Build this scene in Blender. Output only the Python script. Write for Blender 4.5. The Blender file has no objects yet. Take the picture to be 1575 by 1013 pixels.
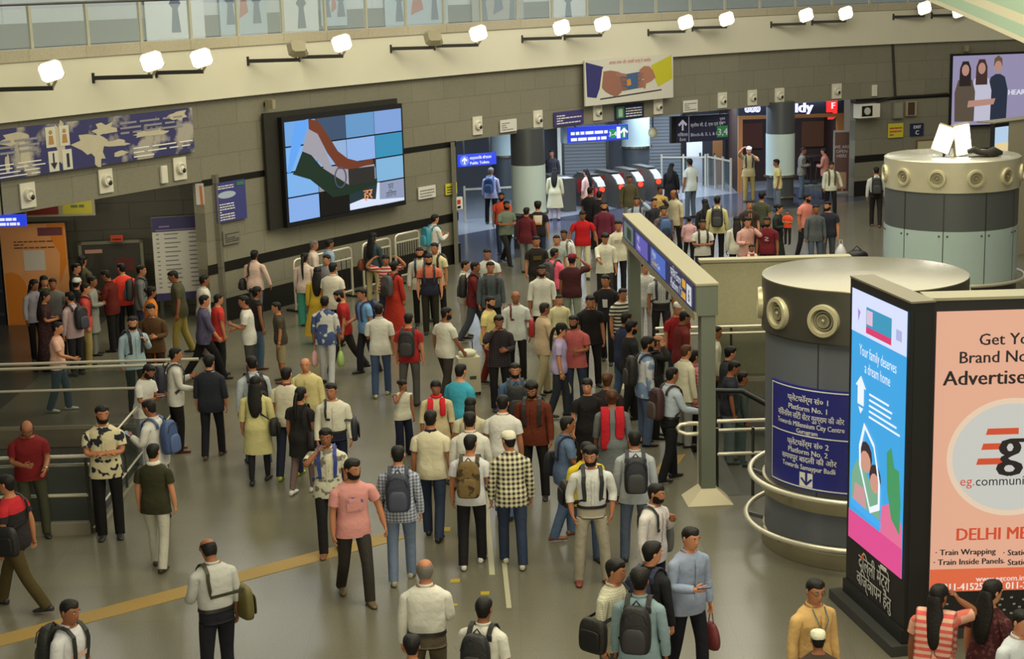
import bpy, bmesh, math, random
from math import sin, cos, pi, radians as R_, atan2, hypot, sqrt
from mathutils import Vector as V, Matrix
rnd = random.Random(7)
SC = bpy.context.scene; COL = SC.collection

# ------------------------------------------------------------------ camera
F, PIT, ROL, HC = 2500.0, R_(12.0), -0.028, 7.2
FW, UP = V((0, cos(PIT), -sin(PIT))), V((0, sin(PIT), cos(PIT)))
def ray(x, y):
    u, v = (x-787.5)/F, -(y-506.5)/F
    c, s = cos(ROL), sin(ROL)
    u, v = c*u-s*v, s*u+c*v
    return V((u, 0, 0)) + FW + UP*v
def at(x, y, z=0.0):
    d = ray(x, y); return d*((z-HC)/d.z) + V((0, 0, HC))
def atY(x, y, Y):
    d = ray(x, y); return d*(Y/d.y) + V((0, 0, HC))
cd = bpy.data.cameras.new('camera'); cam = bpy.data.objects.new('camera', cd); COL.objects.link(cam)
cd.sensor_width = 36; cd.lens = F/1575*36; cd.clip_end = 300
rt = V((1, 0, 0))*cos(ROL) + UP*sin(ROL); up = V((1, 0, 0))*-sin(ROL) + UP*cos(ROL)
cam.matrix_world = Matrix(((rt.x, up.x, -FW.x, 0), (rt.y, up.y, -FW.y, 0), (rt.z, up.z, -FW.z, HC), (0, 0, 0, 1)))
SC.camera = cam

# ------------------------------------------------------------------ light
SC.view_settings.view_transform = 'Standard'; SC.view_settings.look = 'None'
SC.view_settings.exposure = 0.0; SC.view_settings.gamma = 1.0; SC.view_settings.use_curve_mapping = False
SC.cycles.use_denoising = True; SC.cycles.max_bounces = 6; SC.cycles.diffuse_bounces = 3
SC.cycles.sample_clamp_indirect = 4
W = bpy.data.worlds.new('world'); SC.world = W; W.use_nodes = True
W.node_tree.nodes['Background'].inputs[0].default_value = (1.0, .93, .76, 1)
W.node_tree.nodes['Background'].inputs[1].default_value = 0.12
def area(name, loc, sx, sy, power, col, rot=(0, 0, 0)):
    l = bpy.data.lights.new(name, 'AREA'); l.shape = 'RECTANGLE'; l.size = sx; l.size_y = sy
    l.energy = power; l.color = col
    o = bpy.data.objects.new(name, l); o.location = loc; o.rotation_euler = rot; COL.objects.link(o); return o
WARM = (1.0, .93, .66); COOL = (.70, .84, 1.0)
area('ceiling_bounce_fill', (3.5, 15, 11), 12, 10, 1700, WARM)  # added soft area lights, stand-ins for floodlight bounced off the ceiling
area('ceiling_bounce_fill', (5, 32, 11), 18, 10, 1650, WARM)
area('ceiling_bounce_fill', (8.5, 41, 10.5), 12, 9, 950, (1, .95, .82))
area('ceiling_bounce_fill', (-3, 28, 11), 8, 16, 300, WARM)
for x, y, p in ((3.5, 53.0, 260), (-1.2, 50.0, 190), (9.5, 55.6, 130), (6.0, 56.5, 170), (2.0, 48.6, 150), (7.5, 52.6, 130)):
    area('gate_lamp', (x, y, 3.15), 3.5, 1.2, p, COOL)
for k in range(9):                                     # added unseen lights that brighten the curved wall and fascia
    x = -10+k*3.1; t_ = 1.1627-.0622*x; n_ = (t_/sqrt(1+t_*t_), -1/sqrt(1+t_*t_))
    area('wall_wash_fill', (x+n_[0]*5.5, 44.26+1.1627*x-.0311*x*x+n_[1]*5.5, 9.6), 3, .6, 34 if k < 6 else 14, WARM, (R_(52), 0, atan2(-n_[1], -n_[0])-pi/2))
for x in (-7, -1, 5, 11):                              # the row of floodlights on the near side of the gallery, under the viewer
    area('near_floodlight', (x, -1.0, 6.4), 1.0, .5, 380, WARM, (R_(80), 0, 0))
area('bay_fill', (-8.6, 34.6, 3.2), 2.5, .8, 34, WARM)  # added fill to brighten the timetable board, not a fitting of the bay
for k in range(9):
    x = -13+k*4.2
    area('gallery_fill', (x-1.6, 44.26+1.16*x-.031*x*x+2.6, 9.8), 3.2, 2.0, 125 if k < 5 else 70, (.86, .94, 1.0))  # added unseen fill that brightens the gallery wall

# ------------------------------------------------------------------ helpers
def lin(c): return tuple((v/255/12.92) if v <= 10 else ((v/255+.055)/1.055)**2.4 for v in c)
_M = {}
def nn(nt, t, **k):
    n = nt.nodes.new(t)
    for a, b in k.items(): setattr(n, a, b)
    return n
def mat(name, rgb, rough=.6, metal=0.0, emit=0.0, noise=0.0, nscale=8.0, bump=0.0, bscale=30.0, trans=0.0, alpha=1.0, spec=.5):
    if name in _M: return _M[name]
    m = bpy.data.materials.new(name); m.use_nodes = True; nt = m.node_tree; b = nt.nodes['Principled BSDF']
    c = lin(rgb)+(1,)
    b.inputs['Base Color'].default_value = c; b.inputs['Roughness'].default_value = rough
    b.inputs['Metallic'].default_value = metal; b.inputs['Specular IOR Level'].default_value = spec
    if emit: b.inputs['Emission Color'].default_value = c; b.inputs['Emission Strength'].default_value = emit; b.inputs['Base Color'].default_value = tuple(v*.06 for v in c[:3])+(1,)
    if trans: b.inputs['Transmission Weight'].default_value = trans; b.inputs['IOR'].default_value = 1.1
    if alpha < 1: b.inputs['Alpha'].default_value = alpha
    if noise or bump:
        tc = nn(nt, 'ShaderNodeTexCoord')
        if noise:
            n = nn(nt, 'ShaderNodeTexNoise'); n.inputs['Scale'].default_value = nscale; n.inputs['Detail'].default_value = 4
            nt.links.new(tc.outputs['Object'], n.inputs['Vector'])
            mx = nn(nt, 'ShaderNodeMix', data_type='RGBA'); mx.inputs[6].default_value = tuple(v*(1-noise) for v in c[:3])+(1,)
            mx.inputs[7].default_value = tuple(min(1, v*(1+noise)) for v in c[:3])+(1,)
            nt.links.new(n.outputs['Fac'], mx.inputs[0]); nt.links.new(mx.outputs[2], b.inputs['Base Color'])
        if bump:
            n2 = nn(nt, 'ShaderNodeTexNoise'); n2.inputs['Scale'].default_value = bscale
            nt.links.new(tc.outputs['Object'], n2.inputs['Vector'])
            bp = nn(nt, 'ShaderNodeBump'); bp.inputs['Strength'].default_value = bump; bp.inputs['Distance'].default_value = .03
            nt.links.new(n2.outputs['Fac'], bp.inputs['Height']); nt.links.new(bp.outputs['Normal'], b.inputs['Normal'])
    _M[name] = m; return m
def glow(name, rgb, s=1.0): return mat(name, rgb, .5, emit=s)
def tiles(name, rgb, w, h, joint=.6, mortar=.012, rough=.4, var=.12, uv=True, off=.5, grain=.18, gs=22):
    if name in _M: return _M[name]
    m = mat(name, rgb, rough); nt = m.node_tree; b = nt.nodes['Principled BSDF']; c = lin(rgb)
    tc = nn(nt, 'ShaderNodeTexCoord'); br = nn(nt, 'ShaderNodeTexBrick'); br.offset = off
    br.inputs['Scale'].default_value = 1; br.inputs['Brick Width'].default_value = w; br.inputs['Row Height'].default_value = h
    br.inputs['Mortar Size'].default_value = mortar; br.inputs['Mortar Smooth'].default_value = .3
    br.inputs['Color1'].default_value = tuple(v*(1-var) for v in c)+(1,); br.inputs['Color2'].default_value = tuple(v*(1+var) for v in c)+(1,)
    br.inputs['Mortar'].default_value = tuple(v*joint for v in c)+(1,)
    src = tc.outputs['UV' if uv else 'Object']; nt.links.new(src, br.inputs['Vector'])
    n = nn(nt, 'ShaderNodeTexNoise'); n.inputs['Scale'].default_value = gs; n.inputs['Detail'].default_value = 5
    nt.links.new(tc.outputs['Object'], n.inputs['Vector'])
    n2 = nn(nt, 'ShaderNodeTexNoise'); n2.inputs['Scale'].default_value = .35; n2.inputs['Detail'].default_value = 3
    nt.links.new(tc.outputs['Object'], n2.inputs['Vector'])
    ad = nn(nt, 'ShaderNodeMath', operation='ADD'); nt.links.new(n.outputs['Fac'], ad.inputs[0]); nt.links.new(n2.outputs['Fac'], ad.inputs[1])
    mr = nn(nt, 'ShaderNodeMapRange'); mr.inputs[1].default_value = .6; mr.inputs[2].default_value = 1.4
    mr.inputs[3].default_value = 1-grain; mr.inputs[4].default_value = 1+grain; nt.links.new(ad.outputs[0], mr.inputs[0])
    mx = nn(nt, 'ShaderNodeMix', data_type='RGBA', blend_type='MULTIPLY'); mx.inputs[0].default_value = 1
    nt.links.new(br.outputs['Color'], mx.inputs[6]); nt.links.new(mr.outputs[0], mx.inputs[7]); nt.links.new(mx.outputs[2], b.inputs['Base Color'])
    return m

class MB:
    def __init__(s): s.v = []; s.f = []; s.m = []; s.uv = None
    def add(s, vs, fs, mi=0):
        b = len(s.v); s.v += [tuple(p) for p in vs]; s.f += [tuple(i+b for i in f) for f in fs]; s.m += [mi]*len(fs); return s
    def box(s, x0, x1, y0, y1, z0, z1, mi=0):
        return s.add([(x, y, z) for z in (z0, z1) for y in (y0, y1) for x in (x0, x1)],
                     [(0, 2, 3, 1), (4, 5, 7, 6), (0, 1, 5, 4), (2, 6, 7, 3), (0, 4, 6, 2), (1, 3, 7, 5)], mi)
    def bar(s, a, b, w, h, mi=0):
        a, b = V(a), V(b); d = (b-a).normalized(); n = d.cross(V((0, 0, 1)))
        n = n.normalized() if n.length > .01 else V((1, 0, 0)); u = n.cross(d)
        vs = [p + n*(i*w/2) + u*(j*h/2) for p in (a, b) for i, j in ((-1, -1), (1, -1), (1, 1), (-1, 1))]
        return s.add(vs, [(3, 2, 1, 0), (4, 5, 6, 7), (0, 1, 5, 4), (1, 2, 6, 5), (2, 3, 7, 6), (3, 0, 4, 7)], mi)
    def tube(s, pts, r, n=10, mi=0, closed=False):
        P = [V(p) for p in pts]; N = len(P); rs = r if isinstance(r, (list, tuple)) else [r]*N; vs = []; fr = None
        for i in range(N):
            a = P[i-1] if (i or closed) else P[0]; b = P[(i+1) % N] if (i < N-1 or closed) else P[-1]
            d = (b-a).normalized()
            if fr is None: fr = d.orthogonal().normalized()
            fr = (fr-d*fr.dot(d)).normalized(); q = d.cross(fr)
            vs += [P[i]+(fr*cos(2*pi*k/n)+q*sin(2*pi*k/n))*rs[i] for k in range(n)]
        fs = [(i*n+k, i*n+(k+1) % n, ((i+1) % N)*n+(k+1) % n, ((i+1) % N)*n+k) for i in range(N if closed else N-1) for k in range(n)]
        if not closed: fs += [tuple(range(n))[::-1], tuple(range((N-1)*n, N*n))]
        return s.add(vs, fs, mi)
    def lathe(s, prof, n=32, c=(0, 0, 0), a0=0.0, a1=2*pi, mi=0, M=None):
        full = abs(a1-a0-2*pi) < 1e-6; na = n if full else n+1; vs = []
        for r, z in prof:
            for k in range(na):
                a = a0+(a1-a0)*k/n; vs.append(V((r*cos(a), r*sin(a), z)))
        if M is not None: vs = [M @ p for p in vs]
        vs = [p+V(c) for p in vs]; L = len(prof)
        fs = [(i*na+k, i*na+(k+1) % na, (i+1)*na+(k+1) % na, (i+1)*na+k) for i in range(L-1) for k in range(n)]
        if full:
            if prof[0][0] > 1e-6: fs.append(tuple(range(na))[::-1])
            if prof[-1][0] > 1e-6: fs.append(tuple(range((L-1)*na, L*na)))
        return s.add(vs, fs, mi)
    def ell(s, c, r, nu=12, nv=8, mi=0, M=None):
        vs = []
        for j in range(1, nv):
            t = pi*j/nv
            for i in range(nu): a = 2*pi*i/nu; vs.append(V((r[0]*sin(t)*cos(a), r[1]*sin(t)*sin(a), r[2]*cos(t))))
        vs += [V((0, 0, r[2])), V((0, 0, -r[2]))]
        if M is not None: vs = [M @ p for p in vs]
        vs = [p+V(c) for p in vs]; a, b = len(vs)-2, len(vs)-1
        fs = [(j*nu+i, (j+1)*nu+i, (j+1)*nu+(i+1) % nu, j*nu+(i+1) % nu) for j in range(nv-2) for i in range(nu)]
        fs += [(i, (i+1) % nu, a) for i in range(nu)] + [((nv-2)*nu+(i+1) % nu, (nv-2)*nu+i, b) for i in range(nu)]
        return s.add(vs, fs, mi)
    def flat(s, poly, y, mi=0):                 # polygon in the local XZ plane facing -Y
        a = sum(poly[i-1][0]*poly[i][1]-poly[i][0]*poly[i-1][1] for i in range(len(poly)))
        q = poly if a > 0 else poly[::-1]
        return s.add([(x, y, z) for x, z in q], [tuple(range(len(q)))], mi)
    def prism(s, poly, y0, y1, mi=0):
        a = sum(poly[i-1][0]*poly[i][1]-poly[i][0]*poly[i-1][1] for i in range(len(poly)))
        q = poly if a > 0 else poly[::-1]; n = len(q)
        vs = [(x, y0, z) for x, z in q]+[(x, y1, z) for x, z in q]
        return s.add(vs, [tuple(range(n)), tuple(range(n, 2*n))[::-1]]+[(i, i+n, (i+1) % n+n, (i+1) % n) for i in range(n)], mi)
    def build(s, name, mats, parent=None, smooth=False, sub=0, loc=None, rotz=0):
        me = bpy.data.meshes.new(name); me.from_pydata(s.v, [], s.f)
        for m in (mats if isinstance(mats, (list, tuple)) else [mats]): me.materials.append(m)
        me.polygons.foreach_set('material_index', s.m)
        if smooth:
            me.polygons.foreach_set('use_smooth', [True]*len(s.f))
            if smooth != 'all': me.set_sharp_from_angle(angle=R_(40))
        if s.uv:
            ul = me.uv_layers.new(name='UVMap')
            for p in me.polygons:
                for li in p.loop_indices: ul.data[li].uv = s.uv[me.loops[li].vertex_index]
        me.update(); o = bpy.data.objects.new(name, me); COL.objects.link(o)
        if parent is not None: o.parent = parent
        if loc is not None: o.location = loc
        o.rotation_euler[2] = rotz
        if sub:
            md = o.modifiers.new('sub', 'SUBSURF'); md.levels = 0; md.render_levels = sub
        return o
def tag(o, label=None, cat=None, group=None, kind=None):
    if label: o['label'] = label
    if cat: o['category'] = cat
    if group: o['group'] = group
    if kind: o['kind'] = kind
    return o
def thing(name, label, cat, loc=(0, 0, 0), rotz=0.0, group=None):
    o = bpy.data.objects.new(name, None); o.empty_display_size = .1; COL.objects.link(o)
    o.location = loc; o.rotation_euler = (0, 0, rotz); return tag(o, label, cat, group)
def struct(o): o['kind'] = 'structure'; return o
def text_mesh(body, size, align='LEFT', space=1.0):
    cu = bpy.data.curves.new('lettering', 'FONT'); cu.body = body; cu.size = size; cu.align_x = align; cu.resolution_u = 2; cu.space_line = space
    o = bpy.data.objects.new('lettering', cu); COL.objects.link(o)
    dg = bpy.context.evaluated_depsgraph_get(); me = bpy.data.meshes.new_from_object(o.evaluated_get(dg))
    bpy.data.objects.remove(o); bpy.data.curves.remove(cu); me.materials.clear(); return me
def text(body, size, x, y, z, m, parent, align='LEFT', bold=0.0, sx=1.0, name='lettering', cyl=None, space=1.0):
    """lettering standing in the local XZ plane at (x, y, z), facing -Y; cyl=(radius, angle) wraps it round a cylinder"""
    me = text_mesh(body, size, align, space); vs = [v.co.copy() for v in me.vertices]
    fs = [tuple(p.vertices) for p in me.polygons]; bpy.data.meshes.remove(me); b = MB()
    for dx in ((0, bold) if bold else (0,)):
        if cyl:
            r, a0 = cyl; b.add([(r*cos(a0+((v.x+dx)*sx+x)/r), r*sin(a0+((v.x+dx)*sx+x)/r), v.y+z) for v in vs], fs)
        else: b.add([((v.x+dx)*sx+x, y-(.0006 if dx else 0), v.y+z) for v in vs], fs)
    return b.build(name, m, parent)
ORD = 'first second third fourth fifth sixth seventh eighth ninth tenth eleventh twelfth thirteenth fourteenth fifteenth sixteenth'.split()

# the curved concourse wall in plan
def wy(x): return -.0311*x*x+1.1627*x+44.26
def wall_pt(x): return V((x, wy(x), 0))
def wall_t(x): return V((1, 1.1627-.0622*x, 0)).normalized()
def wall_n(x): t = wall_t(x); return V((t.y, -t.x, 0))       # towards the concourse
def wall_hit(px, py, off=0.0):
    d = ray(px, py); x = -5.0
    for _ in range(60):                          # solve d.x*y(x) = d.y*x
        p = wall_pt(x)+wall_n(x)*off; f = d.x*p.y-d.y*p.x
        q = wall_pt(x+1e-3)+wall_n(x+1e-3)*off; g = (d.x*q.y-d.y*q.x-f)/1e-3; x -= f/g
    p = wall_pt(x)+wall_n(x)*off; return V((p.x, p.y, HC+d.z*p.y/d.y)), x
def wall_panel(name, label, cat, L, Rr, zt=None, zb=None, depth=.05, off=0.0, group=None, lb=None):
    """an Empty at the foot of a flat panel on the wall: L and Rr are its top corners in the photograph"""
    a, xa = wall_hit(*L, off); b, xb = wall_hit(*Rr, off)
    if lb: zb = wall_hit(*lb, off)[0].z
    zt = (a.z+b.z)/2 if zt is None else zt
    d = V((b.x-a.x, b.y-a.y, 0)); c = (a+b)/2; c.z = zb
    n = wall_n((xa+xb)/2)*.03; c += n
    r = thing(name, label, cat, c, atan2(d.y, d.x), group); return r, d.length, zt-zb
def panel_body(r, w, h, depth, m, name='board'):
    return MB().box(-w/2, w/2, -depth, 0, 0, h).build(name, m, r)

# ------------------------------------------------------------------ materials of the place
GRAN = tiles('wall_granite', (128, 125, 110), 1.25, .62, .74, .012, .35, .05, grain=.14)
FLOORM = tiles('floor_granite', (105, 102, 88), 1.2, 1.2, .9, .006, .24, .03, uv=False, off=0, grain=.26, gs=45)
DARKFL = tiles('dark_floor_granite', (76, 80, 96), 1.2, 1.2, .8, .008, .16, .05, uv=False, off=0)
PALEFL = tiles('pale_floor_granite', (150, 153, 160), 1.2, 1.2, .85, .008, .2, .04, uv=False, off=0)
BLACKST = mat('black_granite', (26, 25, 24), .3, noise=.3, nscale=40)
WHITE = mat('cream_paint', (212, 208, 188), .7, noise=.03, nscale=2)
COPE = tiles('coping_granite', (176, 168, 145), 1.5, 3, .7, .012, .4, .05)
STEEL = mat('brushed_steel', (222, 216, 196), .3, .55)
DSTEEL = mat('dark_steel', (92, 92, 88), .35, .9)
POLISH = mat('polished_steel', (214, 208, 186), .16, 1.0, noise=.06, nscale=4)
BLACK = mat('black_plastic', (20, 20, 21), .45)
OFFW = mat('white_plastic', (222, 220, 208), .5)
GLASS = mat('clear_glass', (205, 222, 220), .06, alpha=.16, spec=.6)
SMOKE = mat('smoked_glass', (60, 70, 66), .08, alpha=.30, spec=.6)
NAVY = mat('navy_panel', (44, 44, 100), .45)
INK = mat('white_lettering', (226, 226, 222), .6)
KHAKI = tiles('khaki_granite', (186, 181, 146), 3.4, 3.0, .6, .012, .5, .03, grain=.12)
SLATE = mat('slate_panel', (98, 103, 112), .45, noise=.05)

# ------------------------------------------------------------------ floor with two stair wells
WL = (-18.0, -5.85, 21.35, 26.72)        # left stair well x0,x1,y0,y1
WR = (2.75, 9.5, 22.15, 28.75)           # right stair well
XS = [-24, WL[0], WL[1], WR[0], WR[1], 30]; YS = [4, WL[2], WR[2], WL[3], WR[3], 68]
b = MB()
for i in range(5):
    for j in range(5):
        cx, cy = (XS[i]+XS[i+1])/2, (YS[j]+YS[j+1])/2
        if any(w[0] < cx < w[1] and w[2] < cy < w[3] for w in (WL, WR)): continue
        b.box(XS[i], XS[i+1], YS[j], YS[j+1], -.25, 0)
struct(b.build('floor', FLOORM))
def sweep(x0, x1, o0, o1, z0, z1, n=60):
    b = MB(); b.uv = []; u = 0; pp = None
    for i in range(n+1):
        x = x0+(x1-x0)*i/n; p = wall_pt(x); m = wall_n(x)
        if pp: u += (p-pp).length
        pp = p
        for o, z in ((o0, z0), (o0, z1), (o1, z1), (o1, z0)):
            q = p+m*o; b.v.append((q.x, q.y, z)); b.uv.append((u, z))
        if i:
            k = 4*i
            for a in range(4): b.f.append((k-4+a, k-4+(a+1) % 4, k+(a+1) % 4, k+a)); b.m.append(0)
    for k, r in ((0, 1), (4*n, 0)): b.f.append((k, k+1, k+2, k+3) if r else (k+3, k+2, k+1, k)); b.m.append(0)
    return b
struct(sweep(-1.2, 11.4, -3.2, .9, 0, .004).build('floor_dark_band', DARKFL))
struct(sweep(-1.2, 12.5, -14, -3.2, 0, .004).build('floor_gate_hall', PALEFL))
# left part of the concourse floor and the bay have their shade put into a darker floor colour
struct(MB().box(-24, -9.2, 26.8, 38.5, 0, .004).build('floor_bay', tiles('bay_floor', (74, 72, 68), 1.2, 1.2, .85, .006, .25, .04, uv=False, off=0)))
# walls
struct(sweep(-15, 24, -.3, 0, 3.2, 4.93).build('wall_upper', GRAN))
struct(sweep(-6.62, -1.35, -.3, 0, 0, 3.2, 24).build('wall_left', GRAN))
struct(sweep(11.45, 24, -.3, 0, 0, 3.2, 40).build('wall_right', GRAN))
struct(sweep(-6.64, -1.33, 0, .035, 0, .52, 24).build('baseboard_left', BLACKST))
struct(sweep(11.43, 24, 0, .035, 0, .5, 30).build('baseboard_right', BLACKST))
struct(sweep(-6.63, -1.34, 0, .012, 1.12, 1.34, 24).build('trim_1', BLACKST))
struct(sweep(11.44, 24, 0, .012, 1.12, 1.34, 24).build('trim_2', BLACKST))
struct(sweep(-6.63, -1.34, 0, .012, 3.08, 3.22, 24).build('trim_3', BLACKST))
struct(sweep(11.44, 24, 0, .012, 3.1, 3.2, 24).build('trim_4', BLACKST))
struct(sweep(-15, 24, -.1, .14, 4.93, 6.02).build('wall_balcony_fascia', WHITE))
struct(sweep(-15, 24, -.2, .18, 6.02, 6.24).build('trim_5', COPE))
struct(sweep(-15, 24, -13.9, -.1, 3.3, 3.5).build('ceiling_gate_hall', mat('grey_soffit', (120, 124, 130), .7)))
struct(sweep(-15, 24, -13.9, -.2, 5.9, 6.02).build('floor_gallery', PALEFL))
GAL = tiles('gallery_wall', (178, 184, 186), 2.4, 3.2, .8, .02, .35, .05, off=0, grain=.05)
struct(sweep(-15, 24, -5.3, -5.0, 6.02, 10.2).build('wall_gallery', GAL))
struct(sweep(-15, 24, -5.0, -4.97, 6.02, 6.62).build('baseboard_gallery', mat('gallery_skirting', (110, 112, 112), .4)))
# bay behind the lintel on the left
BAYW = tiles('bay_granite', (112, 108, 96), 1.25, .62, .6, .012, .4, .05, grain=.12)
def flatwall(name, x0, y0, x1, y1, z0, z1, m, th=.2):
    L = hypot(x1-x0, y1-y0); b = MB(); b.uv = []
    b.box(0, L, 0, th, z0, z1); b.uv = [(v[0], v[2]) for v in b.v]
    return struct(b.build(name, m, loc=(x0, y0, 0), rotz=atan2(y1-y0, x1-x0)))
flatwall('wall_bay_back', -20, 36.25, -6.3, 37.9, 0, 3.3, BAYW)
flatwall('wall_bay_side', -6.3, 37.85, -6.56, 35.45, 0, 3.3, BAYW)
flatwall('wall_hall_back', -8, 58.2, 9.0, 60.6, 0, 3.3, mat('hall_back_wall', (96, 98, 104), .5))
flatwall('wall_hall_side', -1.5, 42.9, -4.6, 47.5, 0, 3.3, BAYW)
struct(MB().box(-1.46, -1.36, 42.3, 42.65, 0, 3.2).build('trim_6', GRAN))
# stair wells: inner walls and descending steps
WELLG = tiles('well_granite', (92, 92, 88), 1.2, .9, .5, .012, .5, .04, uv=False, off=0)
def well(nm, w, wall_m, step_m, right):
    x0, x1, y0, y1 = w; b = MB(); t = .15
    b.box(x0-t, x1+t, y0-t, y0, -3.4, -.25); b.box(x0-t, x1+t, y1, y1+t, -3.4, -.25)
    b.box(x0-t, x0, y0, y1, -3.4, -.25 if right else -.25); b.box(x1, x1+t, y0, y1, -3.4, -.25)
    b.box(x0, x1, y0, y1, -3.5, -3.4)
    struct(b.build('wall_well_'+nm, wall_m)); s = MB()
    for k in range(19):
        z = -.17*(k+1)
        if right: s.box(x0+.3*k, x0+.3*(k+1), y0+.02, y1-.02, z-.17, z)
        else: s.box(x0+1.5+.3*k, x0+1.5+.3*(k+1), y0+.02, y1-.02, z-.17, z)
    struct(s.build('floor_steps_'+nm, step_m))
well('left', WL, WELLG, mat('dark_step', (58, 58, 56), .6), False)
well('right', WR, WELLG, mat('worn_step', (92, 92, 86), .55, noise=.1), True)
struct(MB().box(WL[0], WL[1]+.1, WL[3]-.02, WL[3]+.06, -.3, .015).build('trim_7', mat('edge_stone', (104, 98, 84), .5, noise=.15, nscale=5)))
# tall granite screen behind the right well
b = MB(); b.uv = []; b.box(3.5, 6.2, 29.3, 29.5, 0, 2.12); b.uv = [(v[0], v[2]) for v in b.v]
struct(b.build('wall_stair_screen', KHAKI))
struct(MB().box(3.46, 6.24, 29.26, 29.54, 2.12, 2.17).build('trim_8', mat('screen_cap', (178, 172, 140), .5)))
# yellow tactile strip, pale streaks and yellow marks on the floor
YEL = mat('yellow_tactile', (150, 122, 62), .6, noise=.15, nscale=30)
p, q = at(-40, 995.5), at(640, 815)
d = (q-p).normalized(); n = V((-d.y, d.x, 0))*.17; q = p+d*20
def strip(name, p, q, n, z, m):
    return struct(MB().add([p-n+V((0, 0, z)), q-n+V((0, 0, z)), q+n+V((0, 0, z)), p+n+V((0, 0, z)),
                            p-n, q-n, q+n, p+n], [(0, 1, 2, 3), (4, 5, 1, 0), (5, 6, 2, 1), (6, 7, 3, 2), (7, 4, 0, 3)]).build(name, m))
strip('floor_tactile_strip', p, at(612, 822.5), n, .006, YEL)
strip('floor_tactile_strip', at(1018, 728), at(1040, 700), V((.16, .05, 0)), .006, YEL)
STREAK = mat('pale_streak', (176, 172, 146), .5)
strip('floor_streak', at(757, 884), at(746, 745), V((.035, 0, 0)), .005, STREAK)
strip('floor_streak', at(783, 935), at(768, 795), V((.03, 0, 0)), .005, STREAK)
for x, y, s in ((683, 814, .14), (700, 893, .1), (746, 912, .09), (700, 930, .05)):
    c = at(x, y); strip('floor_yellow_mark', c-V((s*.6, 0, 0)), c+V((s*.6, 0, 0)), V((0, s*.6, 0)), .005, mat('yellow_paint', (170, 148, 34), .6))

# ------------------------------------------------------------------ gallery above the fascia
RAILD = mat('dark_rail', (70, 70, 66), .4, .6)
t = thing('glass_railing', 'long glass railing with pale posts along the upper gallery above the white fascia', 'railing', (wall_pt(0).x, wall_pt(0).y, 6.24)); o0 = wall_pt(0)
xs = [-13.2]
while xs[-1] < 22: xs.append(xs[-1]+1.5/sqrt(1+(1.1627-.0622*xs[-1])**2))
for i in range(len(xs)-1):
    a, c = wall_pt(xs[i])-o0, wall_pt(xs[i+1])-o0; L = (c-a).length; w_ = atan2(c.y-a.y, c.x-a.x)
    MB().box(.04, L-.04, -.006, .006, .03, .74).build('glass_panel', GLASS, t, loc=a, rotz=w_)
    MB().box(-.035, .035, -.03, .03, 0, .80).build('post', mat('rail_post', (186, 184, 166), .4, .3), t, loc=a, rotz=w_)
MB().tube([wall_pt(x)-o0+V((0, 0, .83)) for x in xs], .025, 8).build('handrail', RAILD, t)
# posters on the gallery wall
POST = glow('poster_backlight', (205, 210, 212), .5); PB = mat('poster_navy', (92, 102, 122), .6); PR = mat('poster_red', (160, 100, 96), .6)
gi = 0
for px, py, w, h, kind in ((268, 18, 2.0, 1.7, 0), (373, 10, 1.7, 1.5, 1), (462, 16, 1.3, 1.6, 0), (512, 6, 1.0, 1.2, 1), (640, 6, 2.6, 1.6, 1), (765, 6, 2.2, 1.6, 2), (873, 8, 1.6, 1.6, 0)):
    a, xa = wall_hit(px, py, -4.94)
    t = thing('poster', 'poster with dark motifs on the upper gallery wall, %s of its row from the left' % ORD[gi], 'poster', (a.x, a.y, a.z-h/2), atan2(wall_t(xa).y, wall_t(xa).x), 'gallery posters'); gi += 1
    MB().box(-w/2, w/2, -.03, 0, 0, h).build('board', [mat('poster_white', (196, 200, 198), .5), mat('poster_blue', (160, 174, 182), .5), mat('poster_grey', (150, 150, 146), .5)][kind], t)
    for s in ((-.28, .28) if kind else (0,)):
        m = MB()
        m.flat([(s*w-.16, h*.2), (s*w+.16, h*.2), (s*w+.09, h*.55), (s*w+.2, h*.62), (s*w+.1, h*.7), (s*w-.1, h*.7), (s*w-.2, h*.62), (s*w-.09, h*.55)], -.036)
        m.flat([(s*w+.12*cos(a_*pi/5), h*.8+.12*sin(a_*pi/5)) for a_ in range(10)], -.036); m.build('motif', PB, t)
    if kind: MB().flat([(-.1*w, h*.3), (.1*w, h*.4), (.06*w, h*.66), (-.06*w, h*.6)], -.035).build('motif', PR if kind == 1 else PB, t)

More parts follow.
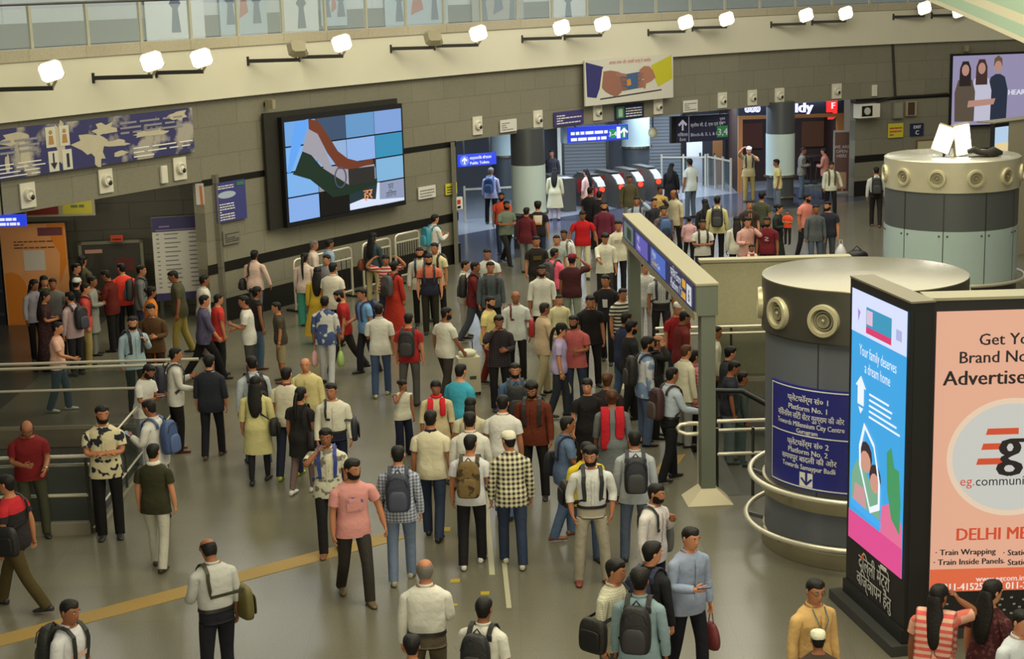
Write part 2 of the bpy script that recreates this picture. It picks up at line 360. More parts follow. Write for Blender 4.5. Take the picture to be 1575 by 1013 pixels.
# ------------------------------------------------------------------ floodlights on arms
LAMP = glow('lamp_face', (255, 250, 236), 14.0); LBODY = mat('lamp_housing', (150, 142, 116), .5); ARM = mat('arm_black', (34, 32, 28), .5)
lit = unl = 0
for xl, xr, y, hx, hy, on in ((-12, 82, 138, 78, 109, 1), (143, 235, 120, 233, 94, 1), (240, 313, 112, 309, 89, 1), (381, 462, 94, 458, 74, 0), (460, 528, 88, 525, 66, 1), (601, 669, 75, 667, 58, 0),
                               (668, 736, 71, 735, 51, 1), (803, 864, 60, 863, 42, 1), (868, 926, 56, 926, 37, 1), (997, 1054, 50, 1054, 34, 1), (1065, 1118, 43, 1117, 29, 1), (1186, 1239, 38, 1239, 23, 1),
                               (1249, 1301, 34, 1300, 20, 1), (1374, 1422, 26, 1421, 12, 1), (1433, 1480, 24, 1474, 17, 1)):
    a, xa = wall_hit(xl, y, .14); Y = a.y; e = atY(xr, y-1, Y); hd = atY(hx, hy, Y-.05); L = e.x-a.x; s = .40+.0015*max(0, Y-30)
    if on: lit += 1; lb = 'lit floodlight on the balcony fascia, %s lit one from the left' % ORD[lit-1]
    else: unl += 1; lb = 'unlit beige floodlight on the balcony fascia, the %s of two' % ('left' if unl == 1 else 'right')
    t = thing('floodlight', lb, 'floodlight', (a.x, a.y, a.z), 0, 'floodlights on the fascia')
    MB().bar((0, 0, 0), (L, 0, 0), .07, .08).build('arm', ARM, t)
    MB().box(-.03, .03, -.03, .9*0+.04, -.1, .1).build('wall_plate', ARM, t)
    z = hd.z-a.z; M = Matrix.Rotation(R_(-14), 3, 'Y') @ Matrix.Rotation(R_(8 if on else -30), 3, 'X') @ Matrix.Rotation(R_(12 if on else 205), 3, 'Z')
    c = V((hd.x-a.x, -.02, z))
    def rb(b, x0, x1, y0, y1, z0, z1, tp=1.0):
        vs = []
        for yy, f in ((y0, 1.0), (y1, tp)):
            for k in range(16):
                aa = 2*pi*(k+.5)/16; cx, cz = cos(aa), sin(aa); q = max(abs(cx), abs(cz)); r = 1.0 if q > .8 else .90
                vs.append(M @ V((cx/q*min(1, r)*f*(x1-x0)/2, yy, cz/q*min(1, r)*f*(z1-z0)/2))+c)
        b.add(vs, [tuple(range(16)), tuple(range(16, 32))[::-1]]+[(i, i+16, (i+1) % 16+16, (i+1) % 16) for i in range(16)]); return b
    rb(MB(), -s*.56, s*.56, -.05, .10, -s*.48, s*.48, .7).build('housing', LBODY, t)
    rb(MB(), -s*.5, s*.5, -.065, -.05, -s*.42, s*.42, 1).build('lamp_face', LAMP if on else mat('dead_lamp', (170, 164, 140), .3), t)
    br = MB(); br.bar((L-.05, 0, 0), (c.x-.1, 0, c.z-s*.4), .03, .05); br.bar((L-.02, 0, 0), (c.x+.08, 0, c.z-s*.4), .03, .05); br.build('bracket', LBODY, t)

# ------------------------------------------------------------------ fittings on the lintel
NZW = mat('nozzle_white', (214, 210, 194), .5); NZD = mat('nozzle_dark', (38, 34, 28), .5)
for k, (px, py) in enumerate(((41, 300), (161, 278), (275, 259), (733, 193), (826, 183), (918, 172), (1011, 163), (1110, 154), (1156, 150), (1198, 147), (1286, 140))):
    a, xa = wall_hit(px, py); t = thing('air_nozzle', 'white square plate with a round ball nozzle on the granite lintel, %s from the left' % ORD[k], 'air vent', a+wall_n(xa)*.012-V((0, 0, .24)), atan2(wall_t(xa).y, wall_t(xa).x), 'ball nozzles on the lintel')
    w = .19
    MB().box(-w, w, -.03, 0, 0, .48).build('plate', NZW, t)
    MB().lathe([(.125, 0), (.125, .04), (.10, .07), (.075, .05)], 20, M=Matrix.Rotation(pi/2, 3, 'X'), c=(0, -.03, .25)).build('ring', NZW, t, True)
    MB().ell((.02, -.05, .23), (.075, .06, .075), 14, 8).build('ball', NZW, t, 'all')
    MB().ell((.045, -.10, .20), (.05, .03, .055), 12, 6).build('mouth', NZD, t, 'all')
for k, (px, py) in enumerate(((250, 268), (1344, 139))):
    a, xa = wall_hit(px, py); t = thing('junction_box', ['narrow white box on the lintel beside the third ball nozzle', 'narrow white box on the lintel at the far right of the nozzles'][k], 'box', a+wall_n(xa)*.012-V((0, 0, .18)), atan2(wall_t(xa).y, wall_t(xa).x))
    MB().box(-.09, .09, -.05, 0, 0, .36).build('case', OFFW, t); MB().box(-.07, .07, -.056, -.05, .02, .34).build('lid', NZW, t)
def lines(r, w, h, m, y, rows, x0=.08, x1=.92, z0=.15, z1=.85, seed=1, th=.45):
    """rows of tiny unreadable print as word-length bars"""
    g = random.Random(seed); b = MB(); rh = (z1-z0)/rows
    for i in range(rows):
        x = x0
        while x < x1-.02:
            l = g.uniform(.04, .14); e = min(x1, x+l); z = z1-(i+1)*rh
            b.flat([(w*(x-.5), h*z), (w*(e-.5), h*z), (w*(e-.5), h*(z+rh*th)), (w*(x-.5), h*(z+rh*th))], y); x = e+.018
            if g.random() < .07: break
    return b.build('small_print', m, r)
GREYINK = mat('grey_print', (120, 120, 122), .6); DINK = mat('dark_print', (40, 38, 50), .6); PURP = mat('purple_panel', (70, 62, 120), .45); NOTICE = mat('notice_white', (214, 212, 204), .5)
def notice(lab, L, Rr, lb, m, ink, rows, cat='notice', name='notice', off=0, seed=1, **k):
    r, w, h = wall_panel(name, lab, cat, L, Rr, lb=lb, off=off); panel_body(r, w, h, .03, m); lines(r, w, h, ink, -.034, rows, seed=seed, **k); return r, w, h
notice('small white notice on the lintel right of the fourth ball nozzle', (767, 185), (792, 182), (767, 204), NOTICE, GREYINK, 4)
notice('small white notice on the lintel above the dark direction sign', (1049, 155), (1071, 153), (1049, 173), NOTICE, GREYINK, 4, seed=2)
r, w, h = notice('purple sign with lines of print on the lintel over the gates', (850, 173), (895, 168), (850, 195), PURP, INK, 4, 'sign', 'wall_sign', seed=3)
r, w, h = notice('navy sign with a green pictogram on the lintel below the banner', (944, 162), (988, 158), (944, 185), mat('dark_navy', (36, 40, 78), .5), INK, 4, 'sign', 'wall_sign', seed=4, x0=.36)
MB().box(-w*.46, -w*.2, -.04, -.03, h*.1, h*.9).build('pictogram', mat('sign_green', (60, 120, 84), .5), r); MB().flat([(-w*.4, h*.2), (-w*.26, h*.2), (-w*.26, h*.75), (-w*.4, h*.75)], -.044).build('door_symbol', mat('pale_green', (170, 200, 170), .5), r)
notice('white notice on the wall right of the video wall', (641, 288), (667, 284), (641, 307), NOTICE, GREYINK, 3, seed=5)
r, w, h = notice('yellow notice on the wall beside the hall opening', (683, 283), (700, 280), (683, 300), mat('notice_yellow', (206, 196, 60), .5), DINK, 3, seed=6, x1=.55)
MB().box(w*.15, w*.4, -.04, -.03, h*.15, h*.8).build('symbol', DINK, r)
r, w, h = wall_panel('intercom', 'small white intercom box on the wall below the yellow notice', 'intercom', (694, 304), (706, 302), lb=(694, 323)); panel_body(r, w, h, .09, OFFW, 'case'); MB().box(-w*.2, w*.2, -.1, -.09, h*.1, h*.3).build('button', BLACK, r); MB().box(-w*.2, w*.2, -.1, -.09, h*.45, h*.8).build('label', mat('red_mark', (180, 60, 50), .5), r)
r, w, h = notice('grey framed notice on the wall below the blue map poster', (340, 355), (366, 351), (341, 377), mat('notice_grey', (120, 118, 104), .5), DINK, 5, seed=7)
# white wall strip of the bay and the blue map poster
r, w, h = wall_panel('map_poster', 'blue and white map poster on the granite wall left of the video wall', 'poster', (327, 282), (373, 275), lb=(334, 343)); panel_body(r, w, h, .04, mat('poster_indigo', (62, 64, 130), .5))
lines(r, w, h, INK, -.044, 7, .1, .6, .05, .5, 8); lines(r, w, h, INK, -.044, 2, .08, .6, .84, .95, 9)
MB().flat([(w*(.3*cos(a_*pi/8)-.14), h*(.68+.09*sin(a_*pi/8))) for a_ in range(16)], -.044).build('plan', mat('plan_pale', (170, 186, 206), .5), r)
MB().box(w*.2, w*.45, -.05, -.04, h*.87, h*.96).build('arrow_mark', mat('sign_green', (60, 120, 84), .5), r)

# long worn direction board on the left lintel
r, w, h = wall_panel('direction_board', 'long worn blue direction board high on the left wall', 'sign', (-16, 201), (290, 165), lb=(298, 232))
BLUEW = mat('worn_blue', (58, 58, 108), .5, noise=.2, nscale=1.3); _r = nn(BLUEW.node_tree, 'ShaderNodeMapRange'); _n = [q for q in BLUEW.node_tree.nodes if q.type == 'TEX_NOISE'][0]; _x = [q for q in BLUEW.node_tree.nodes if q.type == 'MIX'][0]
_n.inputs['Detail'].default_value = 8; _r.inputs[1].default_value = .53; _r.inputs[2].default_value = .60; BLUEW.node_tree.links.new(_n.outputs['Fac'], _r.inputs[0]); BLUEW.node_tree.links.new(_r.outputs[0], _x.inputs[0]); _x.inputs[6].default_value = lin((54, 54, 104))+(1,); _x.inputs[7].default_value = lin((166, 160, 150))+(1,)
panel_body(r, w, h, .06, BLUEW); PEEL = mat('peeled_vinyl', (188, 180, 158), .7, noise=.1)
g = random.Random(5)
def blob(b, x, z, rx, rz, y, g):
    q = [(1+g.uniform(-.35, .35)) for _ in range(14)]
    b.flat([(w*x+rx*q[k]*cos(2*pi*k/14), h*z+rz*q[k]*sin(2*pi*k/14)) for k in range(14)], y)
for i, (x, z, rx, rz) in enumerate(((-.41, .78, .34, .1), (-.37, .45, .12, .32), (-.2, .6, .14, .35), (-.05, .52, .5, .20), (.02, .75, .30, .13), (-.02, .28, .16, .24), (.07, .42, .36, .07), (.42, .85, .3, .1), (.25, .55, .5, .06), (.09, .2, .2, .05), (-.45, .3, .06, .16))): m = MB(); blob(m, x, z, rx, rz, -.063-.0004*i, g); m.build('peeled_patch', PEEL, r)
lines(r, w, h, INK, -.07, 3, .66, .99, .06, .34, 11, .3); lines(r, w, h, mat('faded_print', (140, 138, 150), .6), -.07, 3, .60, .94, .6, .92, 12, .4); lines(r, w, h, INK, -.07, 4, .01, .22, .04, .36, 13, .3); lines(r, w, h, mat('faded_print', (140, 138, 150), .6), -.07, 3, .02, .2, .5, .84, 14, .4)
PICT = mat('pictogram_white', (206, 204, 192), .5)
pk = MB(); wx = w*.052
for cx_, z0 in ((-.245, .52), (-.18, .52), (-.24, .02), (-.175, .02)): pk.box(w*cx_-wx*.45, w*cx_+wx*.45, -.072, -.06, h*z0, h*(z0+.42))
pk.build('pictogram_tiles', PICT, r)
MB().flat([(w*-.24-.02, h*.4), (w*-.24+.02, h*.4), (w*-.24+.02, h*.2), (w*-.24+.09, h*.2), (w*-.24, h*.06), (w*-.24-.09, h*.2), (w*-.24-.02, h*.2)], -.076).build('arrow', DINK, r)
text('1', h*.42, w*-.175, -.077, h*.07, DINK, r, 'CENTER', .03, name='numeral')
for cx_ in (-.245, -.18):
    MB().ell((w*cx_, -.074, h*.83), (.05, .004, .045), 8, 5).build('head_symbol', mat('worn_orange', (170, 130, 70), .6), r); MB().flat([(w*cx_-.07, h*.58), (w*cx_+.07, h*.58), (w*cx_+.05, h*.76), (w*cx_-.05, h*.76)], -.075).build('body_symbol', mat('worn_orange', (170, 130, 70), .6), r)

# ------------------------------------------------------------------ video wall
tl, xa = wall_hit(436, 187, .28); tr, xb = wall_hit(616, 163, .28)
bl, _ = wall_hit(444, 341, .28); br_, _ = wall_hit(621, 309, .28)
zt_, zb_ = (tl.z+tr.z)/2, (bl.z+br_.z)/2; d = V((tr.x-tl.x, tr.y-tl.y, 0)); W_ = d.length; H_ = zt_-zb_
r = thing('video_wall', 'large video wall of sixteen screens showing a waving flag on the left granite wall', 'screen', ((tl.x+tr.x)/2, (tl.y+tr.y)/2, zb_-.12), atan2(d.y, d.x))
MB().box(-W_/2-.06, W_/2+.06, 0, .12, 0, H_+.2).build('frame', BLACK, r)
MB().box(-W_/2-.5, W_/2+.04, .13, .2, .0, H_+.32).build('backing_board', mat('backing_black', (30, 28, 22), .8, noise=.4, nscale=5), r)
TINT = [[(120, 180, 240), (150, 190, 235), (62, 84, 116), (120, 176, 226), ], ]
tint = [[(116, 172, 236), (60, 82, 112), (104, 156, 206), (130, 166, 226)], [(128, 184, 244), (150, 182, 226), (146, 184, 240), (56, 148, 190)],
        [(128, 184, 244), (150, 150, 156), (52, 54, 52), (132, 186, 226)], [(140, 180, 242), (8, 8, 10), (30, 52, 58), (150, 160, 190)]]
def sx(u): return -W_/2+W_*u
def sz(v): return .1+H_*(1-v)
for i in range(4):
    for j in range(4):
        g_ = .018; e = MB().box(sx(j/4)+g_, sx((j+1)/4)-g_, -.02, 0, sz((i+1)/4)+g_, sz(i/4)-g_).build('screen_tile', glow('tile%d%d' % (i, j), tint[i][j], .88 if (i, j) not in ((2, 2), (3, 1)) else .5), r)
def flag(name, pts, col, s, y, cl=None): return MB().flat([(sx(u), sz(v)) for u, v in pts], y).build(name, glow(name+'_glow', col, s), r)
flag('flag_white_band', [(.18, .1), (.26, .12), (.36, .5), (.5, .56), (.73, .55), (.74, .60), (.74, .72), (.52, .74), (.36, .62), (.25, .42), (.13, .30)], (172, 168, 180), .8, -.024)
flag('flag_saffron_band', [(.19, .0), (.27, .03), (.35, .2), (.42, .36), (.50, .45), (.6, .50), (.72, .49), (.72, .54), (.55, .57), (.42, .54), (.33, .36), (.26, .16), (.19, .1)], (140, 70, 44), .55, -.028)
flag('flag_green_band', [(.13, .31), (.2, .36), (.28, .5), (.4, .62), (.5, .72), (.66, .74), (.75, .7), (.75, .76), (.5, .82), (.36, .82), (.18, .6), (.04, .52), (.06, .5)], (28, 62, 44), .5, -.026)
flag('flag_shadow', [(.5, .56), (.73, .57), (.73, .74), (.5, .73)], (58, 56, 54), .5, -.03)
flag('curtain', [(.08, .02), (.19, .0), (.17, .1), (.03, .5), (.0, .5)], (100, 168, 250), .9, -.027)
flag('white_swoosh', [(.5, .92), (.62, .89), (.73, .92), (.75, .75), (.77, .75), (.765, .93), (.99, .96), (.99, .985), (.5, .985)], (214, 224, 246), 1.0, -.03)
MB().tube([(sx(.43)+.2*cos(2*pi*k/28), -.033, sz(.63)+.24*sin(2*pi*k/28)) for k in range(28)], .018, 6, closed=True).build('wheel', glow('wheel_glow', (92, 92, 120), .6), r)
text('हर', .34, sx(.66), -.034, sz(.90), glow('hindi_orange', (236, 150, 90), 1.0), r, 'CENTER', .02); text('घर\nतिरंगा', .2, sx(.87), -.034, sz(.84), mat('screen_ink', (60, 70, 80), .5), r, 'CENTER')

# banner with two hands
r, w, h = wall_panel('banner', 'large banner of two hands holding a card on the wall above the gates', 'banner', (896, 93), (1032, 83), lb=(901, 163), off=.17)
panel_body(r, w, h, .05, mat('banner_white', (206, 204, 192), .6))
def art(name, pts, rgb, y): return MB().flat([(w*(u-.5), h*(1-v)) for u, v in pts], y).build(name, mat('ink_%d_%d_%d' % rgb, rgb, .6), r)
art('navy_sleeve', [(.01, .04), (.2, .17), (.16, .62), (.12, .84), (.02, .8)], (52, 52, 110), -.054); art('shirt_cuff', [(.19, .2), (.215, .22), (.18, .66), (.155, .66)], (214, 206, 180), -.055)
art('left_hand', [(.2, .27), (.28, .26), (.36, .3), (.42, .36), (.44, .46), (.42, .5), (.43, .58), (.4, .66), (.4, .76), (.34, .86), (.28, .8), (.22, .72), (.18, .62)], (150, 104, 88), -.056)
art('yellow_sleeve', [(.74, .22), (.98, .02), (.99, .56), (.82, .72), (.78, .5)], (192, 186, 44), -.054)
art('blue_card', [(.385, .38), (.62, .34), (.63, .7), (.41, .74)], (66, 96, 136), -.057); art('card_orange', [(.46, .5), (.5, .48), (.51, .62), (.46, .64)], (200, 140, 60), -.058)
art('right_hand', [(.6, .3), (.66, .22), (.72, .24), (.76, .34), (.79, .5), (.74, .58), (.68, .62), (.67, .74), (.62, .68), (.6, .6), (.66, .52), (.62, .42)], (166, 116, 96), -.059)
for k in range(4): art('finger', [(.40, .34+.1*k), (.46, .37+.1*k), (.465, .42+.1*k), (.40, .43+.1*k)], (136+8*(k % 2), 92+6*(k % 2), 76), -.0585); art('finger', [(.585, .38+.085*k), (.65, .36+.085*k), (.65, .42+.085*k), (.585, .45+.085*k)], (150+8*(k % 2), 104, 84), -.0605)
art('thumb', [(.33, .3), (.45, .37), (.46, .43), (.34, .4)], (162, 114, 96), -.061)
art('bottom_bar', [(.16, .86), (.86, .78), (.86, .81), (.16, .89)], (60, 56, 70), -.055)
text('आपका समय और आपकी यात्रा है अनमोल', h*.1, 0, -.055, h*.87, mat('banner_red', (190, 90, 84), .6), r, 'CENTER', sx=.9)

# movie-style poster at right: plain generic three figures
r, w, h = wall_panel('wall_poster', 'large framed poster of three standing figures on the right wall', 'poster', (1461, 84), (1600, 77), lb=(1463, 196))
panel_body(r, w, h, .08, BLACK, 'frame'); SKY = glow('poster_sky', (156, 148, 182), .85)
MB().box(-w/2+.07, w/2-.03, -.09, -.08, .07, h-.07).build('print', SKY, r)
def fig(x, sc, top, hair, skin, longhair):
    m = MB(); z = h*.08; H = h*sc
    m.flat([(x-.34, z), (x+.34, z), (x+.36, z+H*.5), (x+.25, z+H*.7), (x+.08, z+H*.75), (x-.08, z+H*.75), (x-.25, z+H*.7), (x-.36, z+H*.5)], -.094-abs(x)*.001); m.build('figure_top', glow('fig%d_%d_%d' % top, top, .8), r)
    k = MB(); 
    if longhair: k.flat([(x+dx*.26, z+H*dz) for dx, dz in ((-.8, .6), (.8, .6), (.75, .9), (.4, 1.02), (-.4, 1.02), (-.75, .9))], -.097)
    else: k.flat([(x+dx*.17, z+H*dz) for dx, dz in ((-.9, .88), (.9, .88), (.8, 1.0), (0, 1.05), (-.8, 1.0))], -.097)
    k.build('figure_hair', glow('figh%d' % hair[0], hair, .8), r)
    MB().flat([(x+.13*cos(a_*pi/7), z+H*.87+.19*sin(a_*pi/7)) for a_ in range(14)], -.1).build('figure_face', glow('figs', skin, .9), r)
x0 = -w/2
fig(x0+w*.16, .80, (96, 84, 70), (44, 36, 36), (186, 140, 124), True); fig(x0+w*.52, .84, (44, 52, 70), (110, 88, 70), (196, 150, 130), False); fig(x0+w*.34, .82, (206, 206, 226), (70, 50, 46), (190, 140, 124), True)
MB().flat([(x0+w*a_, h*b_) for a_, b_ in ((.19, .27), (.48, .3), (.5, .38), (.2, .36))], -.104).build('folded_arms', glow('figs', (190, 140, 124), .9), r)
text('HEAR', h*.10, x0+w*.635, -.1, h*.42, glow('poster_title', (224, 226, 240), .9), r, bold=.02)

# ------------------------------------------------------------------ right wall fittings
r, w, h = wall_panel('air_conditioner', 'white air conditioner box high on the wall right of the shop', 'air conditioner', (1312, 160), (1343, 158), lb=(1312, 181)); panel_body(r, w, h, .35, OFFW, 'case')
MB().box(-w*.4, w*.12, -.36, -.35, h*.12, h*.88).build('grille', BLACK, r); MB().lathe([(.12, 0), (.12, .02), (.05, .025)], 16, M=Matrix.Rotation(pi/2, 3, 'X'), c=(-w*.14, -.36, h*.5)).build('fan', mat('fan_white', (190, 190, 184), .5), r)
r, w, h = wall_panel('distribution_box', 'grey metal box on the right wall under the conduit', 'box', (1371, 157), (1386, 156), lb=(1371, 182)); panel_body(r, w, h, .12, mat('box_grey', (126, 124, 112), .5), 'case'); MB().box(-w*.4, w*.4, -.13, -.12, h*.06, h*.94).build('door', mat('box_door', (140, 138, 124), .5), r)
r, w, h = wall_panel('fire_point', 'brown framed cabinet on the right wall beside the grey box', 'cabinet', (1391, 156), (1407, 155), lb=(1391, 178)); panel_body(r, w, h, .1, mat('frame_beige', (166, 150, 120), .5), 'case'); MB().box(-w*.35, w*.3, -.11, -.1, h*.06, h*.94).build('door', mat('cab_brown', (74, 58, 46), .5), r)
r, w, h = notice('yellow notice on the right wall above the far round column', (1365, 190), (1388, 189), (1365, 212), mat('notice_yellow', (196, 186, 70), .5), mat('red_mark', (180, 60, 50), .5), 3, seed=20)
r, w, h = wall_panel('exit_sign', 'navy exit sign on the right wall beside the yellow notice', 'sign', (1399, 190), (1419, 189), lb=(1399, 209)); panel_body(r, w, h, .04, mat('dark_navy', (36, 40, 78), .5))
text('EXIT', h*.34, 0, -.045, h*.6, INK, r, 'CENTER', .01); text('C', h*.48, 0, -.045, h*.1, INK, r, 'CENTER', .01)
r, w, h = wall_panel('notice_board', 'cream notice board with a brown frame behind the far round column', 'board', (1408, 215), (1450, 213), lb=(1408, 245)); panel_body(r, w, h, .04, mat('cab_frame', (120, 92, 60), .5), 'frame'); MB().box(-w/2+.05, w/2-.05, -.05, -.04, .05, h-.05).build('sheet', mat('cream_sheet', (190, 184, 150), .6), r)
tag(MB().tube([wall_hit(px, py, .06)[0] for px, py in ((1310, 157), (1345, 158), (1358, 154), (1378, 149), (1420, 147), (1458, 144))], .035, 8).build('conduit', mat('cab_black', (40, 38, 36), .6)), 'dark cable conduit running along the right wall under the panels', 'conduit')
tag(MB().tube([wall_hit(px, py, .05)[0] for px, py in ((1373, 66), (1375, 110), (1377, 149))], .04, 8).build('conduit', mat('cab_black', (40, 38, 36), .6)), 'dark vertical conduit on the right wall above the fittings', 'conduit')
for k, (px, py) in enumerate(((407, 160), (1482, 74))):
    a, xa = wall_hit(px, py); t = thing('cctv_camera', ['small beige camera above the left corner of the video wall', 'small beige spotlight above the framed poster at right'][k], 'camera', a, atan2(wall_t(xa).y, wall_t(xa).x))
    MB().box(-.05, .05, -.28, -.06, -.1, .1).build('body', LBODY, t); MB().box(-.04, .04, -.08, 0, -.04, .04).build('bracket', BLACK, t)

# ------------------------------------------------------------------ bay on the left
def arrow_up(n, x, z, h, y, m, par, down=False):
    k = -1 if down else 1; z += h/2; w = h*.36; t = h*.09
    return MB().flat([(x+a*1, z+k*b_) for a, b_ in ((-t, -h/2), (t, -h/2), (t, h*.12), (w-t*.3, -h*.12), (w+t, h*.06), (0, h/2), (-w-t, h*.06), (-w+t*.3, -h*.12), (-t, h*.12))], y).build(n, m, par)
def stand(name, lab, cat, px0, px1, ybot, ytop, rgb_m, y, group=None, depth=.06, z0=0.0):
    """a flat upright board facing the camera, its lower edge z0 above the floor at depth y"""
    a, c = atY(px0, ybot, y), atY(px1, ybot, y); zt = atY((px0+px1)/2, ytop, y).z; zb = atY((px0+px1)/2, ybot, y).z if z0 is None else z0
    r = thing(name, lab, cat, ((a.x+c.x)/2, y, zb), 0, group); w, h = c.x-a.x, zt-zb
    MB().box(-w/2, w/2, -depth, 0, 0, h).build('board', rgb_m, r); return r, w, h
def fl(r, w, h, name, pts, m, y): return MB().flat([(w*(u-.5), h*v) for u, v in pts], y).build(name, m, r)
r, w, h = stand('poster_board', 'tall orange poster board with a white square in the dark left bay', 'poster', 14, 113, 497, 343, mat('poster_peach', (226, 158, 104), .5), 35.9)
fl(r, w, h, 'orange_shape', [(.02, .0), (.62, .0), (.62, .05), (.36, .3), (.32, .42), (.24, .5), (.12, .53), (.02, .52)], mat('poster_orange', (220, 130, 40), .5), -.064)
fl(r, w, h, 'orange_shape', [(.86, .4), (.99, .6), (.99, .99), (.72, .99), (.78, .84), (.9, .7)], mat('poster_orange', (220, 130, 40), .5), -.065)
fl(r, w, h, 'white_square', [(.33, .54), (.66, .54), (.66, .74), (.33, .74)], mat('poster_paper', (206, 196, 188), .6), -.066)
fl(r, w, h, 'logo_block', [(.58, .88), (.96, .88), (.96, .96), (.58, .96)], mat('poster_plum', (110, 60, 70), .5), -.066)
lines(r, w, h, mat('poster_brown', (110, 70, 50), .6), -.068, 3, .2, .82, .76, .85, 31, .4)
r, w, h = stand('lit_sign', 'lit blue direction sign hanging at the far left edge', 'sign', -30, 42, 348, 330, glow('sign_blue', (36, 66, 226), .9), 30.4, z0=None)
lines(r, w, h, glow('sign_glow_white', (226, 232, 255), 1.0), -.066, 2, .1, .95, .1, .9, 32, .6); MB().box(-.02, .02, -.03, -.01, h, h+.7).build('hanger', BLACK, r)
r, w, h = stand('light_box', 'dim light box with red and yellow panels under the left lintel', 'light box', 40, 148, 332, 300, mat('lightbox_frame', (128, 124, 104), .5), 35.6, z0=None)
MB().box(-.02, .02, -.05, -.01, h, 3.3-r.location.z).build('hanger', BLACK, r)
fl(r, w, h, 'red_panel', [(.03, .1), (.48, .1), (.48, .95), (.03, .95)], mat('panel_red', (104, 28, 26), .5), -.064); fl(r, w, h, 'yellow_panel', [(.54, .1), (.96, .1), (.96, .95), (.54, .95)], mat('panel_yellow', (156, 148, 50), .5), -.064)
lines(r, w, h, mat('panel_green', (80, 90, 50), .5), -.066, 1, .66, .85, .4, .7, 33)
DOORG = mat('door_grey', (62, 60, 56), .45, .3)
a, c = atY(137, 496, 36.55), atY(226, 490, 36.9); zt = atY(180, 373, 36.7).z
t = MB().box(-.65, .65, -.05, 0, 0, zt).build('door_1', DOORG, loc=((a.x+c.x)/2, 36.62, 0), rotz=.12); struct(t); h = zt
fr = MB().box(-.72, -.65, -.08, 0, 0, h+.07).box(.65, .72, -.08, 0, 0, h+.07).box(-.72, .72, -.08, 0, h, h+.07).build('frame', mat('door_frame', (120, 118, 104), .5), t)
MB().box(-.58, -.2, -.06, -.05, h*.88, h*.93).build('door_label', mat('label_pink', (190, 140, 130), .5), t); MB().box(.1, .5, -.06, -.05, h*.62, h*.8).build('red_plate', mat('plate_red', (90, 34, 30), .5), t); MB().tube([(.52, -.09, h*.4), (.52, -.09, h*.52)], .015, 8).build('handle', STEEL, t)
r, w, h = stand('door_sign', 'small red sign above the grey door in the left bay', 'sign', 171, 190, 371, 361, mat('sign_red', (196, 70, 44), .5), 36.4, z0=None, depth=.03); lines(r, w, h, mat('sign_dark', (70, 30, 26), .5), -.034, 1, .15, .85, .2, .8, 34)
a, c = atY(240, 460, 36.0), atY(331, 455, 36.6); d = V((c.x-a.x, .35, 0)); zt = atY(285, 331, 36.3).z; zb = atY(285, 458, 36.3).z
r = thing('schedule_board', 'large white timetable board with navy header beside the left bay', 'board', ((a.x+c.x)/2, 36.25, 0), atan2(d.y, d.x)); w = d.length; h = zt-zb
MB().box(-w/2, w/2, -.09, 0, zb, zt).build('board', mat('schedule_white', (196, 194, 188), .5), r)
MB().box(-w/2, w/2, -.1, -.09, zb+h*.83, zt).build('header', mat('schedule_navy', (52, 46, 96), .5), r); MB().box(-w/2, w/2, -.1, -.09, zb, zb+h*.09).build('footer', mat('schedule_navy', (52, 46, 96), .5), r)
for s in (-1, 1): MB().box(s*w*.42-.04, s*w*.42+.04, -.07, -.01, 0, zb).build('leg', DSTEEL, r)
g = random.Random(40); m = MB()
for i in range(13):
    z = zb+h*(.79-.053*i)
    for x0, x1 in ((.06, .11), (.2, .42+g.uniform(0, .06)), (.62, .8+g.uniform(0, .08))): m.flat([(w*(x0-.5), z), (w*(x1-.5), z), (w*(x1-.5), z+h*.014), (w*(x0-.5), z+h*.014)], -.094)
m.build('timetable_rows', GREYINK, r)
lo = MB(); lo.flat([(w*-.38, zt-h*.12), (w*-.2, zt-h*.12), (w*-.2, zt-h*.1), (w*-.38, zt-h*.1)], -.104); lo.flat([(w*-.44, zt-h*.16), (w*.4, zt-h*.16), (w*.4, zt-h*.145), (w*-.44, zt-h*.145)], -.104); lo.build('header_print', mat('header_ink', (120, 110, 150), .5), r)
r, w, h = stand('projecting_sign', 'small lit projecting sign under the lintel above the timetable board', 'sign', 303, 315, 314, 282, mat('proj_white', (196, 190, 190), .5), 35.1, z0=None)
fl(r, w, h, 'stripe', [(.55, .0), (.9, .0), (.8, .9), (.5, .9)], mat('proj_orange', (190, 110, 60), .5), -.064)
r, w, h = stand('grille_gate', 'dark barred gate at the far left edge of the bay', 'gate', -40, 11, 497, 350, mat('gate_dark', (30, 34, 44), .5), 35.95)
m = MB()
for k in range(4): m.box(-w/2, w/2, -.1, -.06, h*(.1+.24*k), h*(.13+.24*k))
m.build('bars', mat('gate_bar', (70, 76, 92), .4, .5), r)

# crowd barriers along the left wall
def barrier(lab, a, c, hgt, bars, rails=()):
    d = c-a; L = hypot(d.x, d.y); t = thing('crowd_barrier', lab, 'barrier', (a.x, a.y, 0), atan2(d.y, d.x), 'steel barriers by the left wall')
    MB().tube([(0, 0, .04), (0, 0, hgt-.1), (.03, 0, hgt-.03), (.1, 0, hgt), (L-.1, 0, hgt), (L-.03, 0, hgt-.03), (L, 0, hgt-.1), (L, 0, .04)], .032, 10).build('frame', STEEL, t, True)
    for k in range(bars): MB().tube([(L*(k+1)/(bars+1), 0, .15), (L*(k+1)/(bars+1), 0, hgt-.22)], .012, 6).build('bar', DSTEEL, t)
    for z in rails: MB().tube([(0, 0, z), (L, 0, z)], .025, 8).build('rail', STEEL, t)
    for x in (0, L): MB().box(x-.03, x+.03, -.28, .28, 0, .05).build('foot', DSTEEL, t)
def wb(x, o): q = wall_pt(x)+wall_n(x)*o; return q
def wx(px, py, o): return wall_hit(px, py, o)[1]
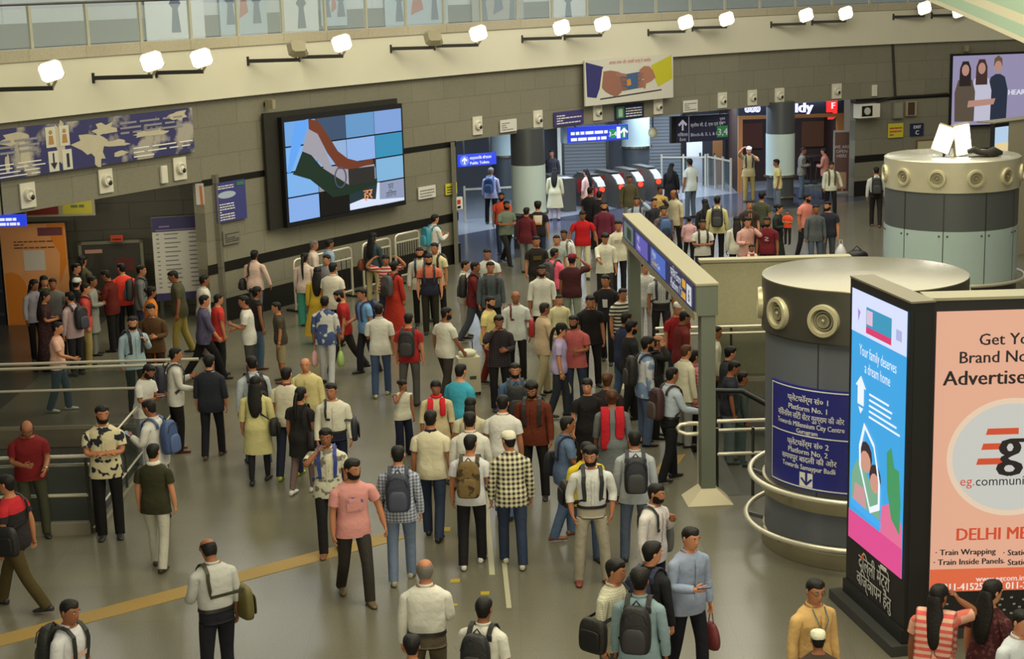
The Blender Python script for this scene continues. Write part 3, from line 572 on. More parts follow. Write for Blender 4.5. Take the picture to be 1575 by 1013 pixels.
X = [wx(450, 374, .75), wx(546, 369, .75), wx(557, 368, .7), wx(604, 353, .7), wx(607, 352, .55), wx(643, 342, .55)]; Z = 1.2
barrier('steel barrier with wide rails below the left half of the video wall', wb(X[0], .75), wb(X[1]-.1, .75), Z, 10, (Z-.26, .16))
barrier('steel barrier with thin vertical bars below the right half of the video wall', wb(X[2], .7), wb(X[3]-.08, .7), Z, 9, (Z-.2, .16))
barrier('steel barrier at the wall nearest the hall opening', wb(X[4], .55), wb(X[5], .55), Z, 9, (Z-.2, .16))

# ------------------------------------------------------------------ glass balustrades of the stair wells
def balustrade(name, lab, a, c, hgt, rails, posts, curb=.12, twin=.12, glass=True, group=None, rr=.026):
    d = c-a; L = hypot(d.x, d.y); t = thing(name, lab, 'balustrade', (a.x, a.y, 0), atan2(d.y, d.x), group)
    if glass: MB().box(.02, L-.02, -.006, .006, curb, hgt-.06).build('glass_panel', SMOKE, t)
    for z, o, e in rails: MB().tube([(0, o, z), (L+e, o, z)], rr, 10).build('handrail', STEEL, t, True)
    for k in range(posts+1): MB().tube([(L*k/posts, 0, 0), (L*k/posts, 0, hgt-.02)], .022, 8).build('post', DSTEEL, t, True)
    if curb: MB().box(0, L, -.06, .06, 0, curb).build('curb', mat('curb_stone', (120, 114, 98), .5), t)
    return t
x0, x1, y0, y1 = WL
balustrade('glass_balustrade', 'glass balustrade with twin steel rails on the far side of the left stair well', V((x0, y1+.12, 0)), V((x1, y1+.12, 0)), 1.04, ((1.05, 0, .0), (1.04, .42, .45), (.66, 0, 0)), 4, .04)
balustrade('glass_balustrade', 'glass balustrade with bright twin rails on the near side of the left stair well', V((x0, y0-.12, 0)), V((x1+.02, y0-.12, 0)), 1.1, ((1.1, .0, .05), (.97, .03, .1), (.55, 0, 0.0)), 4, .17)
balustrade('glass_balustrade', 'short end balustrade with slanting rails closing the left stair well', V((x1+.08, y0-.06, 0)), V((x1+.08, y1+.06, 0)), 1.02, ((1.03, 0, 0), (.28, 0, 0)), 3, .06, rr=.017)
x0, x1, y0, y1 = WR
balustrade('glass_balustrade', 'glass balustrade with twin rails on the far side of the right stair', V((x0-.15, y1+.12, 0)), V((x1, y1+.12, 0)), 1.03, ((1.02, -.06, 0), (.9, -.06, 0)), 5, .06)
balustrade('glass_balustrade', 'near balustrade with steel rails and post beside the gantry post', V((x0+.10, y0-.05, 0)), V((x1-2.6, y0-.05, 0)), 1.02, ((1.1, .0, 0), (.95, .05, 0), (.62, 0, 0)), 8, .0)
t = thing('handrail', 'looped steel handrail end reaching out left of the near gantry post', 'handrail', (x0-.2, y0+.25, 0), 0)
MB().tube([(.25, 0, .84), (-.1, 0, .84), (-.2, .03, .87), (-.22, .06, .92), (-.18, .08, .96), (-.05, .1, .97), (.3, .1, .95)], .03, 10).build('rail', STEEL, t, True)
MB().tube([(.08, .05, 0), (.08, .05, .95)], .025, 8).build('post', STEEL, t, True)
t = thing('handrail', 'dark sloping rail running down the right stair', 'handrail', (x0+.3, y0+2.4, 0), 0)
MB().tube([(0, 0, .92), (.5, 0, .9), (6, 0, -2.3)], .04, 10).build('rail', BLACK, t, True); MB().tube([(.1, 0, -.2), (.1, 0, .92)], .03, 8).build('post', DSTEEL, t, True)

# ------------------------------------------------------------------ gantry sign over the stair entry
GP = mat('gantry_grey', (112, 118, 106), .5, .1); GT = mat('gantry_top', (168, 160, 126), .5); gx, gy, gx2, gy2 = 2.69, 21.95, 2.22, 28.75
d = V((gx2-gx, gy2-gy, 0)); L = d.length
t = thing('sign_gantry', 'grey steel gantry carrying a direction sign over the stair entry', 'gantry', (gx, gy, 0), atan2(d.y, d.x))
for x in (0, L): 
    MB().box(x-.12, x+.12, -.10, .10, 0, 2.72).build('post', GP, t)
    MB().add([(x-.28, -.32, 0), (x+.28, -.32, 0), (x+.28, .32, 0), (x-.28, .32, 0), (x-.13, -.11, .2), (x+.13, -.11, .2), (x+.13, .11, .2), (x-.13, .11, .2)], [(0, 3, 2, 1), (4, 5, 6, 7), (0, 1, 5, 4), (1, 2, 6, 5), (2, 3, 7, 6), (3, 0, 4, 7)]).build('post_foot', mat('foot_cream', (216, 206, 176), .5), t)
MB().box(-.14, L+.12, -.13, .17, 2.68, 3.1).build('beam', GP, t); MB().box(-.15, L+.13, -.14, .18, 3.1, 3.13).build('beam_top', GT, t)
MB().box(-.165, L+.1, .17, .2, 2.62, 2.72).build('beam_ledge', mat('ledge_beige', (150, 142, 116), .5), t)
sg = MB().box(0, L, .17, .195, 2.73, 3.08).build('sign_face', glow('gantry_navy', (44, 48, 96), .6), t)
# local +Y of the gantry faces left, so the lettering is turned round
e = bpy.data.objects.new('sign_panel', None); COL.objects.link(e); e.parent = t; e.location = (0, .2, 0); e.rotation_euler = (0, 0, pi)
GW = glow('gantry_white', (220, 224, 230), .8); GO = glow('gantry_orange', (226, 170, 60), .8); GB = glow('gantry_blue', (80, 110, 200), .8)
def gflat(n, pts, m, y=-.004): return MB().flat([(-x, z) for x, z in pts], y).build(n, m, e)
def gbox(n, x0, x1, z0, z1, m, y=-.004): return gflat(n, [(x0, z0), (x1, z0), (x1, z1), (x0, z1)], m, y)
gbox('white_square', .06, .42, 2.77, 3.04, GW); text('6', .26, -.24, -.007, 2.81, DINK, e, 'CENTER', .02); 
gbox('orange_square', .5, .78, 2.93, 3.05, GO); gbox('orange_square', .5, .78, 2.77, 2.87, GO)
text('प्रवेश Entry', .19, -1.75, -.004, 2.93, GW, e, bold=.008); text('Platform 1 2', .19, -1.75, -.004, 2.77, GW, e, bold=.008)
gbox('blue_panel', 2.2, 3.6, 2.76, 3.06, GB); text('नि:शुल्क\nCustomer Care', .12, -3.45, -.008, 2.94, GW, e)
gbox('pale_picture', 3.0, 3.4, 2.78, 2.9, mat('pic_beige', (180, 170, 140), .5), -.008)
gbox('violet_panel', 3.9, 5.2, 2.76, 3.06, glow('gantry_violet', (104, 96, 190), .75)); text('मेट्रो\nMetro', .13, -5.0, -.008, 2.94, GW, e)
gbox('grey_panel', 5.5, 6.6, 2.76, 3.06, glow('gantry_greygreen', (130, 146, 140), .5)); gbox('dark_picture', 5.7, 6.2, 2.8, 3.0, mat('pic_dark', (60, 80, 70), .5), -.008)

# ------------------------------------------------------------------ the two big ventilation columns
def nozzle(par, r, a, z, s):
    M = Matrix.Rotation(a, 3, 'Z') @ Matrix.Rotation(pi/2, 3, 'Y'); c = V((r*cos(a), r*sin(a), z))
    o = MB().lathe([(s, -.05), (s*1.02, .02), (s*.97, .05), (s*.74, .055), (s*.70, .01), (s*.62, -.03)], 28, M=M, c=c).build('nozzle_ring', mat('nozzle_cream', (206, 198, 164), .35, .3), par, True)
    for k, (q, zz) in enumerate(((.60, .01), (.42, .03))): MB().lathe([(s*q, zz-.03), (s*q, zz), (s*(q-.09), zz), (s*(q-.10), zz-.05)], 24, M=M, c=c).build('nozzle_vane', mat('nozzle_vane', (160, 154, 128), .4, .3), o, True)
    MB().lathe([(s*.74, -.035), (0.0, -.035)], 24, M=M, c=c).build('nozzle_throat', NZD, o); MB().ell(c+V((cos(a), sin(a), 0))*.02, (s*.14,)*3, 12, 8).build('nozzle_core', mat('nozzle_vane', (160, 154, 128), .4, .3), o, 'all')
CR, CX, CY, CZ = 1.25, 4.46, 20.15, 3.5
col = thing('ventilation_column', 'large round grey column with ball nozzles beside the blue platform sign, near the screens', 'column', (CX, CY, 0))
def cyl(par, n, r, z0, z1, m, seg=72): return MB().lathe([(r, z0), (r, z1)], seg).build(n, m, par, 'all' if 0 else True)
MB().lathe([(CR-.02, 0), (CR-.02, CZ-.02)], 72).build('body', SLATE, col, True)
MB().lathe([(CR+.005, CZ-.66), (CR+.03, CZ-.64), (CR+.03, CZ)], 72).build('top_band', mat('band_metal', (92, 90, 82), .4, .6, noise=.06, nscale=3), col, True)
MB().lathe([(CR+.03, CZ), (CR+.028, CZ+.012), (CR-.02, CZ+.02), (0, CZ+.045)], 72).build('top_disc', mat('disc_cream', (142, 136, 108), .25, .4), col, True)
MB().lathe([(CR, CZ-.664), (CR+.035, CZ-.66), (CR+.035, CZ-.64), (CR, CZ-.636)], 72).build('band_lip', DSTEEL, col, True)
for k in range(6): 
    a = R_(-128+60*k); MB().lathe([(CR-.012, .9), (CR-.012, CZ-.66)], 2, a0=a-.005, a1=a+.005).build('panel_joint', DSTEEL, col)
for z in (.0, .70): MB().lathe([(CR, z), (CR+.015, z+.005), (CR+.015, z+.2), (CR, z+.205)], 72).build('steel_band', mat('band_steel', (168, 160, 134), .35, .7), col, True)
for z, rr in ((.93, .17), (.34, .22)):
    o = MB().tube([((CR+rr)*cos(2*pi*k/64), (CR+rr)*sin(2*pi*k/64), z) for k in range(64)], .036, 10, closed=True).build('bumper_rail', STEEL, col, True)
    for k in range(8): a = R_(-100+45*k); MB().bar((CR*cos(a), CR*sin(a), z-.08), ((CR+rr)*cos(a), (CR+rr)*sin(a), z-.02), .04, .05).build('rail_bracket', DSTEEL, o)
for k in range(11): nozzle(col, CR+.03, R_(-90-66-32+32*k), CZ-.36, .2)
# blue platform sign wrapped round the column
sgn = thing('platform_sign', 'curved blue platform direction sign wrapped round the grey column', 'sign', (CX, CY, 0)); a0, a1 = R_(-90-74), R_(-90-14); r = CR
MB().lathe([(r-.02, .98), (r+.02, .98), (r+.02, 2.28), (r-.02, 2.28)], 24, a0=a0, a1=a1).build('board', mat('sign_indigo', (38, 42, 128), .4), sgn)
bw = MB()
for z in (1.0, 1.66, 2.245): bw.lathe([(r+.0225, z), (r+.0225, z+.016)], 24, a0=a0+.02, a1=a1-.02)
for a in (a0+.02, a1-.032): bw.lathe([(r+.0225, 1.0), (r+.0225, 2.26)], 1, a0=a, a1=a+.012)
bw.build('border', INK, sgn); am = (a0+a1)/2
for s, sz_, z, sx_ in (('प्लेटफॉर्म सं० 1', .12, 2.09, 1), ('Platform No. 1', .115, 1.98, 1), ('मिलेनियम सिटी सेंटर गुरुग्राम की ओर', .12, 1.87, .72), ('Towards Millennium City Centre', .11, 1.77, .8), ('Gurugram', .1, 1.69, .9),
                      ('प्लेटफॉर्म सं० 2', .12, 1.53, 1), ('Platform No. 2', .115, 1.43, 1), ('समयपुर बादली की ओर', .12, 1.33, .95), ('Towards Samaypur Badli', .11, 1.235, .85)):
    text(s, sz_*.84, 0, 0, z, INK, sgn, 'CENTER', .004, sx_, cyl=(r+.0235, am))
MB().lathe([(r+.023, 1.02), (r+.023, 1.2)], 6, a0=am-.075, a1=am+.075).build('arrow_tile', INK, sgn); text('↓', .26, 0, 0, 1.04, mat('sign_indigo', (38, 42, 128), .4), sgn, 'CENTER', .012, cyl=(r+.0245, am))
# far column
FX, FY, FR, FZ = 10.25, 37.4, 1.50, 3.05
col2 = thing('ventilation_column', 'large round column with polished steel crown and pale glass cladding, behind at right', 'column', (FX, FY, 0))
MB().lathe([(FR-.05, 0), (FR-.05, FZ-.01)], 64).build('body', DSTEEL, col2, True)
MB().lathe([(FR+.03, FZ-.68), (FR+.03, FZ)], 64).build('steel_crown', mat('crown_steel', (206, 200, 174), .3, .3, noise=.1, nscale=3), col2, True)
MB().lathe([(FR+.03, FZ), (FR, FZ+.02), (0, FZ+.03)], 64).build('top_disc', mat('disc_steel', (206, 202, 180), .25, .6), col2, True)
MB().lathe([(FR, FZ-1.55), (FR, FZ-.68)], 64).build('dark_band', mat('dark_cladding', (84, 88, 90), .4), col2, True)
MB().lathe([(FR+.01, .25), (FR+.01, FZ-1.55)], 64).build('pale_cladding', mat('pale_cladding', (176, 196, 196), .25, noise=.04), col2, True)
for k in range(10):
    a = R_(-90-21+36*k); MB().lathe([(FR+.014, .25), (FR+.014, FZ-.68)], 1, a0=a-.006, a1=a+.006).build('panel_joint', DSTEEL, col2)
    for s in (-1, 1): MB().ell((( FR+.012)*cos(a+s*.06), (FR+.012)*sin(a+s*.06), 1.4), (.025, .025, .025), 8, 5).build('fixing_bolt', DSTEEL, col2)
for k in range(11): nozzle(col2, FR+.03, R_(-90-90+31.5*k), FZ-.36, .2)
MB().tube([((FR+.2)*cos(2*pi*k/64), (FR+.2)*sin(2*pi*k/64), .3) for k in range(64)], .04, 8, closed=True).build('bumper_rail', STEEL, col2, True); MB().lathe([(FR+.01, 0), (FR+.01, .24)], 64).build('skirting', DSTEEL, col2, True)
for k, (x, y, w, h, yaw, til) in enumerate(((1452, 216, .42, .62, -25, -18), (1480, 217, .40, .72, 12, 8))):
    c = atY(x, y, FY-.5); t = thing('floodlight', ['left', 'right'][k]+' one of two lit floodlights standing on the far round column', 'floodlight', (c.x, c.y, FZ+.035), R_(yaw), 'floodlights on the far column')
    M = Matrix.Rotation(R_(-til), 3, 'Y'); hh = c.z-FZ
    MB().add([M @ V((i*w/2, j, l*h/2))+V((0, 0, hh)) for j in (-.02, .1) for i, l in ((-1, -1), (1, -1), (1, 1), (-1, 1))], [(0, 1, 2, 3), (7, 6, 5, 4), (0, 4, 5, 1), (1, 5, 6, 2), (2, 6, 7, 3), (3, 7, 4, 0)]).build('housing', LBODY, t)
    MB().add([M @ V((i*w*.46, -.03, l*h*.46))+V((0, 0, hh)) for i, l in ((-1, -1), (1, -1), (1, 1), (-1, 1))], [(0, 1, 2, 3)]).build('lamp_face', LAMP, t); MB().bar((0, .04, 0), (0, .04, hh), .05, .05).build('stand', BLACK, t)
t = thing('cable_bundle', 'dark bundle of cable lying on the far round column beside the floodlights', 'cable', (atY(1518, 241, FY-.6).x, FY-.6, FZ+.03))
MB().tube([(-.45, 0, .12), (-.3, 0, .16), (-.15, -.05, .09), (0, -.1, .07), (.15, 0, .1), (.35, .05, .06)], [.05, .08, .07, .11, .12, .05], 10).build('bundle', mat('bundle_dark', (44, 40, 32), .8), t, 'all'); MB().tube([(.1, 0, .1), (-.1, -.2, .03), (-.5, -.3, .03)], .02, 6).build('cable', BLACK, t, 'all')

# ------------------------------------------------------------------ LED kiosk
A, B_ = V((3.84, 17.98, 0)), V((4.12, 16.48, 0)); d = B_-A; L = d.length
led = thing('screen_kiosk', 'tall black kiosk with a bright blue advertising screen before the round column', 'kiosk', A, atan2(d.y, d.x))
# local x runs from the far edge to the near edge, local -Y faces left
KZ = 3.86
MB().box(-.04, L+.04, 0, .26, .28, KZ).build('body', BLACK, led); MB().box(-.05, L+.05, -.004, .27, KZ, KZ+.02).build('top_plate', mat('kiosk_top', (120, 114, 96), .5), led)
MB().box(-.16, L+.10, -.16, .27, 0, .12).build('plinth', mat('plinth_grey', (52, 52, 50), .5), led); MB().box(-.06, L+.06, -.03, .29, .12, .28).build('plinth_step', BLACK, led)
def sw(u): return .03+(L-.06)*u
def sh(v): return .83+2.93*(1-v)
LS = 1.0
def le(n, pts, rgb, y, s=LS): return MB().flat([(sw(u), sh(v)) for u, v in pts], y).build(n, glow('led_%d_%d_%d' % rgb, rgb, s), led)
le('screen', [(0, 0), (1, 0), (1, 1), (0, 1)], (62, 164, 226), -.004)
le('header', [(0, 0), (1, 0), (1, .165), (0, .165)], (214, 222, 250), -.007)
le('logo_plate', [(.28, .05), (.74, .05), (.74, .13), (.28, .13)], (60, 150, 186), -.01); le('logo_strip', [(.28, .125), (.74, .125), (.74, .15), (.28, .15)], (214, 60, 110), -.011); le('logo_mark', [(.29, .06), (.4, .06), (.4, .115), (.29, .115)], (220, 190, 214), -.012)
le('small_logo', [(.12, .07), (.17, .08), (.13, .12)], (170, 130, 210), -.01); le('small_logo', [(.82, .08), (.92, .08), (.92, .12), (.82, .12)], (170, 180, 224), -.01)
LW = glow('led_white', (236, 244, 255), LS)
ts = .178
text('Your family deserves\na dream home', ts, L/2, -.01, sh(.245), LW, led, 'CENTER', 0, .66, space=1.0)
hs = MB(); hs.flat([(sw(u), sh(v)) for u, v in ((.1, .37), (.2, .325), (.3, .37), (.26, .37), (.26, .44), (.14, .44), (.14, .37))], -.01); hs.build('house_icon', LW, led)
MB().flat([(sw(u), sh(v)) for u, v in ((.16, .45), (.25, .45), (.2, .475))], -.01).build('icon_tip', LW, led)
ln = MB()
for k in range(5): ln.flat([(sw(.36), sh(.375+.022*k)), (sw(.36+(.36, .42, .4, .5, .56)[k]), sh(.375+.022*k)), (sw(.36+(.36, .42, .4, .5, .56)[k]), sh(.383+.022*k)), (sw(.36), sh(.383+.022*k))], -.01)
ln.build('screen_print', LW, led)
le('foliage', [(.70, .56), (.78, .53), (.84, .6), (.92, .6), (.96, .72), (.95, .84), (.8, .8), (.72, .7)], (70, 150, 96), -.009)
le('pink_band', [(0, .885), (1, .885), (1, 1), (0, 1)], (220, 76, 142), -.009); le('pink_shape', [(.62, .78), (.8, .74), (.99, .8), (1, .93), (.6, .9)], (224, 110, 150), -.0085); le('blue_rule', [(.05, .83), (.62, .845), (.62, .875), (.05, .86)], (70, 170, 240), -.012)
le('family_clothes', [(.04, .84), (.06, .72), (.16, .66), (.3, .68), (.4, .72), (.56, .74), (.6, .84)], (120, 170, 140), -.0095); le('family_clothes', [(.08, .85), (.12, .76), (.3, .76), (.36, .86)], (200, 150, 150), -.011)
for u, v, ru, rv in ((.32, .64, .1, .05), (.5, .7, .09, .045)): le('family_hair', [(u+ru*1.2*cos(k*pi/6), v-.012+rv*1.15*sin(k*pi/6)) for k in range(12)], (56, 40, 44), -.011); le('family_face', [(u+ru*cos(k*pi/6), v+.01+rv*.85*sin(k*pi/6)) for k in range(12)], (206, 150, 130), -.013)
hx = [(.28, .50), (.48, .56), (.60, .70), (.60, .80), (.42, .84), (.2, .68), (.19, .60)]; cxh = sum(p[0] for p in hx)/7; cyh = sum(p[1] for p in hx)/7
m = MB()
for i in range(7):
    p, q = hx[i], hx[(i+1) % 7]; pi_, qi = [(cxh+(s[0]-cxh)*.82, cyh+(s[1]-cyh)*.86) for s in (p, q)]
    m.flat([(sw(u), sh(v)) for u, v in (p, q, qi, pi_)], -.014)
m.build('white_house_frame', LW, led)
text('दिल्ली मेट्रो', .24, L/2, -.006, .56, mat('plinth_lettering', (206, 206, 206), .5), led, 'CENTER', .01, .8); text('विज्ञापन हेतु', .22, L/2, -.006, .36, mat('plinth_lettering', (206, 206, 206), .5), led, 'CENTER', .01, .85)
MB().box(L*.62, L*.72, -.012, 0, .76, .8).build('maker_plate', OFFW, led); MB().box(L*.28, L*.31, -.01, 0, .68, .74).build('red_mark', mat('mark_orange', (220, 100, 50), .5), led)
MB().box(L+.04, L+.045, .04, .22, .35, KZ-.1).build('side_door', mat('kiosk_side', (28, 28, 30), .4), led)

# ------------------------------------------------------------------ second kiosk with the printed light box
KX, KY = 4.44, 16.86
eg = thing('screen_kiosk', 'wide black kiosk with a salmon printed light box at the right edge', 'kiosk', (KX, KY, 0))
MB().box(-.02, 2.0, 0, .35, .1, 3.80).build('body', BLACK, eg); MB().box(-.03, 2.01, -.02, .36, 3.80, 3.83).build('top_plate', mat('kiosk_cream', (150, 146, 122), .5), eg); MB().box(-.02, 2.04, -.05, .42, 0, .1).build('plinth', mat('plinth_grey', (52, 52, 50), .5), eg)
SAL = glow('poster_salmon', (228, 172, 144), .92); MB().box(.065, 1.92, -.012, 0, .54, 3.68).build('print', SAL, eg)
MB().box(.065, 1.92, -.016, -.012, .54, .80).build('orange_band', glow('poster_band', (222, 104, 66), .92), eg)
EI = mat('egcom_ink', (36, 30, 40), .6); EO = glow('egcom_orange', (214, 80, 48), .85); EW = glow('egcom_white', (236, 226, 214), .95)
def ep(px, py): p = atY(px, py, KY); return p.x-KX, p.z
def et(s, px, py, cap, m, bold=0, sx=1.0, y=-.02):
    x, z = ep(px, py); text(s, cap, x, y, z, m, eg, 'LEFT', bold, sx)
et('Get Your', 1504, 530, .18, EI, .006); et('Brand Noticed', 1473, 558, .185, EI, .006); et('Advertise With', 1449, 592, .228, EI, .010)
cx_, cz_ = ep(1555, 702)
MB().flat([(cx_+.70*cos(2*pi*k/48), cz_+.66*sin(2*pi*k/48)) for k in range(48)], -.014).build('circle_rim', glow('circle_rim', (232, 206, 178), .9), eg)
MB().flat([(cx_+.64*cos(2*pi*k/48), cz_+.60*sin(2*pi*k/48)) for k in range(48)], -.016).build('circle', glow('circle_grey', (204, 204, 196), .88), eg)
eb = MB()
for x0, x1, y0 in ((1517, 1566, 663), (1510, 1545, 686), (1502, 1548, 709)):
    a, z = ep(x0, y0); c, _ = ep(x1, y0); eb.flat([(a-.01, z-.035), (c, z-.035), (c, z+.035), (a+.01, z+.035)], -.02)
eb.build('logo_bars', EO, eg)
x, z = ep(1531, 712); text('g', .62, x, -.022, z, EI, eg, 'LEFT', .035, 1.0); 
et('eg.', 1475, 746, .15, EO, 0); et('communications', 1499, 746, .15, EI, 0, .95)
et('DELHI METRO', 1468, 830, .20, EO, .012, .92)
et('· Train Wrapping', 1437, 853, .095, EI, .006); et('· Train Inside Panels', 1434, 868, .095, EI, .006); et('· Station Branding', 1541, 853, .095, EI, .006); et('· Station Panels', 1541, 868, .095, EI, .006)
et('www.egcom.in', 1500, 893, .09, EW, .002); et('011-41525500   011-26000000', 1449, 907, .115, EW, .006, .9)
lt = MB(); g = random.Random(3)
for k in range(60):
    x, z = .1+g.random()*1.7, .14+g.random()*.3; lt.flat([(x, z), (x+.03, z), (x+.03, z+.02), (x, z+.02)], -.004)
lt.build('dot_pattern', mat('dot_white', (170, 170, 165), .5), eg)
# kiosk far right behind the round column
t = thing('screen_kiosk', 'cream sided kiosk with a small bright screen behind the far round column', 'kiosk', (atY(1548, 300, 41).x, 41, 0), R_(38)); z1 = atY(1530, 188, 41).z
MB().box(0, 1.6, 0, .5, 0, z1).build('body', mat('kiosk_cream2', (176, 170, 146), .5), t); MB().box(-.004, 0, .1, .42, .3, z1-.04).build('side_panel', BLACK, t)
MB().box(-.6, 0, .0, .12, .4, z1).build('screen_frame', BLACK, t); MB().box(-.57, -.04, -.02, 0, .5, z1-.1).build('screen', glow('kiosk_screen', (186, 214, 240), .9), t); MB().box(-.57, -.04, -.024, -.02, z1-.9, z1-.5).build('screen_band', glow('kiosk_screen_y', (236, 214, 160), .9), t)
MB().box(-.62, 1.62, -.03, .52, z1, z1+.03).build('top_plate', mat('kiosk_top', (120, 114, 96), .5), t)

# ------------------------------------------------------------------ gate hall
def pillar(lab, x, y, r, zt, segs):
    t = thing('pillar', lab, 'pillar', (x, y, 0))
    for n, z0, z1, m, dr in segs: MB().lathe([(r+dr, z0), (r+dr, z1)], 32).build(n, m, t, True)
    return t
PALEC = mat('pale_panel', (190, 208, 208), .3); DKC = mat('dark_panel', (84, 88, 92), .35, .3)
c1 = (('base', 0, .95, DKC, -.03), ('steel_ring', .93, 1.0, POLISH, .06), ('steel_ring', .28, .33, POLISH, .06), ('pale_cladding', 1.0, 2.3, PALEC, 0), ('dark_top', 2.3, 3.3, DKC, -.01))
pillar('round pillar with pale cladding and dark top at the left end of the gates', .57, 44.95, .48, 3.3, c1)
pillar('round pillar with pale cladding beside the shop front', 8.74, 52.0, .46, 3.3, c1)
c3 = (('base', 0, 1.0, DKC, -.03), ('steel_ring', 1.45, 1.52, POLISH, .08), ('dark_shaft', 1.0, 1.48, DKC, -.02), ('pale_cladding', 1.52, 3.3, PALEC, 0))
p = atY(978, 236, 57.3); pillar('pale pillar behind the ticket gates under the navy pictogram sign', p.x, 57.3, .5, 3.3, c3)
p = atY(775, 226, 55.5); pillar('pale pillar far back left of the ticket gates', p.x, 55.5, .45, 3.3, c3)
GATEM = mat('gate_body', (112, 108, 100), .35, .6); GATED = mat('gate_side', (96, 92, 86), .4, .2); GLW = glow('gate_panel', (216, 226, 240), 1.0)
RED = glow('gate_red', (255, 60, 36), 2.2)
for k, (px, py) in enumerate(((925.8, 290.8), (955.6, 286.7), (985.3, 282.6), (1013, 278.4))):
    c = at(px, py, .72); t = thing('ticket_gate', 'steel ticket gate with a red light, %s of the row from the left' % ORD[k], 'ticket gate', (c.x, c.y+.1, 0), R_(22), 'ticket gates')
    prof = [(.0, 0), (.0, .78), (.12, .92), (.42, 1.06), (.75, 1.1), (1.5, 1.1), (1.85, .98), (1.95, .8), (1.95, 0)]
    M = MB(); n = len(prof); vs = [(s*.15, y, z) for s in (-1, 1) for y, z in prof]
    M.add(vs, [tuple(range(n)), tuple(range(n, 2*n))[::-1]]+[(i, i+n, (i+1) % n+n, (i+1) % n) for i in range(n)]); M.build('cabinet', GATED, t)
    MB().box(-.155, .155, -.012, .0, 0, .76).build('front_plate', GATEM, t)
    MB().add([(-.13, -.01, .79), (.13, -.01, .79), (.13, .4, 1.062), (-.13, .4, 1.062), (-.13, .11, .928), (.13, .11, .928)], [(0, 1, 5, 4), (4, 5, 2, 3)]).build('card_reader', GLW, t)
    MB().lathe([(0, 0), (.09, 0), (.085, -.03), (0, -.035)], 20, M=Matrix.Rotation(-pi/2, 3, 'X'), c=(0, -.015, .70)).build('red_light', RED, t)
    MB().box(-.16, .16, .45, 1.6, 1.1, 1.13).build('top_plate', GATEM, t); MB().add([(-.15, .9, .5), (-.45, .9, .55), (-.45, .92, .95), (-.15, .92, 1.0)], [(0, 1, 2, 3)]).build('flap', mat('flap_red', (150, 40, 40), .5), t)
c = at(878, 326); t = thing('ticket_gate', 'end ticket gate cabinet nearest the round pillar', 'ticket gate', (c.x, c.y+.1, 0), R_(22))
MB().box(-.2, .2, 0, 1.9, 0, 1.0).build('cabinet', GATED, t); MB().box(-.2, .2, .0, 1.9, 1.0, 1.06).build('top_plate', GATEM, t); MB().add([(-.16, .1, 1.065), (.16, .1, 1.065), (.16, .6, 1.065), (-.16, .6, 1.065)], [(0, 1, 2, 3)]).build('card_reader', GLW, t)
def fence(lab, a, c, hgt, n):
    d = c-a; L = hypot(d.x, d.y); t = thing('glass_fence', lab, 'fence', (a.x, a.y, 0), atan2(d.y, d.x))
    MB().box(0, L, -.01, .01, .1, hgt-.05).build('glass_panel', mat('hall_glass', (110, 122, 126), .1, alpha=.2), t); MB().box(0, L, -.035, .035, hgt-.05, hgt).build('handrail', STEEL, t)
    for k in range(n+1): MB().box(L*k/n-.03, L*k/n+.03, -.03, .03, 0, hgt+.08*(n < 4)).build('post', STEEL, t)
fence('grey glass fence left of the round pillar in the hall', at(716, 342), at(792, 338), 1.05, 2)
fence('glass fence with steel posts behind the ticket gates', at(1018, 286), at(1085, 286), 1.05, 2)
fence('tall glass fence with steel posts left of the shop front', at(1089, 288), at(1124, 296), 1.1, 3)
SH = tiles('shutter_slats', (104, 112, 124), 60, .11, .55, .03, .45, .02, uv=False, off=0, grain=.03)
def upright(n, lab, cat, px0, px1, y, z0, z1, m, th=.06, part='curtain'):
    a, c = atY(px0, 250, y), atY(px1, 250, y); r = thing(n, lab, cat, ((a.x+c.x)/2, y, 0)); w = c.x-a.x
    MB().box(-w/2, w/2, -th, 0, z0, z1).build(part, m, r); return r, w
for lab, p0, p1, yy in (('grey roller shutter left of the pale pillar behind the gates', 866, 934, 58.6), ('grey roller shutter right of the pale pillar behind the gates', 986, 1049, 59.3)):
    r, w = upright('roller_shutter', lab, 'shutter', p0, p1, yy, 0, 3.2, mat('shutter_grey', (128, 132, 138), .45)); m = MB()
    for k in range(26): m.box(-w/2, w/2, -.085, -.06, .08+.12*k, .16+.12*k)
    m.build('slats', mat('shutter_slat', (158, 162, 166), .5, .0), r)
    for s in (-1, 1): MB().box(s*w/2-.05, s*w/2+.05, -.1, .0, 0, 3.2).build('guide', DSTEEL, r)
r, w = upright('panel_door', 'plain white door panel behind the glass fence', 'door', 1056, 1080, 57.8, 0, 2.4, mat('door_white', (214, 214, 216), .5), part='leaf'); MB().box(w*.3, w*.4, -.1, -.06, 1.0, 1.15).build('handle', BLACK, r)
r, w = upright('panel_door', 'brown door leaf behind the tall glass fence', 'door', 1096, 1111, 57.6, 0, 2.5, mat('door_brown', (128, 84, 44), .5), part='leaf'); MB().box(-w*.4, -w*.3, -.1, -.06, 1.0, 1.15).build('handle', BLACK, r)
r, w = upright('white_post', 'narrow white post in the hall left of the shutter', 'post', 858, 864, 56.5, 0, 2.9, OFFW, part='shaft'); MB().box(-.1, .1, -.2, .1, 0, .05).build('foot', DSTEEL, r)
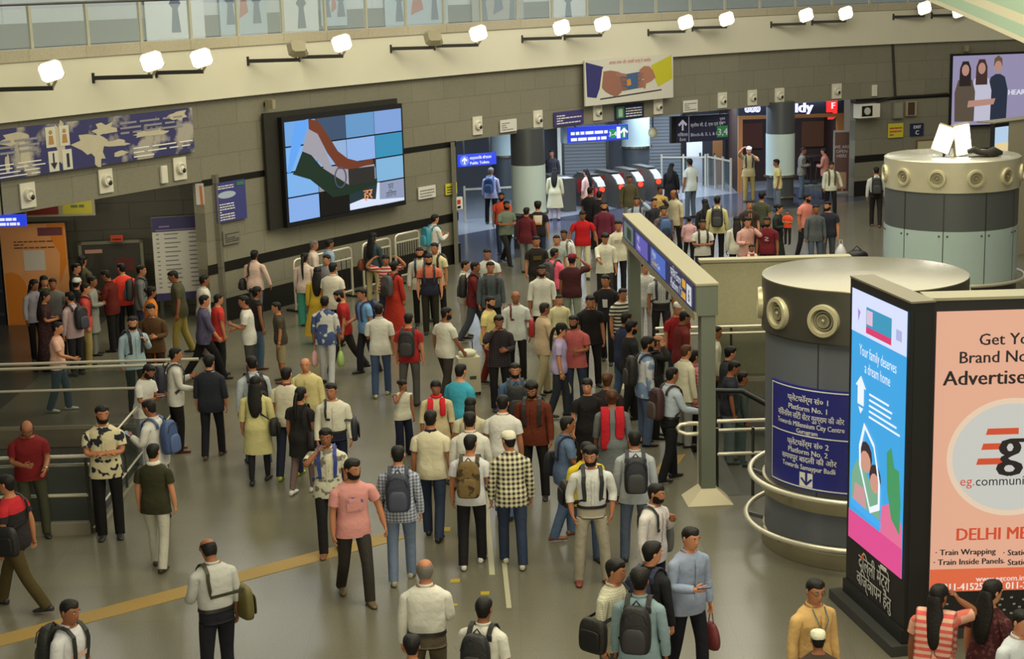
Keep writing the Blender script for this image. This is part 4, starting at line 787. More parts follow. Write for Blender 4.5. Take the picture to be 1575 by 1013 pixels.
# hanging signs
def hang(n, lab, L, Rr, lb, y, m, th=.22):
    a = atY(*L, y); c = atY(*Rr, y+.6); zb = atY(*lb, y).z; d = V((c.x-a.x, c.y-a.y, 0)); h = (a.z+c.z)/2-zb
    r = thing(n, lab, 'sign', ((a.x+c.x)/2, (a.y+c.y)/2, zb), atan2(d.y, d.x)); w = d.length
    MB().box(-w/2, w/2, 0, th, 0, h).build('case', m, r)
    for s in (-.35, .35): MB().box(w*s-.02, w*s+.02, th/2-.02, th/2+.02, h, 3.29-zb).build('hanger', DSTEEL, r)
    return r, w, h
SB = glow('hall_blue', (46, 70, 230), .9); SWH = glow('hall_white', (236, 240, 255), 1.1); SGR = glow('hall_green', (40, 150, 90), .9)
r, w, h = hang('lit_sign', 'lit blue direction sign hanging over the ticket gates', (872, 198), (966, 190), (872, 220), 46.9, SB)
MB().box(-w/2-.12, -w/2, 0, .22, 0, h).build('end_cap', mat('cap_pale', (170, 200, 226), .4), r)
lines(r, w, h, SWH, -.006, 2, .06, .66, .1, .9, 51, .5); MB().box(w*.19, w*.29, -.01, 0, h*.15, h*.75).build('green_tile', SGR, r); text('3-4', h*.45, w*.24, -.014, h*.28, SWH, r, 'CENTER'); MB().box(w*.31, w*.37, -.01, 0, h*.12, h*.88).build('white_tile', SWH, r); MB().box(w*.39, w*.47, -.01, 0, h*.1, h*.9).build('green_tile', SGR, r); arrow_up('arrow', w*.43, h*.18, h*.64, -.014, SWH, r)
r, w, h = hang('lit_sign', 'lit blue public toilets sign at the left of the hall opening', (706, 238), (763, 235), (706, 257), 50, SB, .12)
text('सार्वजनिक शौचालय', h*.32, -w*.22, -.006, h*.56, SWH, r, bold=.004, sx=.85); text('Public Toilets', h*.34, -w*.22, -.006, h*.14, SWH, r, bold=.006); MB().flat([(-w*.36+.16*cos(k*pi/8), h*.5+.16*sin(k*pi/8)) for k in range(16)], -.004).build('disc', glow('sign_disc', (110, 130, 236), 1), r); arrow_up('arrow', -w*.36, h*.2, h*.6, -.008, SWH, r)
r, w, h = hang('direction_sign', 'dark navy direction sign with green exit numbers hanging above the gates', (1040, 180), (1121, 174), (1041, 220), 50.5, mat('sign_darknavy', (40, 42, 70), .4), .16)
MB().box(-w/2-.16, -w/2-.01, 0, .16, 0, h).build('end_cap', BLACK, r); SI = glow('sign_soft', (206, 206, 216), .5)
arrow_up('arrow', -w*.38, h*.46, h*.42, -.006, SI, r); text('निकास', h*.17, -w*.38, -.006, h*.24, SI, r, 'CENTER'); text('Exit', h*.17, -w*.38, -.006, h*.07, SI, r, 'CENTER'); MB().box(-w*.265, -w*.258, -.006, 0, h*.03, h*.97).build('divider', SI, r)
text('ब्लॉक बी, ई, एफ एवं एम', h*.17, -w*.23, -.006, h*.58, SI, r, sx=.9); text('Block-B, E, L & M', h*.17, -w*.23, -.006, h*.22, SI, r); MB().box(w*.27, w*.48, -.008, 0, h*.12, h*.55).build('green_tile', glow('dim_green', (48, 130, 66), .6), r); text('3,4', h*.36, w*.375, -.012, h*.2, SI, r, 'CENTER', .012); text('द्वार\nGate', h*.13, w*.375, -.006, h*.78, SI, r, 'CENTER')
p = atY(1004, 198, 49.9); t = thing('pendant_lamp', 'small pale pendant hanging between the two direction signs', 'lamp', p); MB().ell((0, 0, -.12), (.14, .14, .17), 14, 8).build('globe', mat('pendant_pale', (200, 190, 150), .5), t, 'all'); MB().tube([(0, 0, .04), (0, 0, 3.29-p.z)], .02, 6).build('cord', BLACK, t)
# shop
SX0, SX1, SY = 7.85, 11.42, 55.15
OR = mat('shop_orange', (170, 110, 56), .5); SHD = mat('shop_dark', (52, 32, 28), .6, noise=.5, nscale=3)
s = thing('shop_front', 'orange framed shop front with a glowing sign band at the back right', 'shop front', (SX0, SY, 0)); sw_ = SX1-SX0
MB().box(0, .14, 0, .25, 0, 2.62).build('jamb', OR, s); MB().box(sw_-.22, sw_, 0, .25, 0, 2.62).build('jamb', OR, s); MB().box(.14, sw_-.22, 0, .25, 2.5, 2.62).build('lintel', OR, s)
MB().box(0, sw_, .05, .3, 2.62, 3.3).build('sign_band', mat('band_navy', (28, 28, 44), .5), s)
bs = MB(); bs.box(0, .05, .25, 3.2, 0, 3.2); bs.box(sw_-.05, sw_, .25, 3.2, 0, 3.2); bs.box(0, sw_, 3.2, 3.25, 0, 3.2); bs.build('interior_wall', SHD, s)
for k in range(3): MB().box(.5+1.1*k, 1.3+1.1*k, 3.1, 3.18, 1.2, 2.1).build('menu_panel', glow('menu%d' % k, ((120, 60, 40), (90, 40, 36), (130, 80, 50))[k], .15), s)
SG = glow('shop_letters', (190, 196, 255), 2.2)
x, z = atY(1224, 173, SY).x-SX0, atY(1224, 173, SY).z; text('ldy', .52, x-.05, .04, z, SG, s, bold=.05); x, z = atY(1145, 170, SY).x-SX0, atY(1145, 171, SY).z; text('000', .34, x, .04, z-.05, SG, s, bold=.05)
x, z = atY(1279, 170, SY).x-SX0, atY(1279, 168, SY).z; rd = glow('shop_red', (230, 40, 40), 1.4)
MB().prism([(x-.17, z-.1), (x+.2, z-.1), (x+.2, z+.36), (x-.17, z+.36)], 0.02, .05).build('logo_block', rd, s); MB().prism([(x+.2, z-.1), (x+.18, z-.24), (x+.05, z-.34), (x-.12, z-.34), (x-.12, z-.26), (x+.02, z-.24), (x+.06, z-.1)], .02, .05).build('logo_tail', rd, s); text('F', .3, x-.03, .012, z+.02, glow('shop_pink', (255, 190, 200), 1.6), s, bold=.03)
r, w = upright('poster_stand', 'tall brown poster stand at the right side of the shop entrance', 'poster', 1281, 1306, 54.6, 0, 2.1, mat('stand_frame', (150, 150, 142), .5), .08, 'frame')
MB().box(-w*.42, w*.44, -.09, -.08, .06, 2.04).build('print', mat('stand_print', (92, 62, 54), .5), r); text('WE ARE\nOPEN\nHERE', .15, 0, -.095, 1.5, mat('stand_ink', (170, 160, 156), .5), r, 'CENTER', .006); MB().box(-w*.3, w*.3, -.094, -.09, .15, .7).build('picture', mat('stand_pic', (166, 130, 96), .5), r)
def table(lab, x, y):
    t = thing('cafe_table', lab, 'table', (x, y, 0)); MB().lathe([(.36, .98), (.36, 1.02)], 24).build('top', mat('table_dark', (60, 50, 46), .4), t); MB().tube([(0, 0, .03), (0, 0, .98)], .035, 8).build('column', DSTEEL, t); MB().lathe([(.25, 0), (.22, .03), (.04, .05)], 20).build('foot', DSTEEL, t)
p = at(1250, 285); table('dark high round table in the shop entrance', p.x, p.y+.35)
for k, (px, py) in enumerate(((1238, 280), (1262, 283))):
    p = at(px, py); t = thing('bar_stool', ['dark stool left of the high table in the shop', 'dark stool right of the high table in the shop'][k], 'stool', (p.x, p.y+.4, 0)); MB().lathe([(.0, .70), (.17, .70), (.17, .74), (0, .75)], 16).build('seat', BLACK, t)
    for s_ in range(4): MB().tube([(.1*cos(s_*pi/2+.8), .1*sin(s_*pi/2+.8), .7), (.2*cos(s_*pi/2+.8), .2*sin(s_*pi/2+.8), 0)], .014, 6).build('leg', DSTEEL, t)
# bags on the floor
p = at(1293, 402); t = thing('plastic_bag', 'white plastic carrier bag hanging beside the man in the navy polo shirt', 'bag', (p.x, p.y, .0)); MB().tube([(0, 0, .02), (0, 0, .2), (0, 0, .38), (0, 0, .46)], [.15, .17, .08, .015], 12).build('bag', mat('bag_white', (214, 214, 216), .4), t, 'all'); MB().tube([(-.05, 0, .42), (-.03, 0, .56), (.03, 0, .56), (.05, 0, .42)], .008, 6).build('handle', OFFW, t)
p = at(1320, 405); t = thing('holdall', 'black holdall on the floor behind the cream topped column', 'bag', (p.x, p.y+.2, 0)); MB().ell((0, 0, .16), (.3, .16, .16), 16, 10).build('body', BLACK, t, 'all'); MB().tube([(-.12, 0, .3), (0, 0, .42), (.12, 0, .3)], .015, 6).build('handle', BLACK, t)
# white suitcase pulled in the middle of the crowd
p = at(721, 606); t = thing('suitcase', 'tall cream suitcase standing in the middle of the crowd', 'suitcase', (p.x, p.y, 0), R_(15))
MB().box(-.2, .2, -.13, .13, .06, .70).build('shell', mat('case_cream', (206, 200, 172), .5), t); MB().tube([(-.12, .1, .7), (-.12, .1, .95), (.12, .1, .95), (.12, .1, .7)], .012, 8).build('handle', DSTEEL, t)
for s in (-1, 1): MB().tube([(s*.17, -.08, .035), (s*.2, -.08, .035)], .035, 10).build('wheel', BLACK, t); MB().tube([(s*.17, .08, .035), (s*.2, .08, .035)], .035, 10).build('wheel', BLACK, t)
MB().box(.0, .12, -.136, -.13, .3, .36).build('badge', mat('badge_dark', (80, 80, 76), .5), t); MB().ell((0, 0, .76), (.17, .13, .08), 14, 8).build('cloth_on_top', mat('cloth_cream', (206, 204, 180), .7), t, 'all')

# ------------------------------------------------------------------ curved pale green soffit at the top right
GRN = mat('soffit_green', (150, 176, 152), .5); CRM = mat('soffit_cream', (196, 190, 162), .5)
b = MB(); path = [atY(1378+36*k, -18+14.5*k+.9*max(0, k-2)**1.4, 24-1.1*k) for k in range(9)]; zs = (0, .05, .17, .27, .42, 1.5); n = len(zs); pv = []; fs = []; ms = []
for k, q in enumerate(path):
    for i, z in enumerate(zs): pv += [q+V((.25*z, -.12*z, z)), q+V((.25*z+.1, -.12*z+.4, z))]
n2 = 2*n
for k in range(8):
    o, e = k*n2, (k+1)*n2
    for i in range(n-1):
        fs += [(o+2*i, e+2*i, e+2*i+2, o+2*i+2), (o+2*i+1, o+2*i+3, e+2*i+3, e+2*i+1)]; ms += [1 if i in (1, 3) else 0]*2
    fs += [(o, o+1, e+1, e), (o+n2-2, e+n2-2, e+n2-1, o+n2-1)]; ms += [0, 0]
for o in (0, 8*n2): fs += [tuple(o+2*i for i in range(n))+tuple(o+2*i+1 for i in reversed(range(n)))]; ms += [0]
b.v = [tuple(p) for p in pv]; b.f = fs; b.m = ms; struct(b.build('ceiling_canopy_beam', [CRM, GRN]))

# ================================================================== people
# body frame: x right, y forward (the way the person faces), z up; built for a height of 1.72 m
def interp(t, k):
    for i in range(len(t)-1):
        a, b = t[i], t[i+1]
        if a[0] <= k <= b[0]:
            f = (k-a[0])/(b[0]-a[0]+1e-9); return [a[j]+(b[j]-a[j])*f for j in range(1, len(a))]
    return list((t[0] if k < t[0][0] else t[-1])[1:])
TORSO_M = ((.80, .150, .105), (.86, .166, .112), (.93, .166, .114), (1.02, .150, .106), (1.12, .148, .104), (1.22, .162, .112), (1.30, .176, .116), (1.37, .178, .106), (1.425, .145, .088), (1.455, .085, .068), (1.475, .060, .060))
TORSO_F = ((.80, .158, .112), (.86, .174, .120), (.93, .172, .120), (1.02, .144, .104), (1.10, .132, .098), (1.20, .146, .112), (1.29, .154, .122), (1.36, .154, .100), (1.415, .126, .082), (1.455, .072, .060), (1.475, .052, .054))
HEADR = ((1.475, .056, .050, .062), (1.505, .056, .050, .064), (1.512, .058, .072, .068), (1.528, .058, .088, .074), (1.55, .065, .093, .084), (1.575, .070, .094, .092), (1.60, .074, .094, .100), (1.628, .076, .090, .104), (1.65, .077, .093, .106), (1.675, .074, .087, .102), (1.697, .062, .070, .084), (1.712, .040, .044, .052), (1.720, .012, .012, .014))
def head_pt(z, a, o=0.0):
    rx, rf, rb = interp(HEADR, z); c, s = cos(a), sin(a); ry = rf if s > 0 else rb
    return V(((rx+o)*c, (ry+o)*s+.008, z+(o*.9 if z > 1.69 else 0)))
class Pose:
    def __init__(p, legs, armL, armR, lean=0.0, yaw=0.0, pitch=0.0, roll=0.0, wide=1.0):
        TL, SL, TR, SR = legs
        p.lean, p.yaw, p.pitch, p.wide = lean, yaw, pitch, wide
        hipz = .90
        def leg(sx, t, s):
            h = V((sx*.088, 0, hipz)); k = h+V((t[0]*sx, t[1], -1)).normalized()*.42; a = k+V((s[0]*sx, s[1], -1)).normalized()*.41; return [h, k, a]
        p.legs = {-1: leg(-1, TL, SL), 1: leg(1, TR, SR)}
        dz = .075-min(l[2].z for l in p.legs.values()); p.dz = dz
        for l in p.legs.values():
            for q in l: q.z += dz
        p.M = Matrix.Translation((0, 0, .95+dz)) @ Matrix.Rotation(-lean, 4, 'X') @ Matrix.Translation((0, 0, -.95))
        n = V((0, -.008, 1.485))
        p.H = p.M @ Matrix.Translation(n) @ Matrix.Rotation(-yaw, 4, 'Z') @ Matrix.Rotation(-pitch, 4, 'X') @ Matrix.Rotation(roll, 4, 'Y') @ Matrix.Translation(-n)
        p.arms = {}
        for sx, A in ((-1, armL), (1, armR)):
            u = V((A[0][0]*sx, A[0][1], A[0][2])).normalized(); f = V((A[1][0]*sx, A[1][1], A[1][2])).normalized(); h = V((A[2][0]*sx, A[2][1], A[2][2])).normalized() if len(A) > 2 else f
            s = V((sx*.178, -.005, 1.395)); e = s+u*.285; w = e+f*.245; R = p.M.to_3x3()
            p.arms[sx] = [p.M @ s, p.M @ e, p.M @ w, R @ h]
    def tor(p, v): return p.M @ v if v.z > .95 else (V((v.x, v.y, v.z+p.dz)) if v.z < .87 else (p.M @ v))
NB = 16
def ring_frame(d0, d1, vecs):
    q = d0.rotation_difference(d1); return [q @ v for v in vecs]
def limb(b, loop_vecs, d, stations, mi, first=None):
    """tube through stations [(point, radius)] whose rings keep the order of loop_vecs (unit vectors about d)"""
    n = len(loop_vecs); prev = first; P = [s[0] for s in stations]; cur = d; vecs = loop_vecs; out = []
    for i, (c, r) in enumerate(stations):
        nd = ((P[i+1]-c) if i == 0 else (c-P[i-1]) if i == len(P)-1 else (P[i+1]-c).normalized()+(c-P[i-1]).normalized()).normalized()
        vecs = ring_frame(cur, nd, vecs); vecs = [(v-nd*v.dot(nd)).normalized() for v in vecs]; cur = nd
        base = len(b.v)
        for v in vecs: b.v.append(tuple(c+v*r))
        ids = [base+k for k in range(n)]
        if prev: 
            for k in range(n): b.f.append((prev[k], prev[(k+1) % n], ids[(k+1) % n], ids[k])); b.m.append(mi)
        prev = ids; out.append(ids)
    return out, vecs, cur
def torso(b, p, T, zs, off, mi, arms=None, legs=None, belly=0.0, loose=0.0, cap=None):
    """loft of the trunk with holes bridged to sleeves / trouser legs: one continuous surface"""
    rows = []; sk = (1.28, 1.345, 1.405)
    Z = sorted(set([z for z in zs if not (arms and 1.26 < z < 1.42)] + (list(sk) if arms else [])))
    for z in Z:
        rx, ry = interp(T, z); o = off(z) if callable(off) else off; base = len(b.v)
        if loose and z < 1.26: rx = max(rx, rx+(.160-rx)*loose); ry = max(ry, ry+(.112-ry)*loose)
        for k in range(NB):
            a = 2*pi*k/NB; c, s = cos(a), sin(a); ex = .82
            x = (rx*p.wide+o)*abs(c)**ex*(1 if c > 0 else -1); y = (ry*p.wide+o)*abs(s)**ex*(1 if s > 0 else -1)
            if belly and s > 0: y += belly*s*max(0, 1-abs(z-1.06)/.2)
            b.v.append(tuple(p.tor(V((x, y, z)))))
        rows.append([base+k for k in range(NB)])
    for i in range(len(Z)-1):
        for k in range(NB):
            if arms and sk[0] <= Z[i] < sk[2] and k in (15, 0, 7, 8): continue
            b.f.append((rows[i][k], rows[i][(k+1) % NB], rows[i+1][(k+1) % NB], rows[i+1][k])); b.m.append(mi)
    if arms:
        i0 = Z.index(sk[0]); A, B_, C = rows[i0], rows[i0+1], rows[i0+2]
        for sx, col in ((1, (15, 0, 1)), (-1, (7, 8, 9))):
            l = [A[col[0]], A[col[1]], A[col[2]], B_[col[2]], C[col[2]], C[col[1]], C[col[0]], B_[col[0]]]
            cen = sum((V(b.v[i]) for i in l), V())/8; nrm = (p.M.to_3x3() @ V((sx, 0, 0)))
            vec = [(V(b.v[i])-cen) for i in l]; vec = [(v-nrm*v.dot(nrm)).normalized() for v in vec]
            arms(sx, l, vec, nrm)
    if legs:
        r = rows[0]; cb = len(b.v); zc = sum(b.v[i][2] for i in r)/NB-.075; b.v.append((0, 0, zc))
        for sx, idx in ((1, (12, 13, 14, 15, 0, 1, 2, 3, 4)), (-1, (4, 5, 6, 7, 8, 9, 10, 11, 12))):
            l = [r[i] for i in idx]+[cb]; ang = [-112, -80, -54, -27, 0, 27, 54, 80, 112, 180]
            vec = [V((cos(R_(a)), sin(R_(a)), 0)) if sx > 0 else V((-cos(R_(a)), -sin(R_(a)), 0)) for a in ang]
            legs(sx, l, vec, V((0, 0, -1)))
    if cap: b.f.append(tuple(rows[-1])); b.m.append(mi)
    return rows, Z
def arm_st(p, sx, off, r, upto=1.0):
    s, e, w, h = p.arms[sx]; k = p.wide*.5+.5
    st = [(s+(e-s)*.10+V((0, 0, .0)), r[0]*k+off), (s+(e-s)*.35, r[1]*k+off), (s+(e-s)*.7, r[2]*k+off), (e+(s-e)*.10, r[3]*k+off), (e+(w-e)*.12, r[3]*k+off), (e+(w-e)*.4, r[4]*k+off), (e+(w-e)*.75, r[5]*k+off), (w, r[6]*k+off)]
    if upto < 1: 
        L = [.0535*0+.05, .175, .35, .45, .55, .65, .87, 1.0]; q = [x for x, l in zip(st, L) if l <= upto]
        if len(q) < 3: q = st[:3]
        return q
    return st
AR = (.056, .050, .046, .041, .042, .036, .028)
def leg_st(p, sx, off, R, upto=1.0):
    h, k, a = p.legs[sx]; 
    st = [(h+(k-h)*.22, R[0]+off), (h+(k-h)*.55, R[1]+off), (k+(h-k)*.12, R[2]+off), (k+(a-k)*.10, R[3]+off), (k+(a-k)*.38, R[4]+off), (k+(a-k)*.75, R[5]+off), (a, R[6]+off)]
    return st[:upto] if upto != 1.0 else st
LR = (.088, .076, .060, .055, .056, .043, .036)
def hand(b, p, sx, vecs, d, last, mi, curl):
    w = p.arms[sx][2]; h = p.arms[sx][3]; f = (p.arms[sx][2]-p.arms[sx][1]).normalized()
    t = V((0, 1, 0)) if abs(f.y) < .75 else V((0, 0, 1))           # thumb side
    wd = (t-h*t.dot(h)).normalized(); th = h.cross(wd)*(1 if True else -1); prev = last
    inn = V((-sx, 0, 0)); pn = th if th.dot(inn) > 0 else -th       # palm normal
    for dist, rw, rt in ((.022, .030, .018), (.055, .041, .017), (.088, .041, .014)):
        c = w+h*dist; base = len(b.v); n = len(vecs)
        for v in vecs:
            q = wd*v.dot(wd)*rw/max(.3, 1)+th*v.dot(th)*rt; b.v.append(tuple(c+q))
        ids = [base+k for k in range(n)]
        for k in range(n): b.f.append((prev[k], prev[(k+1) % n], ids[(k+1) % n], ids[k])); b.m.append(mi)
        prev = ids
    b.f.append(tuple(prev)); b.m.append(mi)
    for i, (o, L) in enumerate(((.030, .070), (.010, .078), (-.010, .072), (-.029, .056))):
        c = w+h*.078+wd*o; pts = [c]; dr = h.copy(); ax = h.cross(pn).normalized()
        for s in range(3):
            dr = Matrix.Rotation(curl*(.7+.12*i), 3, ax) @ dr; pts.append(pts[-1]+dr*L*(.42, .32, .26)[s])
        b.tube(pts, [.0095, .0092, .0085, .006], 6, mi)
    c = w+h*.018+wd*.022; d1 = (h*.75+wd*.7+pn*.25).normalized(); d2 = (h*.95+wd*.15+pn*.35).normalized()
    b.tube([c, c+d1*.035, c+d1*.035+d2*.03, c+d1*.035+d2*.055], [.013, .0115, .010, .007], 6, mi)
def body_mesh(p, T, curl=.45):
    b = MB()
    def arms(sx, l, vec, nrm):
        out, vv, d = limb(b, vec, nrm, arm_st(p, sx, 0, AR), 0, l); hand(b, p, sx, vv, d, out[-1], 0, curl)
    def legs(sx, l, vec, d):
        out, vv, dd = limb(b, vec, d, leg_st(p, sx, 0, LR), 0, l); b.f.append(tuple(out[-1])); b.m.append(0)
    rows, Z = torso(b, p, T, [t[0] for t in T if t[0] >= .86], 0.0, 0, arms, legs)
    prev = rows[-1]
    NS = NB                                            # the neck and head carry on from the collar ring
    for z, rx, rf, rb in HEADR[1:]:
        base = len(b.v)
        for k in range(NS):
            a = 2*pi*k/NS; v = head_pt(z, a)
            if 3 <= k <= 5:                            # nose bridge and tip, lips
                if k == 4: v.y += {1.575: .012, 1.60: .026, 1.628: .012, 1.55: .004}.get(z, 0)
                elif z == 1.628: v.y -= .006
            if k in (0, 8) and z in (1.60, 1.628): v.x *= 1.02
            b.v.append(tuple(p.H @ v))
        ids = [base+k for k in range(NS)]
        for k in range(NS): b.f.append((prev[k], prev[(k+1) % NS], ids[(k+1) % NS], ids[k])); b.m.append(0)
        prev = ids
    b.f.append(tuple(prev)); b.m.append(0)
    R3 = p.H.to_3x3()
    for s in (-1, 1):
        b.ell(p.H @ V((s*.031, .088, 1.634)), (.014, .010, .0075), 8, 5, 2, R3); b.ell(p.H @ V((s*.031, .0955, 1.634)), (.0065, .004, .0065), 6, 4, 1, R3)
        b.ell(p.H @ V((s*.032, .094, 1.655)), (.020, .008, .0045), 8, 4, 1, R3); b.ell(p.H @ V((s*.080, -.006, 1.615)), (.012, .020, .032), 8, 6, 0, R3)
    b.ell(p.H @ V((0, .097, 1.556)), (.023, .010, .007), 8, 4, 3, R3)
    return b
def wav(x, y, z, s): return .5*sin(17*x+9*z+s)+.3*sin(31*z+13*y+2.1*s)+.2*sin(41*x-23*y+s*3)
def crumple(b, amp, s):
    for i, v in enumerate(b.v):
        n = wav(*v, s)*amp; b.v[i] = (v[0]*(1+n), v[1]*(1+n*1.3), v[2]+n*.03)
def top_mesh(p, T, kind, sleeve, off=.02, belly=0.0, hem=None):
    """kind: tee, shirt (untucked), tuck, kurta, dress; sleeve: fraction of the arm covered"""
    b = MB(); female = T is TORSO_F
    zh = hem if hem else {'tee': .84, 'shirt': .80, 'tuck': .96, 'crop': .98, 'kurta': .52, 'long': .62, 'dress': .12}[kind]
    zs = [z for z in (.88, .93, .99, 1.06, 1.13, 1.20, 1.26, 1.42, 1.445, 1.462) if z > zh+.02]
    if zh >= .88: zs = [zh]+zs
    def o(z): return .006 if kind == 'tuck' and z < 1.0 else off*(1.0 if z < 1.4 else .62)+(.018 if z < 1.0 and kind != 'tuck' else 0)
    def arms(sx, l, vec, nrm):
        st = arm_st(p, sx, off*.75+.004, AR, sleeve)
        if sleeve < .5: st = [(c, r+.008*(i > 0)) for i, (c, r) in enumerate(st)]
        if sleeve > 0: limb(b, vec, nrm, st, 0, l)
        else: s_, e_ = p.arms[sx][0], p.arms[sx][1]; limb(b, vec, nrm, [(s_+(e_-s_)*.02, AR[0]+off*.6), (s_+(e_-s_)*.10, AR[0]+off*.5)], 0, l)
    rows, Z = torso(b, p, T, zs, o, 0, arms, None, belly, loose=0 if (female and kind in ('crop',)) else (.45 if female else .8))
    if zh < .88:                                       # skirt of the garment, wide enough for both legs
        prev = rows[0]; zz = [.84]+[.84-(.84-zh)*k/4 for k in range(1, 5)] if zh < .78 else [zh]
        for z in zz:
            c = V(); pts = []
            for sx in (-1, 1):
                h, k, a = p.legs[sx]; q = [h, k, a]; zt = z+p.dz*0
                for i in (0, 1):
                    if q[i].z >= zt >= q[i+1].z or (i == 1 and zt < q[2].z): f = (q[i].z-zt)/(q[i].z-q[i+1].z+1e-9); pts.append(q[i]+(q[i+1]-q[i])*min(f, 1.1)); break
                else: pts.append(h)
            rx, ry = interp(T, max(z, .80)); g = (.84-z)*(.07 if kind in ('kurta', 'long') else .16)
            y0, y1 = min(q.y for q in pts), max(q.y for q in pts); X = max(abs(q.x) for q in pts)
            ex = max(rx*p.wide, X+.095)+off+.012+g; fy = max(ry*p.wide+off, y1+.09)+.012+g*.8; by = max(ry*p.wide+off, -y0+.09)+.012+g*.8
            base = len(b.v)
            for k in range(NB):
                aa = 2*pi*k/NB; cs, sn = cos(aa), sin(aa); rp = 1+.03*sin(5*aa+z*9)*(zh < .7)
                b.v.append((ex*cs*rp, (fy if sn > 0 else by)*sn*rp, z+p.dz))
            ids = [base+k for k in range(NB)]
            for k in range(NB): b.f.append((ids[k], ids[(k+1) % NB], prev[(k+1) % NB], prev[k])); b.m.append(0)
            prev = ids
    crumple(b, .018, p.lean*9+p.yaw+zh)
    return b
def trouser_mesh(p, T, fit='reg', length=1.0):
    b = MB(); R = {'slim': (.092, .080, .064, .060, .062, .052, .048), 'reg': (.098, .088, .074, .070, .072, .068, .064), 'wide': (.108, .102, .096, .098, .102, .106, .112), 'leg': (.090, .078, .062, .057, .058, .046, .040)}[fit]
    def legs(sx, l, vec, d):
        st = leg_st(p, sx, .006, R)
        if length < 1: st = st[:4]
        else: h, k, a = p.legs[sx]; st[-1] = (a+(a-k).normalized()*(.03 if fit in ('reg', 'wide') else -.01), st[-1][1])
        limb(b, vec, d, st, 0, l)
    torso(b, p, T, [.86, .90, .94, .98, 1.01], lambda z: .014 if z > .93 else .012, 0, None, legs)
    crumple(b, .014, p.lean*5+p.yaw); return b
def shoe_mesh(p, sx, pitch=None):
    b = MB(); a = p.legs[sx][2]; k = p.legs[sx][1]; sh = (a-k).normalized(); lift = a.z-.075
    pt = max(-.9, min(.6, -lift*4.0)) if lift > .02 else 0.0
    M = Matrix.Translation((a.x, a.y, a.z)) @ Matrix.Rotation(R_(-7*sx), 4, 'Z') @ Matrix.Rotation(pt, 4, 'X')
    ps = ((-.085, .028, .0, .05), (-.07, .036, .0, .075), (-.02, .040, .0, .085), (.04, .042, .0, .07), (.10, .046, .0, .055), (.15, .042, .002, .045), (.185, .022, .008, .032)); n = 10; vs = []
    for y, rx, z0, zt in ps:
        for i in range(n):
            t = 2*pi*i/n; c, s = cos(t), sin(t); vs.append(M @ V((rx*abs(c)**.7*(1 if c > 0 else -1), y, -.075+z0+(zt-z0)*(.5+.5*(abs(s)**.8)*(1 if s > 0 else -1)))))
    L = len(ps); b.add(vs, [(i*n+k, i*n+(k+1) % n, (i+1)*n+(k+1) % n, (i+1)*n+k) for i in range(L-1) for k in range(n)]+[tuple(range(n))[::-1], tuple(range((L-1)*n, L*n))])
    return b
def scalp(p, low, o=.016, top=1.72, nr=7, edge=.002, n=24, seed=0):
    """hair shell over the skull; low(a) gives the hairline height for each direction"""
    b = MB(); g = random.Random(seed); vs = []
    for j in range(nr):
        f = j/(nr-1)
        for k in range(n):
            a = 2*pi*k/n; z0 = low(a); z = z0+(min(top, 1.7195)-z0)*(1-(1-f)**1.35); ff = min(1, f*1.9); off = edge+(o-edge)*ff*ff*(3-2*ff)+g.uniform(-.0025, .0025)*(0 < j)
            vs.append(p.H @ head_pt(min(z, 1.7195), a, off*(1-.45*max(0, sin(a))*(z < 1.708))))
    fs = [(j*n+k, j*n+(k+1) % n, (j+1)*n+(k+1) % n, (j+1)*n+k) for j in range(nr-1) for k in range(n)]+[tuple(range((nr-1)*n, nr*n))]
    vs += [p.H @ head_pt(low(2*pi*k/n), 2*pi*k/n, -.004) for k in range(n)]
    fs += [(nr*n+k, nr*n+(k+1) % n, (k+1) % n, k) for k in range(n)]; b.add(vs, fs); return b
def hl_short(a):
    s = sin(a); return 1.680+.008*max(0, 1-abs(s-.72)/.18) if s > .55 else (1.680-(.55-s)/.55*.063 if s > 0 else 1.617-min(1, -s*1.6)*.085)
def hl_long(a):
    s = sin(a); return 1.668 if s > .7 else (1.668-(.7-s)/.7*.09 if s > 0 else 1.578-min(1, -s*1.6)*.07)
